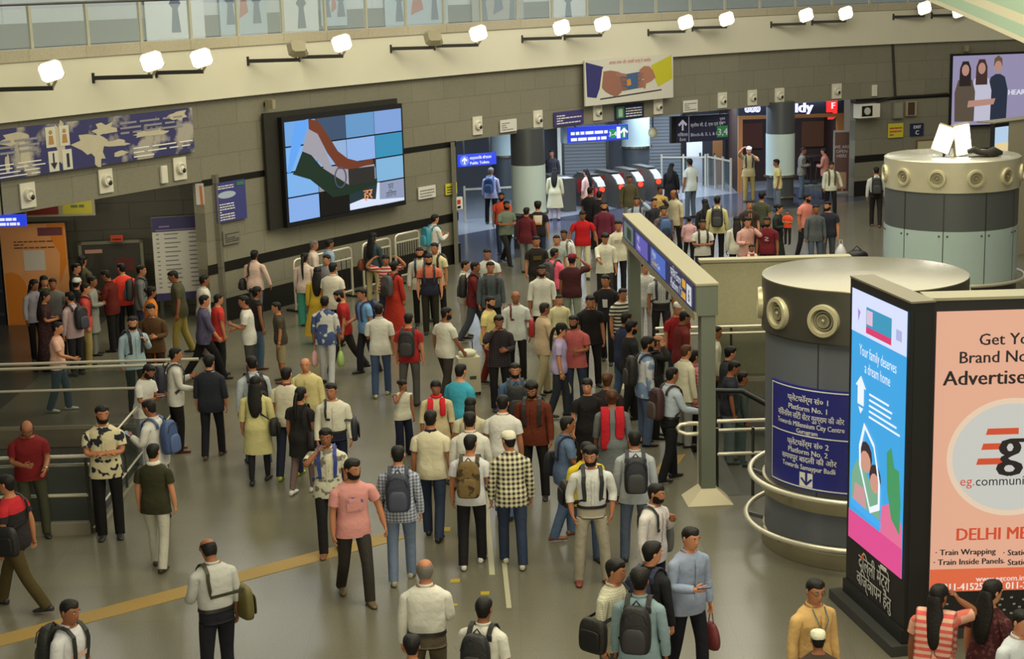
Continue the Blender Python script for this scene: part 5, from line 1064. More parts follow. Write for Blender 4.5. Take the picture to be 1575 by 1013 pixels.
def hair_parts(p, st):
    out = []
    if st in ('short', 'quiff', 'curly', 'tall'): out.append(('hair', scalp(p, hl_short, {'short': .015, 'quiff': .022, 'curly': .026, 'tall': .03}[st], seed=3)))
    elif st == 'fringe':
        b = MB(); n = 24; vs = []                      # hair only round the sides and back
        ks = [k for k in range(n+1)]; A = [R_(168+ (372-168)*k/n) for k in ks]; rows = ((1.535, .003), (1.57, .012), (1.61, .014), (1.645, .010), (1.665, .002))
        for z, o in rows: vs += [p.H @ head_pt(z+(.06 if sin(a) > -.3 and z < 1.6 else 0), a, o) for a in A]
        b.add(vs, [(j*(n+1)+k, j*(n+1)+k+1, (j+1)*(n+1)+k+1, (j+1)*(n+1)+k) for j in range(4) for k in range(n)]); out.append(('hair', b))
    elif st in ('long', 'bun', 'pony', 'braid', 'loose'):
        b = scalp(p, hl_long, .018, seed=5)
        if st in ('long', 'loose'):
            w = .088 if st == 'long' else .115; n = 12; vs = []
            rs = ((1.64, .082, .055, -.06), (1.56, .088, .048, -.075), (1.48, w, .042, -.085), (1.38, w, .036, -.115), (1.28, w*.92, .032, -.135), (1.18, w*.75, .028, -.14), (1.08, w*.4, .02, -.135))
            for z, rx, ry, y in rs:
                X = p.H if z > 1.5 else p.M
                vs += [X @ V((rx*cos(2*pi*k/n), y+ry*sin(2*pi*k/n), z)) for k in range(n)]
            b.add(vs, [(j*n+k, (j+1)*n+k, (j+1)*n+(k+1) % n, j*n+(k+1) % n) for j in range(len(rs)-1) for k in range(n)]+[tuple(range(n)), tuple(range((len(rs)-1)*n, len(rs)*n))[::-1]])
        if st == 'bun': b.ell(p.H @ V((0, -.125, 1.64)), (.05, .045, .05), 12, 8)
        if st in ('pony', 'braid'): b.tube([p.H @ V((0, -.10, 1.64)), p.H @ V((0, -.145, 1.6)), p.M @ V((0, -.16, 1.48)), p.M @ V((0, -.16, 1.34)), p.M @ V((.01, -.155, 1.2 if st == 'pony' else 1.08))], [.03, .036, .034, .03, .012], 10)
        out.append(('hair', b))
    return out
def cap_parts(p, visor, back=False):
    low = lambda a: 1.655+(.006 if sin(a) > .3 else 0)-(.025 if sin(a) < -.3 else 0)
    b = scalp(p, low, .024, edge=.014)
    if visor:
        s = -1 if back else 1; vs = []; n = 9
        for j, (r, dz) in enumerate(((.0, 0), (.055, -.006), (.075, -.016))):
            for k in range(n): a = R_(25+130*k/(n-1)); q = head_pt(1.662, a, .016); vs.append(p.H @ V((q.x*(1+r*1.5), s*(q.y+r*sin(a)), 1.662+dz)))
        m = len(vs); vs += [v-(p.H.to_3x3() @ V((0, 0, .006))) for v in vs]
        q = lambda t: [(t+j*n+k, t+j*n+k+1, t+(j+1)*n+k+1, t+(j+1)*n+k) for j in range(2) for k in range(n-1)]
        b.add(vs, q(0)+[f[::-1] for f in q(m)]+[(2*n+k, 2*n+k+1, m+2*n+k+1, m+2*n+k) for k in range(n-1)])
    return b
def beard_part(p):
    b = MB(); n = 16; A = [R_(-5+190*k/n) for k in range(n+1)]; vs = []
    for z, o in ((1.512, .004), (1.528, .009), (1.55, .008), (1.578, .006)):
        for a in A:
            zz = z+(.028 if abs(cos(a)) > .75 and z > 1.54 else 0)
            vs.append(p.H @ head_pt(zz, a, o*(1 if abs(cos(a)) < .9 else .6)))
    b.add(vs, [(j*(n+1)+k, j*(n+1)+k+1, (j+1)*(n+1)+k+1, (j+1)*(n+1)+k) for j in range(3) for k in range(n)]); return b
def tsurf(p, T, z, a, o):
    rx, ry = interp(T, z); c, s = cos(a), sin(a); e = .82
    return p.tor(V(((rx*p.wide+o)*abs(c)**e*(1 if c > 0 else -1), (ry*p.wide+o)*abs(s)**e*(1 if s > 0 else -1), z)))
def ribbon(b, pts, nrm, w, th=.012):
    vs = []; n = len(pts)
    for i, q in enumerate(pts):
        d = (pts[min(i+1, n-1)]-pts[max(i-1, 0)]).normalized(); s = d.cross(nrm[i]); s = s.normalized() if s.length > 1e-4 else V((1, 0, 0)); u = nrm[i].normalized()
        ww = w[i] if isinstance(w, (list, tuple)) else w
        vs += [q-s*ww/2, q+s*ww/2, q+s*ww/2+u*th, q-s*ww/2+u*th]
    fs = [(4*i+k, 4*i+(k+1) % 4, 4*i+4+(k+1) % 4, 4*i+4+k) for i in range(n-1) for k in range(4)]+[(0, 1, 2, 3)[::-1], (4*n-4, 4*n-3, 4*n-2, 4*n-1)]
    b.add(vs, fs); return b
def over_shoulder(p, T, sx, o, zf, zb, af=62, ab=62):
    """path from the front at height zf over the shoulder to the back at height zb"""
    P, N = [], []; up_ = p.M.to_3x3() @ V((0, 0, 1)); fw_ = p.M.to_3x3() @ V((0, 1, 0)); X = .105
    zz = [zf+(1.40-zf)*k/4 for k in range(5)]
    for z in zz: P.append(tsurf(p, T, z, R_(90-sx*(90-af)), o)); N.append(fw_)
    P.append(p.M @ V((sx*X, .055, 1.455))); N.append(up_+fw_*.5); P.append(p.M @ V((sx*X, -.01, 1.472))); N.append(up_); P.append(p.M @ V((sx*X, -.07, 1.45))); N.append(up_-fw_*.5)
    zz = [1.40+(zb-1.40)*k/4 for k in range(5)]
    for z in zz: P.append(tsurf(p, T, z, R_(-90+sx*(90-ab)), o)); N.append(-fw_)
    return P, N
def scarf_mesh(p, T, zf=.95, zb=.85, w=.11):
    b = MB()
    for sx in (-1, 1):
        P, N = over_shoulder(p, T, sx, .04, zf, zb+(.15 if sx > 0 else 0)); ribbon(b, P, N, w, .014)
    return b
def neck_scarf(p, T):
    b = MB(); n = 20; b.lathe([(.075, 1.44), (.10, 1.455), (.095, 1.49), (.065, 1.50)], n); b.v = [tuple(p.M @ V((v[0], v[1]*1.05+.005, v[2]))) for v in b.v]
    P, N = over_shoulder(p, T, 1, .035, 1.15, 1.3); ribbon(b, P[:6], N[:6], .10, .014); P, N = over_shoulder(p, T, -1, .035, 1.15, 1.3); ribbon(b, P[:6], N[:6], .10, .014); return b

# ------------------------------------------------------------------ cloth
def cloth(rgb, pat=None, rgb2=None):
    key = 'cloth_%d_%d_%d_%s_%s' % (rgb+(pat, rgb2))
    if key in _M: return _M[key]
    m = mat(key, rgb, .85, noise=0.0, bump=.35, bscale=16, spec=.2); nt = m.node_tree; b = nt.nodes['Principled BSDF']
    if pat:
        tc = nn(nt, 'ShaderNodeTexCoord'); c1, c2 = lin(rgb)+(1,), lin(rgb2 or (30, 30, 40))+(1,)
        mx = nn(nt, 'ShaderNodeMix', data_type='RGBA'); mx.inputs[6].default_value = c1; mx.inputs[7].default_value = c2
        def wave(axis, s, lo, hi):
            sp = nn(nt, 'ShaderNodeSeparateXYZ'); nt.links.new(tc.outputs['Object'], sp.inputs[0])
            mu = nn(nt, 'ShaderNodeMath', operation='MULTIPLY'); mu.inputs[1].default_value = s; nt.links.new(sp.outputs[axis], mu.inputs[0])
            sn = nn(nt, 'ShaderNodeMath', operation='SINE'); nt.links.new(mu.outputs[0], sn.inputs[0])
            mr = nn(nt, 'ShaderNodeMapRange'); mr.inputs[1].default_value = lo; mr.inputs[2].default_value = hi; nt.links.new(sn.outputs[0], mr.inputs[0]); return mr.outputs[0]
        if pat in ('plaid', 'check', 'fine'):
            s = {'plaid': 105, 'check': 150, 'fine': 260}[pat]; a, c = wave(0, s, -.3, .3), wave(2, s, -.3, .3)
            ad = nn(nt, 'ShaderNodeMath', operation='ADD'); nt.links.new(a, ad.inputs[0]); nt.links.new(c, ad.inputs[1])
            hf = nn(nt, 'ShaderNodeMath', operation='MULTIPLY'); hf.inputs[1].default_value = .5; nt.links.new(ad.outputs[0], hf.inputs[0]); nt.links.new(hf.outputs[0], mx.inputs[0])
        elif pat == 'stripe': nt.links.new(wave(2, 90, -.2, .2), mx.inputs[0])
        elif pat == 'vstripe': nt.links.new(wave(0, 120, -.2, .2), mx.inputs[0])
        elif pat == 'band':                            # colour-blocked chest
            sp = nn(nt, 'ShaderNodeSeparateXYZ'); nt.links.new(tc.outputs['Object'], sp.inputs[0]); g = nn(nt, 'ShaderNodeMath', operation='LESS_THAN'); g.inputs[1].default_value = 1.22; nt.links.new(sp.outputs[2], g.inputs[0]); nt.links.new(g.outputs[0], mx.inputs[0])
        else:
            n = nn(nt, 'ShaderNodeTexNoise'); n.inputs['Scale'].default_value = {'floral': 11, 'blotch': 6, 'fleck': 26, 'camo': 9}[pat]; n.inputs['Detail'].default_value = 1 if pat != 'camo' else 3
            nt.links.new(tc.outputs['Object'], n.inputs['Vector']); mr = nn(nt, 'ShaderNodeMapRange'); lo = .56 if pat != 'blotch' else .47; mr.inputs[1].default_value = lo; mr.inputs[2].default_value = lo+.04
            nt.links.new(n.outputs['Fac'], mr.inputs[0]); nt.links.new(mr.outputs[0], mx.inputs[0])
        nt.links.new(mx.outputs[2], b.inputs['Base Color'])
    return m
SKIN = [mat('skin_%d' % i, c, .55, spec=.35) for i, c in enumerate(((196, 134, 100), (174, 116, 84), (146, 94, 66), (206, 150, 116)))]
HAIRC = {k: mat('hair_'+n, c, .6, bump=.3, bscale=60, spec=.3) for k, n, c in (('k', 'black', (20, 17, 16)), ('n', 'brown', (78, 48, 28)), ('g', 'grey', (110, 104, 98)), ('d', 'dark', (36, 28, 23)))}
EYEW = mat('eye_white', (200, 190, 180), .4); EYED = mat('eye_dark', (18, 14, 12), .3); LIP = mat('lips', (130, 74, 64), .5)

# ------------------------------------------------------------------ poses
LEG = {'st': ((.03, .02), (.0, -.02), (.03, .02), (.0, -.02)), 'st2': ((.10, .0), (.03, -.02), (.02, .10), (.0, -.10)), 'st3': ((.12, .05), (.06, -.05), (.12, .0), (.06, -.05)),
       'wl': ((.02, .42), (.0, .12), (.02, -.20), (.0, -.62)), 'wr': ((.02, -.20), (.0, -.62), (.02, .42), (.0, .12)),
       'wl2': ((.02, .26), (.0, .04), (.02, -.12), (.0, -.36)), 'wr2': ((.02, -.12), (.0, -.36), (.02, .26), (.0, .04)),
       'wlb': ((.02, .60), (.0, .26), (.02, -.36), (.0, -.72)), 'wrb': ((.02, -.36), (.0, -.72), (.02, .60), (.0, .26)),
       'up': ((.02, .55), (.0, -.25), (.03, .0), (.0, -.05)), 'sit': ((.06, 6, 0), (.0, .05), (.06, 6, 0), (.0, .05))}
ARM_ = {'h': ((.20, .02, -1), (.06, .22, -1)), 'hb': ((.18, -.32, -1), (.06, .05, -1)), 'hf': ((.16, .34, -1), (.02, .75, -1)), 'wide': ((.5, .0, -1), (.2, .3, -1)),
        'ph': ((.18, .28, -1), (-.45, 1, .42), (-.35, 1, .35)), 'lo': ((.2, .2, -1), (-.25, 1, -.25)), 'ear': ((.5, .55, .08), (-.27, -.16, .22), (-.3, -.2, .5)),
        'mouth': ((.3, .7, -.28), (-.26, -.12, .27), (-.3, -.1, .3)), 'cross': ((.16, .30, -1), (-1, .42, .10), (-1, .1, .05)), 'strap': ((.30, .12, -.9), (-.55, .62, .80), (-.5, .3, .8)),
        'pock': ((.32, -.12, -1), (-.12, .35, -1), (-.2, .2, -1)), 'bk': ((.22, -.35, -1), (-.75, -.45, -.35), (-1, -.2, -.1)), 'rail': ((.25, .40, -1), (.1, 1, -.18), (.0, 1, -.3)),
        'up': ((.9, .25, .25), (-.7, .0, .8), (-.7, 0, .5)), 'hip': ((.75, -.2, -.8), (-.75, .3, -.7), (-.8, .3, -.4)), 'fwd': ((.1, .8, -.75), (.0, 1, -.2)), 'hold': ((.2, .15, -1), (-.6, .9, .1), (-.8, .5, .1)), 'brow': ((.5, .5, .4), (-.5, .0, .62), (-.9, 0, .3))}
_pc = {}
def cached(key, fn):
    if key not in _pc:
        o = fn(); _pc[key] = o.data; return o
    return None
SPOT = []
def obj_of(mesh, name, parent):
    o = bpy.data.objects.new(name, mesh); COL.objects.link(o); o.parent = parent; return o
def BAG(owner, desc, P, T, H, kind, rgb, side=1, rgb2=None, root=None):
    col = cloth(rgb, 'camo', rgb2) if rgb2 and kind == 'camo' else mat('bag_%d_%d_%d' % rgb, rgb, .6, bump=.2); dk = mat('bag_dark_%d' % (rgb[0]//2), tuple(v//2 for v in rgb), .6)
    nm = {'backpack': 'backpack', 'camo': 'backpack', 'shoulder': 'shoulder_bag', 'hand': 'carrier_bag', 'sling': 'shoulder_bag', 'front': 'backpack'}[kind]
    t = thing(nm, desc, {'backpack': 'backpack', 'shoulder_bag': 'bag', 'carrier_bag': 'bag'}[nm], root.location, root.rotation_euler[2]); t.scale = root.scale; M = P.M
    def rbox(c, w, d, h, tp=.75, X=M):
        b = MB(); n = 16; vs = []
        for f, q in ((-.5, .72), (-.46, .9), (-.3, 1), (0, 1), (.25, .97), (.4, tp*1.05), (.48, tp*.8), (.5, tp*.4)):
            for k in range(n):
                a = 2*pi*k/n; cx, sy = cos(a), sin(a); vs.append(X @ V((c[0]+w/2*q*abs(cx)**.6*(1 if cx > 0 else -1), c[1]+d/2*q*abs(sy)**.6*(1 if sy > 0 else -1), c[2]+h*f)))
        return b.add(vs, [(j*n+k, j*n+(k+1) % n, (j+1)*n+(k+1) % n, (j+1)*n+k) for j in range(7) for k in range(n)]+[tuple(range(n))[::-1], tuple(range(7*n, 8*n))])
    if kind in ('backpack', 'camo', 'front'):
        s = 1 if kind == 'front' else -1; ry = interp(T, 1.2)[1]*P.wide+.03; y = s*(ry+.085)
        rbox((0, y, 1.20), .31, .17, .47).build('main_compartment', col, t, 'all', 1); rbox((0, y+s*.085, 1.11), .24, .07, .25).build('front_pocket', col if kind == 'camo' else dk if rgb[0] > 60 else mat('bag_pocket_%d' % rgb[0], tuple(min(255, v+16) for v in rgb), .6), t, 'all', 1)
        MB().tube([M @ V((-.04, y-s*.05, 1.42)), M @ V((0, y-s*.05, 1.47)), M @ V((.04, y-s*.05, 1.42))], .009, 6).build('grab_handle', dk, t)
        for sx in (-1, 1):
            if s < 0: A, N = over_shoulder(P, T, sx, .032, 1.10, 1.34); A.insert(0, M @ V((sx*(.17*P.wide+.03), -.02, 1.02))); N.insert(0, M.to_3x3() @ V((sx, 0, 0)))
            else: A, N = over_shoulder(P, T, sx, .03, 1.36, 1.05)
            ribbon(MB(), A, N, .05, .012).build('strap', dk if rgb[0] > 60 else col, t)
        if kind == 'backpack': 
            zp = MB().tube([M @ V((-.13, y+s*.075, 1.28)), M @ V((-.09, y+s*.08, 1.37)), M @ V((0, y+s*.08, 1.40)), M @ V((.09, y+s*.08, 1.37)), M @ V((.13, y+s*.075, 1.28))], .006, 5).build('zip', dk, t)
    elif kind in ('shoulder', 'sling'):
        bx = side*(.215*P.wide+.03); w, d, h = (.14, .30, .28) if kind == 'shoulder' else (.12, .32, .36)
        z = .93 if kind == 'shoulder' else 1.0
        rbox((bx+side*.035, -.05, z), w, d, h, .8).build('bag_body', col, t, 'all', 1)
        rbox((bx+side*.11, -.05, z-.03), .03, d*.75, h*.6, .9).build('front_pocket', dk, t, 'all', 1)
        sh = side if kind == 'shoulder' else -side; A, N = over_shoulder(P, T, sh, .034, 1.15, 1.15); top = M @ V((bx, .06, z+h*.42)); bot = M @ V((bx, -.14, z+h*.42))
        A = [top]+A[1:]+[bot]; N = [M.to_3x3() @ V((side, 0, 0))]+N[1:]+[M.to_3x3() @ V((side, 0, 0))]; ribbon(MB(), A, N, .035, .01).build('strap', dk, t)
    elif kind == 'hand':
        s_, e, w_, h_ = P.arms[side]; g = w_+h_*.09; b = MB(); n = 12; vs = []
        for dz, rx, ry in ((-.14, .03, .02), (-.17, .09, .04), (-.28, .13, .075), (-.40, .12, .08), (-.45, .08, .05)): vs += [g+V((rx*.55*cos(2*pi*k/n), ry*1.9*sin(2*pi*k/n), dz)) for k in range(n)]
        b.add(vs, [(j*n+k, (j+1)*n+k, (j+1)*n+(k+1) % n, j*n+(k+1) % n) for j in range(4) for k in range(n)]+[tuple(range(n)), tuple(range(4*n, 5*n))[::-1]]); b.build('bag_body', col, t, 'all', 1)
        MB().tube([g+V((0, .04, -.15)), g+V((0, .015, -.02)), g+V((0, -.015, -.02)), g+V((0, -.04, -.15))], .006, 6).build('handle', col, t)
    return t
def PHONE(P, side, desc, root, rgb=(30, 30, 34)):
    s_, e, w, h = P.arms[side]; c = w+h*.10; t = thing('mobile_phone', desc, 'phone', root.location, root.rotation_euler[2]); t.scale = root.scale
    X = Matrix.Translation(c+V((0, 0, .02))) @ h.to_track_quat('Y', 'Z').to_matrix().to_4x4()
    b = MB().box(-.035, .035, -.07, .07, -.004, .004); b.v = [tuple(X @ V(v)) for v in b.v]; b.build('case', mat('phone_%d' % rgb[0], rgb, .3), t)
    b = MB().box(-.031, .031, -.064, .064, .004, .0055); b.v = [tuple(X @ V(v)) for v in b.v]; b.build('screen', glow('phone_screen', (150, 170, 190), .4), t)
TOPK = {'t': ('tee', .32), 's': ('shirt', .42), 'S': ('shirt', 1.0), 'T': ('tuck', 1.0), 'u': ('tuck', .42), 'k': ('kurta', .7), 'K': ('kurta', 1.0), 'l': ('long', .42), 'd': ('dress', .42), 'D': ('dress', 1.0), 'c': ('crop', .32), 'v': ('tee', 0.0), 'r': ('shirt', .66), 'R': ('tuck', .66)}
def person(hx, hy, H, head, pose, top, bot, hair, desc, ex=None, foot=None, z=0.0):
    """hx, hy: where the crown of the head shows; H height in m; head: facing, degrees clockwise from straight away"""
    ex = ex or {}; fem = hair in ('long', 'bun', 'pony', 'braid', 'loose') or ex.get('f'); T = TORSO_F if fem else TORSO_M
    lg, al, ar = pose[0], pose[1], pose[2]; lean, yaw, pitch = ex.get('lean', 3), ex.get('yaw', 0), ex.get('pitch', 8)
    key = (lg, al, ar, lean, yaw, pitch, ex.get('w', 1.0)); P = Pose(LEG[lg], ARM_[al], ARM_[ar], R_(lean), R_(yaw), R_(pitch), 0, ex.get('w', 1.0))
    hd = P.H @ V((0, -.01, 1.72)); s = H/1.72; a = R_(-head)
    if ex.get('well'):                                 # standing on the descending steps
        for _ in range(8):
            q = at(hx, hy, z+hd.z*s); k = math.floor((q.x-WR[0])/.3); z = 0.0 if k < 0 else -.17*(k+1)
    loc = at(hx, hy, z+hd.z*s); off = V((hd.x*cos(a)-hd.y*sin(a), hd.x*sin(a)+hd.y*cos(a), 0))*s
    x, y = loc.x-off.x, loc.y-off.y
    if foot: q = at(foot[0], foot[1], z); x, y = q.x, q.y
    x += ex.get('dx', 0); y += ex.get('dy', 0)
    if z > -.01 and z < .5:                            # keep people from standing in one another
        bp = any(g[0] in ('backpack', 'camo') for g in ex.get('bags', ())); fx, fy = sin(R_(head)), cos(R_(head)); best = None
        for st in range(0, 41):
            for sg in (1, -1):
                ny = y+sg*st*.05; nx = x*ny/y; me = [(nx, ny, .23*s)]+([(nx-fx*.27*s, ny-fy*.27*s, .13*s)] if bp else [])
                if all(hypot(u[0]-v[0], u[1]-v[1]) > u[2]+v[2] for u in me for v in SPOT): best = (nx, ny, me); break
            if best: break
        if best: x, y = best[0], best[1]; SPOT.extend(best[2])
    root = thing('person', desc, 'person', (x, y, z), a); root.scale = (s,)*3
    sk = SKIN[ex.get('sk', int(hx*7+hy) % 3)]; hc = HAIRC[ex.get('hc', 'k')]; sub = 1
    o = body_mesh(P, T, ex.get('curl', .45)).build('body', [sk, EYED, EYEW, LIP], root, 'all', sub)
    for n, b in hair_parts(P, hair): b.build(n, hc, root, 'all', sub if hair != 'curly' else 0)
    kind, sl = TOPK[top[0]]; tc = cloth(*top[1:])
    if ex.get('sl'): sl = ex['sl']
    nm = {'tee': 't_shirt', 'shirt': 'shirt', 'tuck': 'shirt', 'kurta': 'kurta', 'long': 'top', 'dress': 'dress', 'crop': 'top'}[kind]
    tp = top_mesh(P, T, kind, sl, ex.get('off', .02), ex.get('belly', 0.0), ex.get('hem')).build(nm, tc, root, 'all', sub)
    if top[0] in 'sSTurRu' or ex.get('collar'):
        b = MB().lathe([(.098, 1.43), (.074, 1.465), (.064, 1.494), (.073, 1.492), (.094, 1.455)], 16); b.v = [tuple(P.M @ V((v[0], v[1]*1.02-.002+(.0 if v[1] < .05 else -.01), v[2]-(0.02 if v[1] > .05 else 0)))) for v in b.v]
        b.build('collar', tc if not ex.get('collar') else cloth(ex['collar']), tp, 'all', 1)
        if not ex.get('collar') and 90 < head % 360 < 270 and H*2500/max(y, 1) > 90:
            b = MB()
            A = [tsurf(P, T, 1.40-.06*k, pi/2, ex.get('off', .02)+.014) for k in range(8 if kind == 'shirt' else 7)]; ribbon(b, A, [P.M.to_3x3() @ V((0, 1, 0))]*len(A), .028, .004).build('placket', tc, tp)
    if kind != 'dress' or ex.get('legs'):
        fit = ex.get('fit', 'reg'); trouser_mesh(P, T, fit, ex.get('len', 1.0)).build({'leg': 'leggings'}.get(fit, 'shorts' if ex.get('len', 1) < 1 else 'jeans' if bot[-1] == 'j' else 'trousers'), cloth(bot[:3]), root, 'all', sub)
    if kind == 'tuck': 
        b = MB(); n = 24; b.add([tsurf(P, T, z, 2*pi*k/n, .016+o) for z, o in ((.978, 0), (.98, .007), (1.014, .007), (1.016, 0)) for k in range(n)], [(j*n+k, j*n+(k+1) % n, (j+1)*n+(k+1) % n, (j+1)*n+k) for j in range(3) for k in range(n)]); b.build('belt', mat('belt_black', (26, 24, 24), .5), root, True)
    shc = ex.get('shoe', (34, 30, 30))
    for sx in (-1, 1): shoe_mesh(P, sx).build('shoe', mat('shoe_%d_%d_%d' % shc, shc, .5), root, 'all', sub)
    if ex.get('beard'): beard_part(P).build('beard', HAIRC['k'], root, 'all', 1)
    if ex.get('cap'): cap_parts(P, ex.get('visor', True), ex.get('capback')).build('cap', cloth(ex['cap']), root, 'all', 1)
    if ex.get('scarf'): scarf_mesh(P, T, w=ex.get('sw', .12)).build('dupatta', cloth(*ex['scarf']) if isinstance(ex['scarf'][0], tuple) else cloth(ex['scarf']), root, 'all', 1)
    if ex.get('nscarf'): neck_scarf(P, T).build('scarf', cloth(ex['nscarf']), root, 'all', 1)
    if ex.get('glasses'):
        b = MB()
        for sx in (-1, 1): b.tube([P.H @ V((sx*.032+.02*cos(2*pi*k/12), .104, 1.632+.015*sin(2*pi*k/12))) for k in range(12)], .002, 5, closed=True); b.tube([P.H @ V((sx*.052, .102, 1.635)), P.H @ V((sx*.08, .0, 1.635))], .002, 5)
        b.build('glasses', BLACK, root)
    if ex.get('print'):                                # motif on the chest (+) or back (-)
        side, rgb, w, h, zc = ex['print'][:5]; b = MB(); n = 6; A = R_(90*side)
        da = w/.17/2; b.add([tsurf(P, T, zc-h/2+h*j/3, A-da+2*da*k/n, ex.get('off', .02)+.016) for j in range(4) for k in range(n+1)], [(j*(n+1)+k, j*(n+1)+k+1, (j+1)*(n+1)+k+1, (j+1)*(n+1)+k) for j in range(3) for k in range(n)])
        pm = b.build('print', cloth(*rgb) if isinstance(rgb[0], tuple) else cloth(rgb), tp, 'all')
        if len(ex['print']) > 5:                       # lettering bent on to the chest
            me = text_mesh(ex['print'][5], h*.95, 'CENTER'); b = MB(); b.add([tsurf(P, T, zc-h*.33+v.co.y, A-side*v.co.x/.17*1.0, ex.get('off', .02)+.019) for v in me.vertices], [tuple(q.vertices) for q in me.polygons]); bpy.data.meshes.remove(me); b.build('lettering', cloth(ex['print'][6]), tp)
    if ex.get('lanyard'): MB().tube([P.M @ V((.07, .07, 1.46)), P.M @ V((.06, .15, 1.36)), P.M @ V((0, .165, 1.2)), P.M @ V((-.06, .15, 1.36)), P.M @ V((-.07, .07, 1.46))], .006, 6).build('lanyard', cloth(ex['lanyard']), root)
    if ex.get('watch'): s_, e, w, h = P.arms[ex['watch']]; MB().tube([w+(e-w)*.08+q*.036 for q in [Matrix.Rotation(2*pi*k/12, 3, (e-w).normalized()) @ (e-w).orthogonal().normalized() for k in range(12)]], .009, 6, closed=True).build('watch', mat('watch', (170, 168, 160), .3, .8), root)
    for bg in ex.get('bags', ()):
        kind, rgb, d = bg[0], bg[1], bg[2]; BAG(desc, d, P, T, H, kind, rgb, bg[3] if len(bg) > 3 else 1, bg[4] if len(bg) > 4 else None, root)
    if ex.get('phone'): PHONE(P, ex['phone'][0], ex['phone'][1], root, ex['phone'][2] if len(ex['phone']) > 2 else (30, 30, 34))
    return root

# ------------------------------------------------------------------ the crowd
p = person
WH, CRE, GRY, BLK, NVY, JN, DJ, KH, OLV = (206, 203, 192), (204, 196, 160), (128, 128, 126), (30, 28, 28), (34, 38, 58), (74, 92, 122, 'j'), (48, 58, 80, 'j'), (150, 136, 96), (74, 70, 50)
BP = 'backpack'
WL_, WR_ = ('wl', 'hb', 'hf'), ('wr', 'hf', 'hb'); WL2, WR2 = ('wl2', 'h', 'h'), ('wr2', 'h', 'h'); ST, ST2, ST3 = ('st', 'h', 'h'), ('st2', 'h', 'h'), ('st3', 'h', 'h')
WHS = (206, 204, 198); BRN = (104, 66, 44); DBK = (30, 30, 34); SKN = (140, 96, 70)
# --- front of the picture
p(549, 697, 1.80, 160, ('wl', 'wide', 'h'), ('t', (206, 142, 138)), (52, 48, 44), 'quiff', 'man in a pink t-shirt with a colourful chest print striding forward in sandals', {'beard': 1, 'yaw': -25, 'shoe': (96, 80, 52), 'print': (1, ((208, 144, 138), 'floral', (92, 88, 160)), .15, .17, 1.24), 'hem': .82, 'sk': 1}, (549, 922))
p(507, 663, 1.70, 176, ('wr2', 'h', 'mouth'), ('r', (204, 200, 180), 'floral', (120, 118, 104)), (34, 32, 34), 'quiff', 'man in a white patterned shirt with blue straps, holding his face', {'sl': .42, 'sk': 2, 'shoe': (120, 76, 52), 'bags': [(BP, (48, 62, 140), 'blue backpack worn by the man in the white patterned shirt holding his face')]}, (511, 850))
p(317, 828, 1.74, -35, ('st2', 'lo', 'h'), ('R', (180, 180, 176)), (30, 30, 38), 'fringe', 'balding man in a pale grey shirt at bottom left looking at his hand', {'pitch': 25, 'w': 1.06, 'bags': [('sling', (92, 84, 42), 'khaki messenger bag slung on the balding man in the pale grey shirt', 1)]})
p(653, 860, 1.72, 0, ('st2', 'h', 'hold'), ('T', (208, 206, 196)), (92, 82, 66), 'fringe', 'grey haired man in a white shirt seen from behind at bottom centre', {'hc': 'g', 'w': 1.1})
p(633, 979, 1.45, 0, ST, ('t', (70, 80, 110)), BLK, 'tall', 'child whose dark head just shows at the bottom edge below the grey haired man', {})
p(744, 920, 1.62, 20, ('st2', 'strap', 'h'), ('r', (206, 204, 194)), BLK, 'short', 'person in a white shirt with a black bag right of the grey haired man', {'sl': .5, 'bags': [(BP, (30, 30, 32), 'black backpack of the person in white at the bottom edge')]})
p(107, 924, 1.68, 110, ('st2', 'h', 'h'), ('t', (200, 200, 204)), (40, 40, 46), 'short', 'man in a white polo shirt with a pale stripe at the bottom left edge', {'collar': (190, 190, 200), 'sk': 2, 'yaw': 10, 'print': (1, (204, 166, 150), .24, .05, 1.2), 'bags': [(BP, (30, 32, 32), 'dark backpack on the man in the white polo at bottom left')]})
p(8, 731, 1.74, -75, ('wrb', 'h', 'hb'), ('t', (178, 40, 48), 'band', (40, 36, 40)), (70, 60, 34), 'short', 'man in a red and dark t-shirt walking out at the left edge', {'shoe': (36, 36, 42), 'bags': [('sling', (24, 24, 26), 'big black bag on the hip of the man at the left edge', -1)]})
p(235, 683, 1.64, 8, ('wl2', 'h', 'h'), ('t', (50, 50, 32)), (176, 174, 162), 'short', 'boy in a dark green t-shirt with a white hood and white trousers', {'nscarf': (206, 204, 192), 'fit': 'reg', 'shoe': (52, 40, 34), 'hem': .8})
p(168, 618, 1.86, 168, ('st', 'cross', 'cross'), ('r', (202, 192, 158), 'floral', (40, 42, 54)), (26, 24, 26), 'short', 'man with folded arms in a black and cream floral shirt at the balustrade', {'sl': .42, 'beard': 1, 'yaw': -15, 'sk': 1, 'shoe': (40, 40, 42)}, (172, 826))
p(39, 647, 1.72, 160, ('st2', 'lo', 'hold'), ('t', (112, 28, 32)), (66, 66, 50), 'fringe', 'man in a dark red polo shirt looking down by the near balustrade', {'pitch': 28, 'lean': 10, 'hc': 'd', 'collar': (110, 26, 30), 'watch': -1, 'w': 1.08}, (56, 826))
p(226, 616, 1.72, -70, ('st', 'ph', 'lo'), ('S', (206, 204, 200)), (40, 40, 48), 'short', 'man in a white shirt with a denim backpack facing left at the balustrade end', {'pitch': 18, 'bags': [(BP, (58, 78, 124), 'blue denim backpack on the man in white at the balustrade end')], 'phone': (-1, 'phone held by the man with the denim backpack', (200, 200, 204))})
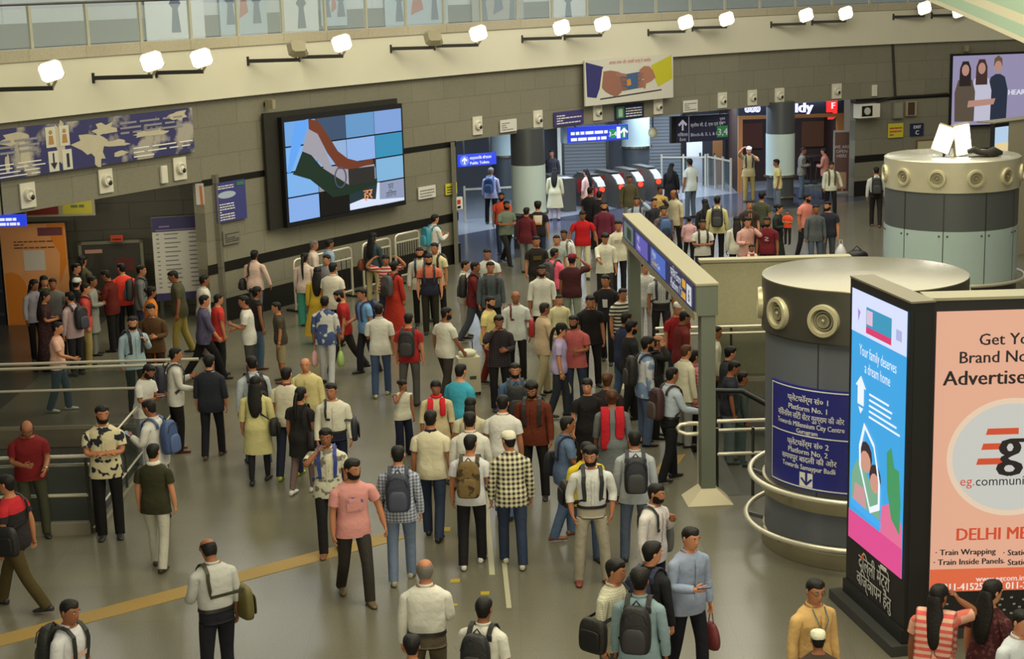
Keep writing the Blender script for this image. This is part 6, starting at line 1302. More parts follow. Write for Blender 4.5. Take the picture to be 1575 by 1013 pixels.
p(232, 562, 1.66, 110, ('st', 'ph', 'ph'), ('t', (204, 202, 196)), (150, 150, 156), 'short', 'man in a white t-shirt bent over a phone above the denim backpack', {'pitch': 26, 'lean': 8, 'beard': 1, 'phone': (1, 'phone in the hands of the man in the white t-shirt above the denim backpack')})
p(270, 535, 1.70, 70, ('st2', 'ph', 'lo'), ('S', (196, 194, 186)), (34, 30, 32), 'short', 'man in an off-white shirt and brown shoes left of the black clad man', {'shoe': (110, 60, 40), 'bags': [(BP, (40, 42, 56), 'dark backpack on the man in the off-white shirt and brown shoes')]})
p(331, 560, 1.64, 5, ('wr2', 'h', 'h'), ('r', (42, 44, 54)), (34, 34, 40), 'curly', 'man all in black walking away in brown sandals left of centre', {'w': 1.12, 'shoe': (90, 62, 46)}, (330, 702))
p(386, 548, 1.72, -25, ('wl2', 'h', 'h'), ('S', (180, 188, 198)), JN, 'short', 'man in a pale blue shirt behind the woman in the cream kurta', {'bags': [(BP, (30, 30, 32), 'black backpack on the man in pale blue behind the cream kurta')]})
p(395, 575, 1.62, 2, ('wr2', 'h', 'h'), ('k', (200, 192, 136)), (38, 36, 40), 'loose', 'woman in a cream kurta with long loose black hair', {'fit': 'leg', 'hem': .50, 'bags': [('shoulder', (26, 26, 28), 'black handbag on the shoulder of the woman in the cream kurta', 1)]}, (401, 741))
p(440, 565, 1.70, 12, ('wr2', 'h', 'h'), ('t', (206, 200, 178)), (40, 46, 64), 'short', 'man in a white t-shirt and navy jeans with neon soled shoes', {'shoe': (170, 180, 50), 'collar': (120, 60, 60)})
p(469, 551, 1.64, 178, ('st', 'h', 'hold'), ('S', (204, 192, 138)), (190, 182, 140), 'bald', 'bald man in a cream kurta shirt holding a red phone', {'w': 1.1, 'phone': (1, 'red phone held by the bald man in cream', (220, 70, 50)), 'sk': 0})
p(475, 591, 1.58, 25, ('wr2', 'h', 'h'), ('l', (40, 38, 38)), (110, 90, 88), 'pony', 'woman in a black top and mauve trousers with white trainers', {'fit': 'slim', 'shoe': WHS, 'bags': [('shoulder', (36, 32, 34), 'small black bag on the woman in the black top', 1)]}, (468, 757))
p(509, 590, 1.68, 172, ST, ('T', (208, 204, 188)), NVY, 'short', 'man in a cream white shirt facing forward beside the woman in black', {'yaw': 20, 'sk': 1, 'w': 1.06, 'bags': [('sling', (34, 36, 46), 'dark bag on the man in the cream white shirt', -1)]})
# --- middle columns of walkers going away
p(633, 690, 1.72, 0, ('wr2', 'h', 'h'), ('S', (178, 182, 192), 'check', (92, 100, 124)), (104, 118, 142, 'j'), 'short', 'man in a blue checked shirt with a navy backpack seen from behind', {'shoe': (150, 142, 120), 'bags': [(BP, (44, 48, 66), 'navy backpack with grey piping on the man in the blue checked shirt')]}, (620, 892))
p(667, 627, 1.74, 8, ('wl2', 'h', 'h'), ('t', (208, 200, 172)), DJ, 'short', 'man in a plain cream t-shirt with a dark collar walking away', {'collar': (40, 40, 54)}, (668, 826))
p(719, 668, 1.70, 6, ('wr2', 'h', 'h'), ('t', (202, 202, 204)), (30, 28, 32), 'short', 'man with a camouflage backpack and white trainers', {'yaw': 18, 'shoe': WHS, 'bags': [('camo', (112, 92, 58), 'brown camouflage backpack on the man in white trainers', 1, (66, 54, 34))]}, (728, 868))
p(722, 634, 1.72, 2, ST2, ('R', (208, 206, 196)), JN, 'short', 'man in a white shirt directly before the camouflage backpack', {'w': 1.06})
p(723, 612, 1.58, 5, WL2, ('l', (196, 190, 160)), GRY, 'long', 'long haired woman in a pale top among the men in white shirts', {})
p(773, 608, 1.72, 10, ('wl2', 'h', 'h'), ('s', (208, 206, 200)), JN, 'short', 'broad man in a white shirt behind the brown shirted man', {'w': 1.1})
p(782, 662, 1.74, -5, ('wl2', 'h', 'h'), ('S', (214, 206, 172), 'plaid', (36, 38, 48)), DJ, 'short', 'man in a black and white checked shirt and a white cap', {'cap': (212, 208, 188), 'visor': 1, 'capback': 0, 'yaw': -30, 'shoe': (196, 190, 170), 'watch': 1}, (790, 868))
p(817, 589, 1.74, -170, ST2, ('S', (96, 44, 28)), BLK, 'curly', 'man in a rust brown shirt looking down in the middle', {'pitch': 22, 'beard': 1, 'bags': [(BP, (32, 30, 32), 'dark backpack on the man in the rust brown shirt')]})
p(873, 641, 1.66, 75, ('wl2', 'lo', 'lo'), ('s', (86, 104, 134)), JN, 'short', 'man in a blue denim shirt with brown shoes facing right', {'shoe': (130, 78, 48), 'bags': [('sling', (28, 30, 40), 'large black bag slung behind the man in the denim shirt', -1)]})
p(903, 681, 1.58, 165, ST2, ('t', (214, 188, 50)), JN, 'loose', 'woman in a yellow t-shirt behind the bearded man in white', {'yaw': -15, 'bags': [('sling', (40, 36, 40), 'small dark crossbody bag on the woman in yellow', 1)]})
p(920, 699, 1.74, 176, ('st3', 'pock', 'pock'), ('R', (208, 208, 204)), (168, 160, 142), 'curly', 'bearded man in a white shirt with hands in his pockets and red brown shoes', {'beard': 1, 'yaw': 15, 'sk': 1, 'shoe': (120, 52, 40), 'bags': [(BP, (36, 36, 40), 'dark backpack on the bearded man with hands in pockets')]}, (912, 896))
p(976, 663, 1.68, 2, ('st2', 'h', 'h'), ('S', (166, 172, 178)), (86, 96, 116, 'j'), 'short', 'man with a black backpack over a pale shirt facing away near the gantry foot', {'w': 1.05, 'bags': [(BP, (30, 32, 42), 'black backpack on the man near the gantry foot')]})
p(1010, 745, 1.68, 128, ('st2', 'strap', 'h'), ('S', (206, 200, 198)), (36, 40, 54), 'short', 'bearded man in a pinkish white shirt holding a grey bag strap', {'beard': 1, 'sk': 1, 'yaw': -10, 'bags': [('sling', (88, 90, 88), 'grey bag hanging from the man in the pinkish white shirt', -1)]})
p(1063, 812, 1.72, 150, ('wl2', 'h', 'hold'), ('S', (146, 158, 184)), (34, 34, 42), 'short', 'man in a periwinkle blue shirt holding a maroon pouch at lower right', {'yaw': -5, 'phone': (1, 'phone held by the man in the periwinkle shirt'), 'bags': [('hand', (110, 44, 46), 'maroon pouch hanging from the man in the periwinkle shirt', -1)]})
p(948, 862, 1.68, 125, ('st2', 'h', 'h'), ('S', (206, 202, 178), 'fine', (170, 168, 150)), (86, 90, 86), 'quiff', 'man in an off-white checked shirt with a black bag at bottom right centre', {'yaw': -10, 'bags': [('sling', (30, 30, 28), 'black satchel of the man in the off-white checked shirt', 1)]})
p(984, 851, 1.70, 15, ('st2', 'h', 'h'), ('S', (130, 152, 160)), KH, 'curly', 'man in a light teal shirt with a black backpack at bottom right centre', {'bags': [(BP, (28, 28, 30), 'black backpack on the man in the light teal shirt')]})
p(1004, 838, 1.66, 40, ('st2', 'hold', 'h'), ('S', (34, 34, 38)), (30, 30, 36), 'curly', 'man in black wearing a large navy backpack', {'yaw': 30, 'bags': [(BP, (40, 48, 76), 'large navy backpack with pale piping on the man in black')]})
# --- lower right corner
p(1255, 892, 1.72, 152, ('st', 'h', 'h'), ('S', (206, 168, 110)), (90, 80, 70), 'short', 'man in a sand coloured shirt with glasses and lanyard at lower right', {'glasses': 1, 'lanyard': (90, 120, 130), 'yaw': 12, 'sk': 1})
p(1258, 970, 1.35, 0, ST, ('t', (70, 60, 54)), BLK, 'short', 'child in a white cap before the man in the sand coloured shirt', {'cap': (220, 216, 192), 'visor': 0})
p(1445, 900, 1.60, 25, ('st2', 'h', 'ear'), ('d', (206, 108, 96), 'blotch', (214, 160, 140)), BLK, 'long', 'woman in a pink patterned saree with her hand at her head', {'yaw': 25, 'scarf': ((206, 92, 88), 'stripe', (214, 170, 150)), 'sw': .2})
p(1528, 893, 1.62, 50, ST2, ('d', (70, 34, 38), 'fleck', (100, 60, 60)), BLK, 'loose', 'long haired woman in a dark maroon dress before the salmon light box', {'yaw': 20})
p(1574, 940, 1.66, 150, ST2, ('S', (200, 206, 214)), BLK, 'short', 'person in a white shirt cut off by the lower right corner', {})
# --- centre
p(622, 601, 1.22, 150, ('st2', 'h', 'mouth'), ('v', (206, 202, 184)), (32, 36, 56), 'bun', 'small girl in a white sleeveless top and navy skirt', {'yaw': -20, 'fit': 'wide', 'sk': 2}, (622, 700))
p(670, 586, 1.56, 178, ST2, ('k', (204, 188, 150)), (190, 170, 140), 'bun', 'woman in a cream kurta with a bright red scarf at the girl', {'nscarf': (208, 40, 54), 'sk': 2})
p(709, 566, 1.70, 35, ST2, ('t', (62, 158, 186)), (70, 70, 76), 'short', 'man in a turquoise t-shirt seen from behind', {'w': 1.08})
p(792, 559, 1.68, 178, ST2, ('S', (74, 96, 128)), DJ, 'short', 'man in a blue jacket with black straps facing the camera behind the rust shirt', {'bags': [('front', (30, 32, 36), 'black backpack worn on the front of the man in the blue jacket')], 'beard': 1})
p(903, 583, 1.60, 168, ST, ('l', (34, 32, 34)), (30, 30, 32), 'bun', 'woman in a black shirt left of the red dupatta', {'yaw': 25, 'sk': 0})
p(934, 580, 1.58, 15, ST, ('l', (44, 36, 36)), (40, 36, 40), 'bun', 'brown haired woman in dark clothes just beyond the red dupatta', {'hc': 'n'})
p(941, 600, 1.62, 2, ('st2', 'h', 'h'), ('D', (120, 124, 126), 'fine', (86, 92, 96)), BLK, 'bun', 'woman in a grey patterned kurta with a red dupatta', {'hc': 'n', 'scarf': (176, 32, 44), 'sw': .15, 'hem': .38, 'legs': 1, 'fit': 'wide', 'w': 1.12, 'sl': .75})
p(864, 498, 1.62, 95, ('wl2', 'h', 'h'), ('t', (172, 158, 194)), (48, 52, 60), 'pony', 'person in a lavender t-shirt and black cap with a ponytail', {'cap': (34, 34, 36), 'watch': 1, 'bags': [('hand', (196, 186, 140), 'cream bag carried by the person in the lavender t-shirt', -1)]})
p(882, 491, 1.68, -170, ('st2', 'hold', 'h'), ('s', (178, 92, 90)), DJ, 'short', 'bearded man in a coral red shirt beside the lavender t-shirt', {'beard': 1, 'yaw': 10})
p(838, 466, 1.68, 65, ('wl2', 'lo', 'lo'), ('S', (190, 168, 138)), (176, 164, 130), 'short', 'older man in a beige pink shirt and cream trousers facing right', {'hc': 'd', 'bags': [('hand', (120, 96, 78), 'brown bag carried by the older man in beige', 1)]})
p(793, 448, 1.70, 174, ('wl2', 'h', 'h'), ('r', (198, 202, 200)), BLK, 'bald', 'bald man in a white shirt with a red bag strap', {'sk': 2, 'bags': [('sling', (170, 40, 48), 'red strapped bag behind the bald man in white', -1)]})
p(767, 486, 1.68, 172, ('st', 'hold', 'mouth'), ('S', (58, 50, 54), 'check', (36, 32, 36)), (28, 28, 32), 'quiff', 'man in a dark checked shirt with his hand at his mouth', {'pitch': 15})
p(754, 456, 1.68, 115, ('wr2', 'h', 'h'), ('t', (206, 192, 128)), (104, 36, 34), 'short', 'bearded man in a pale yellow t-shirt and maroon trousers', {'beard': 1, 'yaw': 10, 'sk': 0})
p(687, 473, 1.70, 50, ('wl2', 'wide', 'hf'), ('t', (206, 204, 190)), (58, 52, 48), 'short', 'bearded man in a white t-shirt beside the cream suitcase', {'beard': 1, 'yaw': 25})
p(628, 482, 1.64, 8, ST2, ('t', (160, 40, 42)), (86, 84, 80), 'short', 'man in a red t-shirt with a black backpack with a white curve', {'bags': [(BP, (32, 32, 34), 'black backpack with a white curve on the man in red')]})
p(590, 470, 1.68, 2, ('wr2', 'hold', 'h'), ('s', (206, 204, 194)), (66, 84, 116, 'j'), 'short', 'man in a white shirt and blue jeans walking away alone', {'shoe': (190, 180, 130), 'sl': .5}, (588, 608))
p(528, 438, 1.66, -95, ('wlb', 'h', 'ph'), ('t', (160, 40, 40)), (44, 42, 40), 'short', 'man in a red t-shirt striding left', {'pitch': 25, 'beard': 1, 'sl': .4}, (534, 570))
p(556, 444, 1.66, -120, ('wr2', 'h', 'lo'), ('t', (108, 148, 194)), (36, 36, 44), 'short', 'man in a sky blue t-shirt with a dark blue backpack', {'bags': [(BP, (40, 50, 90), 'dark blue backpack on the man in the sky blue t-shirt')]})
p(498, 461, 1.66, 5, ('wl2', 'h', 'h'), ('r', (200, 200, 196), 'blotch', (70, 86, 130)), (188, 190, 192), 'short', 'person in a blue and white tie-dye shirt carrying bags', {'bags': [('hand', (206, 160, 160), 'pink carrier bag of the person in tie-dye', -1), ('hand', (150, 176, 100), 'green carrier bag of the person in tie-dye', 1)]}, (505, 590))
p(488, 411, 1.60, 5, ST2, ('D', (200, 168, 58)), BLK, 'loose', 'woman in a long yellow dress with long black hair', {'hem': .2})
p(468, 389, 1.60, 12, ST, ('S', (206, 188, 180)), (70, 150, 132), 'braid', 'woman in a pale top and teal trousers with a braid', {'fit': 'wide'})
p(483, 370, 1.66, 75, ST, ('S', (206, 190, 178)), GRY, 'short', 'grey haired man in a pale pink shirt at the steel barrier', {'hc': 'g'})
p(507, 371, 1.62, 60, ST, ('S', (140, 160, 180)), GRY, 'short', 'dark haired person in pale blue at the steel barrier', {})
p(512, 404, 1.74, 25, ST2, ('s', (208, 202, 186)), NVY, 'short', 'heavy man in a white shirt and navy trousers beside the yellow dress', {'w': 1.2, 'belly': .06})
p(502, 392, 1.62, -140, ST, ('S', (150, 150, 160)), GRY, 'short', 'man in grey whose face shows above the heavy man in white', {})
p(574, 358, 1.64, 30, ST2, ('S', (52, 66, 72)), (176, 164, 120), 'loose', 'long haired woman in a dark teal shirt and khaki trousers at the barrier', {'bags': [('shoulder', (116, 60, 40), 'brown handbag on the woman in the dark teal shirt', -1)]})
p(593, 392, 1.64, 178, ('st', 'up', 'up'), ('t', (206, 180, 170), 'stripe', (170, 50, 50)), DJ, 'bun', 'woman in a red and white striped top raising her hands to her hair', {'sk': 1})
p(607, 402, 1.62, 40, ST2, ('D', (170, 50, 38)), BLK, 'bun', 'woman in a long red kurta with a big grey backpack', {'hem': .2, 'bags': [(BP, (72, 72, 74), 'big charcoal backpack on the woman in red')]})
p(645, 381, 1.70, 176, ST, ('S', (202, 200, 186)), BLK, 'short', 'man in a loose white shirt left of the colour block t-shirt', {'beard': 1, 'bags': [(BP, (36, 40, 56), 'backpack on the man in the loose white shirt')]})
p(659, 391, 1.72, 178, ST, ('t', (200, 108, 84), 'band', (40, 42, 58)), (48, 46, 38), 'short', 'man in a salmon and navy colour block t-shirt', {'beard': 1, 'pitch': 15, 'bags': [(BP, (48, 42, 48), 'dark backpack on the man in the colour block t-shirt')]})
p(668, 377, 1.74, -155, ST2, ('s', (202, 194, 154)), BLK, 'short', 'man in a cream shirt with a dark strap behind the colour block t-shirt', {'bags': [(BP, (60, 48, 44), 'dark brown backpack on the man in the cream shirt')]})
p(669, 330, 1.74, 55, ('st', 'ph', 'ph'), ('S', (208, 206, 202)), (90, 90, 92), 'short', 'man in white with a teal backpack standing at the wall end', {'bags': [(BP, (56, 140, 160), 'teal backpack on the man in white at the wall end')]})
p(716, 401, 1.62, 95, ST, ('S', (190, 188, 176)), (176, 170, 156), 'short', 'pale clothed person half hidden behind the maroon shirt', {'sk': 0})
p(731, 399, 1.70, 95, WL_, ('S', (98, 32, 36)), (70, 74, 84, 'j'), 'short', 'man in a maroon shirt walking right with a black backpack', {'bags': [(BP, (28, 28, 28), 'black backpack on the man in the maroon shirt')]})
p(749, 383, 1.70, -170, ST, ('t', (206, 204, 196)), GRY, 'short', 'man in a white t-shirt behind the dark grey checked shirt', {'pitch': 14})
p(754, 399, 1.74, 172, ST2, ('S', (84, 94, 98), 'fine', (64, 72, 78)), BLK, 'short', 'man in a dark grey checked shirt with backpack straps', {'w': 1.08, 'bags': [(BP, (32, 32, 34), 'dark backpack on the man in the grey checked shirt')]})
p(833, 408, 1.74, 178, ('wl2', 'h', 'h'), ('r', (208, 206, 196)), BLK, 'short', 'man in an open necked white kurta shirt walking forward', {'beard': 1, 'sl': .85, 'hem': .72})
p(825, 364, 1.68, 172, ST, ('t', (40, 36, 34)), (60, 50, 40), 'quiff', 'man in a black t-shirt behind the white kurta shirt', {'print': (1, (90, 76, 40), .14, .1, 1.25)})
p(827, 310, 1.72, 5, ST2, ('t', (34, 34, 38)), DJ, 'curly', 'man in a black t-shirt with a bright motif on the back', {'print': (-1, ((214, 206, 190), 'blotch', (214, 140, 50)), .17, .24, 1.26)})
p(816, 319, 1.66, 25, ST, ('S', (92, 34, 42)), GRY, 'short', 'person in maroon beside the black t-shirt with the bright motif', {'dx': -.1})
p(779, 309, 1.74, 150, ('wrb', 'hold', 'hold'), ('t', (112, 124, 108)), (38, 36, 38), 'short', 'man in a grey green t-shirt striding across the hall floor', {'beard': 1})
p(771, 296, 1.70, -170, ST2, ('t', (214, 82, 60)), DJ, 'short', 'man in an orange red t-shirt at the round pillar', {'beard': 1})
p(853, 382, 1.66, 35, ST2, ('t', (232, 100, 126)), (80, 76, 80), 'short', 'man in a bright pink t-shirt', {'yaw': 30, 'bags': [(BP, (60, 60, 64), 'grey backpack on the man in the bright pink t-shirt')]})
p(856, 362, 1.64, 150, ST, ('t', (150, 160, 156)), GRY, 'short', 'man in a pale grey t-shirt behind the bright pink one', {'yaw': 30})
p(867, 354, 1.64, -155, ST, ('S', (204, 202, 200)), GRY, 'short', 'man in white carrying white bundles left of the red t-shirt', {'sk': 2, 'bags': [(BP, (204, 204, 204), 'white bundle carried by the man left of the red t-shirt')]})
p(880, 391, 1.72, 20, ('st', 'h', 'ear'), ('t', (66, 32, 36)), (136, 146, 128), 'short', 'man in a maroon cap and dark maroon shirt holding his ear', {'cap': (120, 36, 48), 'w': 1.08})
p(896, 325, 1.72, 178, ('wl2', 'wide', 'wide'), ('t', (180, 30, 36)), (198, 190, 160), 'short', 'man in a bright red t-shirt and cream trousers', {'pitch': 22, 'sk': 2, 'w': 1.05})
p(908, 288, 1.70, 40, ST2, ('t', (36, 34, 36)), (40, 38, 40), 'short', 'man in a black t-shirt standing at the first ticket gate', {})
p(922, 294, 1.68, 20, ST, ('S', (34, 34, 36)), (34, 32, 36), 'short', 'person in black clothes behind the plum shirt', {})
p(929, 310, 1.76, 178, ST, ('S', (100, 40, 58)), BLK, 'short', 'man in a plum coloured shirt facing the camera', {'beard': 1})
p(951, 340, 1.74, 176, ST, ('S', (208, 204, 184)), (34, 32, 34), 'quiff', 'man in a white sweatshirt with dark block letters beside the gantry', {'print': (1, (206, 202, 182), .2, .075, 1.28, 'BOSS', (40, 38, 44)), 'yaw': 10})
p(931, 360, 1.70, 172, ('wl2', 'h', 'fwd'), ('r', (208, 206, 190)), (46, 44, 48), 'curly', 'man in a white henley shirt reaching out with one hand', {'sl': .7, 'pitch': 22})
p(931, 423, 1.74, -165, WL2, ('t', (38, 36, 40)), (34, 34, 38), 'short', 'man in a black t-shirt with a white chest print left of the gantry', {'yaw': 10, 'print': (1, (206, 204, 206), .06, .16, 1.2)})
p(908, 455, 1.70, 170, ('st2', 'h', 'h'), ('s', (34, 32, 34)), (30, 28, 32), 'short', 'man in a black shirt right of the coral red shirt', {'pitch': 16})
p(860, 454, 1.42, 172, ST, ('t', (206, 200, 160)), (170, 160, 120), 'short', 'child in a pale yellow top among the walkers', {'sl': 1.0})
p(958, 444, 1.64, 155, ST, ('t', (196, 194, 180), 'stripe', (50, 48, 50)), DJ, 'short', 'person in a black and white striped t-shirt behind the far gantry post', {'w': 1.1})
p(985, 404, 1.68, 175, ST, ('s', (196, 196, 194)), (186, 186, 190), 'short', 'person in white seen under the gantry beam', {'dx': .1})
p(1017, 410, 1.74, 178, WL2, ('u', (196, 198, 202), 'check', (160, 162, 168)), (40, 38, 44), 'short', 'man in a grey checked shirt walking under the gantry beam', {'beard': 1, 'bags': [(BP, (40, 40, 50), 'dark backpack on the man under the gantry beam')]})
p(1043, 466, 1.62, 160, ST, ('t', (150, 40, 44)), DJ, 'short', 'person in red with a white cap beyond the maroon shirt at the stair', {'cap': (210, 206, 196), 'visor': 0})
p(972, 494, 1.72, 75, ('wl2', 'h', 'lo'), ('t', (34, 34, 36)), (32, 32, 36), 'curly', 'bearded man in a black t-shirt before the far gantry post', {'beard': 1, 'sk': 1})
p(964, 481, 1.72, 65, WR2, ('S', (42, 48, 74)), JN, 'short', 'man in a navy shirt and blue jeans beside the far gantry post', {})
p(997, 519, 1.74, 80, ST2, ('S', (200, 200, 204), 'blotch', (120, 144, 180)), (78, 92, 120, 'j'), 'curly', 'man in a blue and white jacket with a big black backpack', {'beard': 1, 'bags': [(BP, (32, 30, 30), 'big black backpack on the man in the blue and white jacket')]})
p(1013, 521, 1.68, 95, ('st', 'h', 'ear'), ('S', (40, 38, 38)), BLK, 'fringe', 'man with his hand at his ear beyond the blue and white jacket', {'hc': 'd', 'bags': [(BP, (26, 26, 28), 'black backpack on the man with his hand at his ear')]})
p(1041, 577, 1.70, 65, ('wl2', 'h', 'rail'), ('T', (176, 188, 202)), (28, 28, 32), 'short', 'man in a pale blue shirt with a maroon backpack reaching the rail', {'bags': [(BP, (60, 34, 38), 'maroon backpack on the man reaching the rail')]}, (1030, 738))
p(1056, 479, 1.74, 75, ST2, ('S', (108, 42, 42)), (120, 124, 110), 'short', 'man in a dark maroon shirt entering the stair', {'pitch': 20, 'well': 1})
p(1056, 531, 1.62, 60, ST, ('S', (206, 202, 178)), GRY, 'short', 'person in cream entering the stair behind the pink checked shirt', {'hc': 'n', 'well': 1})
p(1068, 538, 1.64, 60, ST2, ('S', (210, 150, 160), 'plaid', (176, 60, 84)), BLK, 'pony', 'woman in a pink checked shirt entering the stair', {'well': 1})
p(1102, 502, 1.70, 90, ST, ('S', (190, 186, 166)), BLK, 'short', 'dark haired man on the stair just right of the near gantry post', {'well': 1})
p(1125, 534, 1.68, 75, ST, ('S', (56, 58, 62)), DJ, 'curly', 'man in a charcoal shirt going down the stair', {'well': 1, 'pitch': 15})
p(1132, 556, 1.70, 90, ST, ('t', (48, 52, 62)), (120, 134, 140), 'short', 'man in a dark slate t-shirt going down the stair with a bent head', {'well': 1, 'pitch': 22})
p(1143, 572, 1.58, 80, ST, ('S', (70, 80, 76)), (90, 110, 110), 'short', 'person in grey green lowest on the stair beside the round column', {'well': 1})
# --- left bay and wall
p(52, 430, 1.62, 130, ST, ('S', (150, 144, 156)), BLK, 'long', 'long haired woman in lilac grey against the orange poster board', {'yaw': -20})
p(67, 425, 1.62, 150, ST, ('l', (70, 68, 46)), BLK, 'loose', 'woman in olive beside the woman in lilac grey', {})
p(80, 426, 1.64, 175, ST, ('t', (110, 108, 108)), BLK, 'short', 'man in a grey t-shirt smiling before the orange poster board', {})
p(69, 448, 1.60, 80, ('st', 'hold', 'hold'), ('d', (46, 38, 40), 'fleck', (90, 40, 40)), BLK, 'long', 'woman in a dark printed dress in the left bay', {'sl': .42})
p(83, 487, 1.62, 85, ('wl2', 'h', 'rail'), ('t', (214, 168, 150)), (66, 84, 104, 'j'), 'short', 'woman in a pink t-shirt with her hand on the far balustrade rail', {'f': 1, 'shoe': WHS}, (95, 632))
p(106, 449, 1.64, -60, ST, ('S', (196, 172, 174), 'fine', (170, 140, 146)), (40, 40, 44), 'short', 'man in a pale pink shirt with a dark backpack facing left in the bay', {'bags': [(BP, (40, 38, 44), 'dark backpack on the man in the pale pink shirt')]})
p(131, 436, 1.68, 75, ST2, ('S', (190, 72, 66)), (160, 140, 90), 'short', 'man in a coral shirt with a dark backpack in the bay', {'bags': [(BP, (36, 34, 36), 'dark backpack on the man in the coral shirt')]})
p(118, 428, 1.66, 20, ST, ('S', (36, 36, 36)), BLK, 'short', 'person in black with a white cap beside the orange board', {'cap': (206, 204, 200), 'visor': 0})
p(127, 393, 1.72, 30, ST, ('l', (80, 76, 60)), BLK, 'long', 'tall long haired person at the back of the bay by the door', {})
p(117, 405, 1.66, 90, ST, ('S', (48, 46, 44)), BLK, 'short', 'man in dark clothes at the back of the bay right of the orange board', {})
p(143, 438, 1.62, 85, ('st', 'hold', 'hold'), ('K', (140, 142, 134)), (120, 120, 114), 'short', 'person in a long grey kurta before the grey door', {})
p(160, 418, 1.70, -80, ('st', 'ph', 'ph'), ('S', (92, 32, 26)), (34, 32, 34), 'short', 'man in a dark red shirt looking at a phone before the grey door', {'pitch': 22, 'phone': (1, 'phone held by the man in the dark red shirt')})
p(186, 405, 1.70, -20, ST, ('t', (240, 74, 58)), (32, 30, 34), 'short', 'man in a glowing orange red t-shirt before the grey door', {'yaw': -30})
p(217, 405, 1.70, 80, ST, ('S', (104, 106, 106)), DJ, 'short', 'man in a grey shirt with a backpack beside the timetable board', {'bags': [(BP, (44, 48, 50), 'dark grey backpack on the man beside the timetable board')]})
p(203, 487, 1.74, 145, ('st2', 'strap', 'h'), ('S', (156, 178, 190)), (36, 36, 42), 'short', 'bearded man in a light blue shirt holding his strap at the balustrade', {'beard': 1, 'yaw': 15, 'bags': [(BP, (38, 40, 48), 'dark backpack of the bearded man in light blue')]})
p(231, 468, 1.70, 178, ('st', 'hold', 'h'), ('S', (84, 60, 38)), (60, 40, 32), 'short', 'man in a brown shirt behind the balustrade rails', {'pitch': 16})
p(233, 441, 1.60, 60, ST, ('k', (206, 120, 42)), (150, 60, 40), 'bun', 'woman in an orange kurta with a bun', {})
p(276, 410, 1.76, -100, ('wl2', 'h', 'h'), ('s', (76, 76, 58)), (150, 136, 72), 'short', 'man in a dark olive shirt and khaki trousers before the timetable board', {'pitch': 24, 'w': 1.08}, (282, 545))
p(314, 423, 1.68, 60, ST, ('S', (204, 202, 194)), GRY, 'short', 'man in a white shirt at the right edge of the timetable board', {})
p(318, 447, 1.70, 70, ('wrb', 'hf', 'hf'), ('S', (96, 90, 118), 'fine', (70, 66, 92)), (30, 28, 32), 'short', 'man in a purple checked shirt striding right', {'sl': .8}, (318, 584))
p(328, 455, 1.56, 60, ST2, ('t', (190, 56, 50)), (40, 40, 44), 'short', 'person in a red t-shirt behind the striding purple checked shirt', {'hem': .75, 'dx': .1})
p(374, 455, 1.68, -95, ('st', 'ph', 'lo'), ('t', (206, 204, 196)), (74, 72, 68), 'short', 'man in a white t-shirt with a dark collar facing left', {'collar': (110, 50, 50), 'hem': .8})
p(395, 441, 1.62, 60, ('st2', 'h', 'h'), ('v', (34, 32, 34)), (76, 96, 116, 'j'), 'bun', 'woman in a black sleeveless top and jeans holding a white bag', {'shoe': (110, 66, 46), 'bags': [('hand', (206, 204, 190), 'small white bag held by the woman in black', -1)]})
p(391, 385, 1.62, 15, ('wl2', 'h', 'wide'), ('S', (206, 178, 168)), (100, 106, 112), 'bun', 'woman in a pale pink shirt at the left wall with a black bag', {'bags': [('shoulder', (30, 30, 32), 'black bag of the woman in pale pink at the wall', -1)]})
p(424, 465, 1.52, -100, ST2, ('t', (66, 60, 48)), (150, 136, 104), 'short', 'boy in a dark brown t-shirt and khaki shorts', {'len': .6, 'watch': -1, 'shoe': (90, 70, 50)})
# --- back of the hall
p(755, 258, 1.72, 15, ST2, ('S', (166, 164, 190)), BLK, 'short', 'white haired man in a lavender shirt left of the round pillar', {'hc': 'g', 'bags': [(BP, (50, 76, 120), 'blue and black backpack on the white haired man')]})
p(853, 258, 1.62, 10, ST2, ('K', (206, 198, 160)), (196, 176, 186), 'loose', 'woman in a cream kurta beyond the round pillar', {'hem': .42, 'nscarf': (206, 202, 180)})
p(848, 231, 1.72, -160, ST, ('S', (52, 50, 54)), BLK, 'short', 'guard in dark clothes standing beyond the ticket gates', {})
p(901, 260, 1.60, -50, ST2, ('k', (206, 170, 162)), BLK, 'long', 'woman in a pink top with a red bag at the ticket gates', {'bags': [('shoulder', (170, 40, 44), 'red bag of the woman in pink at the ticket gates', 1)]})
p(968, 270, 1.68, 175, ST2, ('S', (88, 82, 58)), GRY, 'short', 'man in an olive shirt between the ticket gates', {})
p(979, 303, 1.68, -170, ('st', 'ear', 'h'), ('S', (164, 176, 196)), DJ, 'short', 'man in a light blue shirt on the phone behind the gantry top', {'bags': [(BP, (34, 34, 38), 'dark backpack of the man on the phone behind the gantry')]})
p(1033, 251, 1.64, 30, ST, ('D', (28, 27, 29)), BLK, 'loose', 'woman in a long black robe by the glass fence', {'hem': .1, 'nscarf': (26, 26, 28)})
p(1063, 238, 1.82, -35, ST2, ('s', (196, 206, 206)), (84, 94, 106, 'j'), 'short', 'tall man in a white and teal shirt and jeans by the glass fence', {'sl': .42}, (1063, 335))
p(1152, 226, 1.80, 178, ('st2', 'mouth', 'brow'), ('r', (168, 150, 106)), (156, 136, 84), 'short', 'man in khaki with a white cap raising his hand at the shop pillar', {'cap': (214, 212, 206), 'visor': 0, 'sl': .42, 'bags': [(BP, (36, 36, 40), 'dark backpack of the man in khaki at the shop pillar')]})
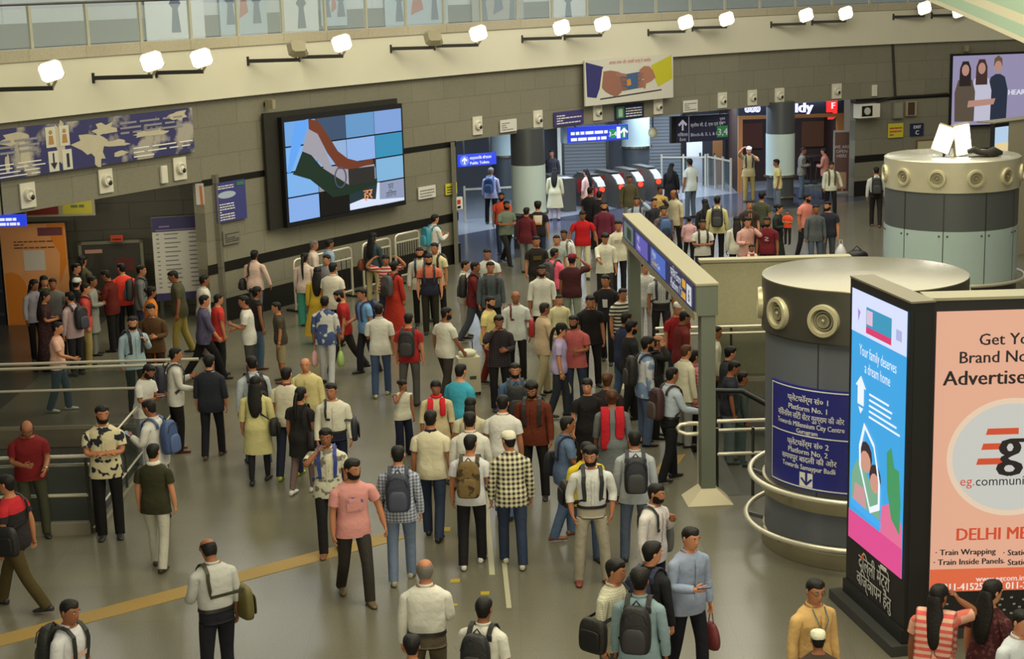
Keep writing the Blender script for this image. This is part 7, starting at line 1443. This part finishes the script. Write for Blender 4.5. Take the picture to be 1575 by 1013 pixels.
p(1198, 240, 1.62, -90, ST2, ('t', (206, 196, 138)), (106, 116, 130, 'j'), 'curly', 'boy in a pale yellow t-shirt before the shop pillar', {'hem': .78, 'sk': 2}, (1196, 325))
p(1236, 227, 1.68, 110, ('st2', 'hold', 'hold'), ('S', (130, 128, 120), 'fleck', (80, 78, 76)), (86, 98, 112, 'j'), 'short', 'man in a grey printed shirt at the shop entrance', {})
p(1267, 228, 1.66, -60, ('st', 'hold', 'hold'), ('S', (176, 120, 110)), BLK, 'short', 'man in a dusty pink shirt at the high table in the shop', {})
p(1279, 249, 1.64, 172, ('wl2', 'wide', 'h'), ('S', (204, 204, 186)), (32, 30, 32), 'pony', 'woman in a white jacket and black trousers walking from the shop', {'scarf': (90, 84, 60), 'sw': .07})
p(1348, 257, 1.74, 8, WL2, ('T', (196, 196, 190)), (38, 34, 34), 'short', 'man in a white shirt with a black backpack near the far round column', {'shoe': (110, 74, 50), 'bags': [(BP, (30, 28, 28), 'black backpack on the man near the far round column')]})
p(1036, 292, 1.76, -135, ST2, ('S', (190, 180, 152)), BLK, 'fringe', 'balding man in a beige shirt beyond the gantry beam', {'hc': 'd', 'sl': .8})
p(1021, 286, 1.60, 160, ST, ('t', (196, 166, 96)), BLK, 'bun', 'woman in a mustard top left of the balding man in beige', {'dx': -.1})
p(1015, 305, 1.62, 150, ('st', 'up', 'h'), ('S', (54, 52, 60)), BLK, 'short', 'person in dark clothes raising an arm behind the gantry top', {'dx': -.15})
p(1021, 318, 1.64, 172, ST, ('S', (110, 96, 100), 'floral', (70, 64, 74)), DJ, 'short', 'man in a dark floral shirt above the gantry beam', {'bags': [('front', (70, 100, 150), 'blue denim bag held by the man in the dark floral shirt')]})
p(1060, 333, 1.25, 5, ST2, ('t', (206, 160, 164)), BLK, 'short', 'small girl in a pink shirt seen from behind by the gantry', {'f': 1, 'sl': .8})
p(1081, 338, 1.66, 178, ('st', 'hold', 'hold'), ('t', (206, 206, 200)), (48, 48, 60), 'short', 'man in a white t-shirt with backpack straps behind the stair screen', {'sk': 2, 'bags': [(BP, (34, 34, 40), 'dark backpack on the man in white behind the stair screen')]})
p(1103, 302, 1.74, 8, ST2, ('S', (204, 196, 144)), BLK, 'short', 'man in a cream shirt with a black backpack seen from behind at the hall', {'bags': [(BP, (36, 36, 40), 'black backpack on the man in the cream shirt at the hall')]})
p(1090, 307, 1.62, -10, ST, ('S', (44, 42, 44)), BLK, 'loose', 'woman in dark clothes left of the cream shirt with the black backpack', {'dx': -.1})
p(1133, 333, 1.64, 2, ST, ('S', (204, 204, 190)), (38, 40, 52), 'loose', 'woman in a white top with very long black hair behind the stair screen', {})
p(1166, 296, 1.66, 25, ST, ('t', (72, 76, 58)), BLK, 'curly', 'man in dark olive with curly hair beyond the charcoal shirt', {'dx': .1})
p(1156, 308, 1.68, 178, ST, ('s', (58, 52, 50)), BLK, 'short', 'man in a charcoal shirt behind the pale pink shirt', {'print': (1, (190, 110, 50), .05, .2, 1.3), 'dx': -.05})
p(1150, 335, 1.68, 172, ('st', 'mouth', 'hold'), ('S', (206, 160, 154)), GRY, 'curly', 'man in a pale pink shirt with his hand at his mouth', {})
p(1180, 334, 1.70, -165, ST, ('t', (110, 34, 44)), (44, 40, 46), 'short', 'man in a maroon t-shirt with white lettering', {'beard': 1, 'print': (1, (110, 34, 44), .14, .15, 1.22, 'S', (206, 200, 200))})
p(1156, 376, 1.32, 170, ('st', 'hold', 'hold'), ('t', (176, 50, 54)), BLK, 'short', 'child in red holding a white cloth behind the stair screen', {'nscarf': (214, 196, 190)})
p(1204, 314, 1.62, 120, ('st', 'hold', 'hold'), ('D', (40, 46, 42)), BLK, 'bun', 'woman in a long dark dress carrying a child in orange', {'hem': .15, 'dx': -.08})
p(1241, 308, 1.70, 150, WL2, ('t', (208, 128, 116)), (44, 44, 50), 'short', 'man in a salmon polo shirt walking beside two friends', {'yaw': -40, 'beard': 1, 'collar': (196, 116, 106)}, (1238, 397))
p(1255, 315, 1.68, 172, ST2, ('S', (86, 92, 96)), (86, 98, 120, 'j'), 'short', 'man in a slate grey shirt between the salmon and navy polo shirts', {'sk': 2})
p(1273, 311, 1.72, -165, ('wr2', 'h', 'h'), ('t', (44, 46, 58)), (84, 90, 100, 'j'), 'short', 'man in a navy polo shirt at the right of three friends', {'yaw': 30, 'w': 1.1, 'beard': 1, 'collar': (40, 42, 54)})
# the child carried by the woman in the long dark dress
p(1211, 323, .85, -150, ('st', 'hold', 'hold'), ('t', (226, 84, 50)), (40, 36, 40), 'short', 'small child in orange held by the woman in the long dark dress', {}, None, .78)
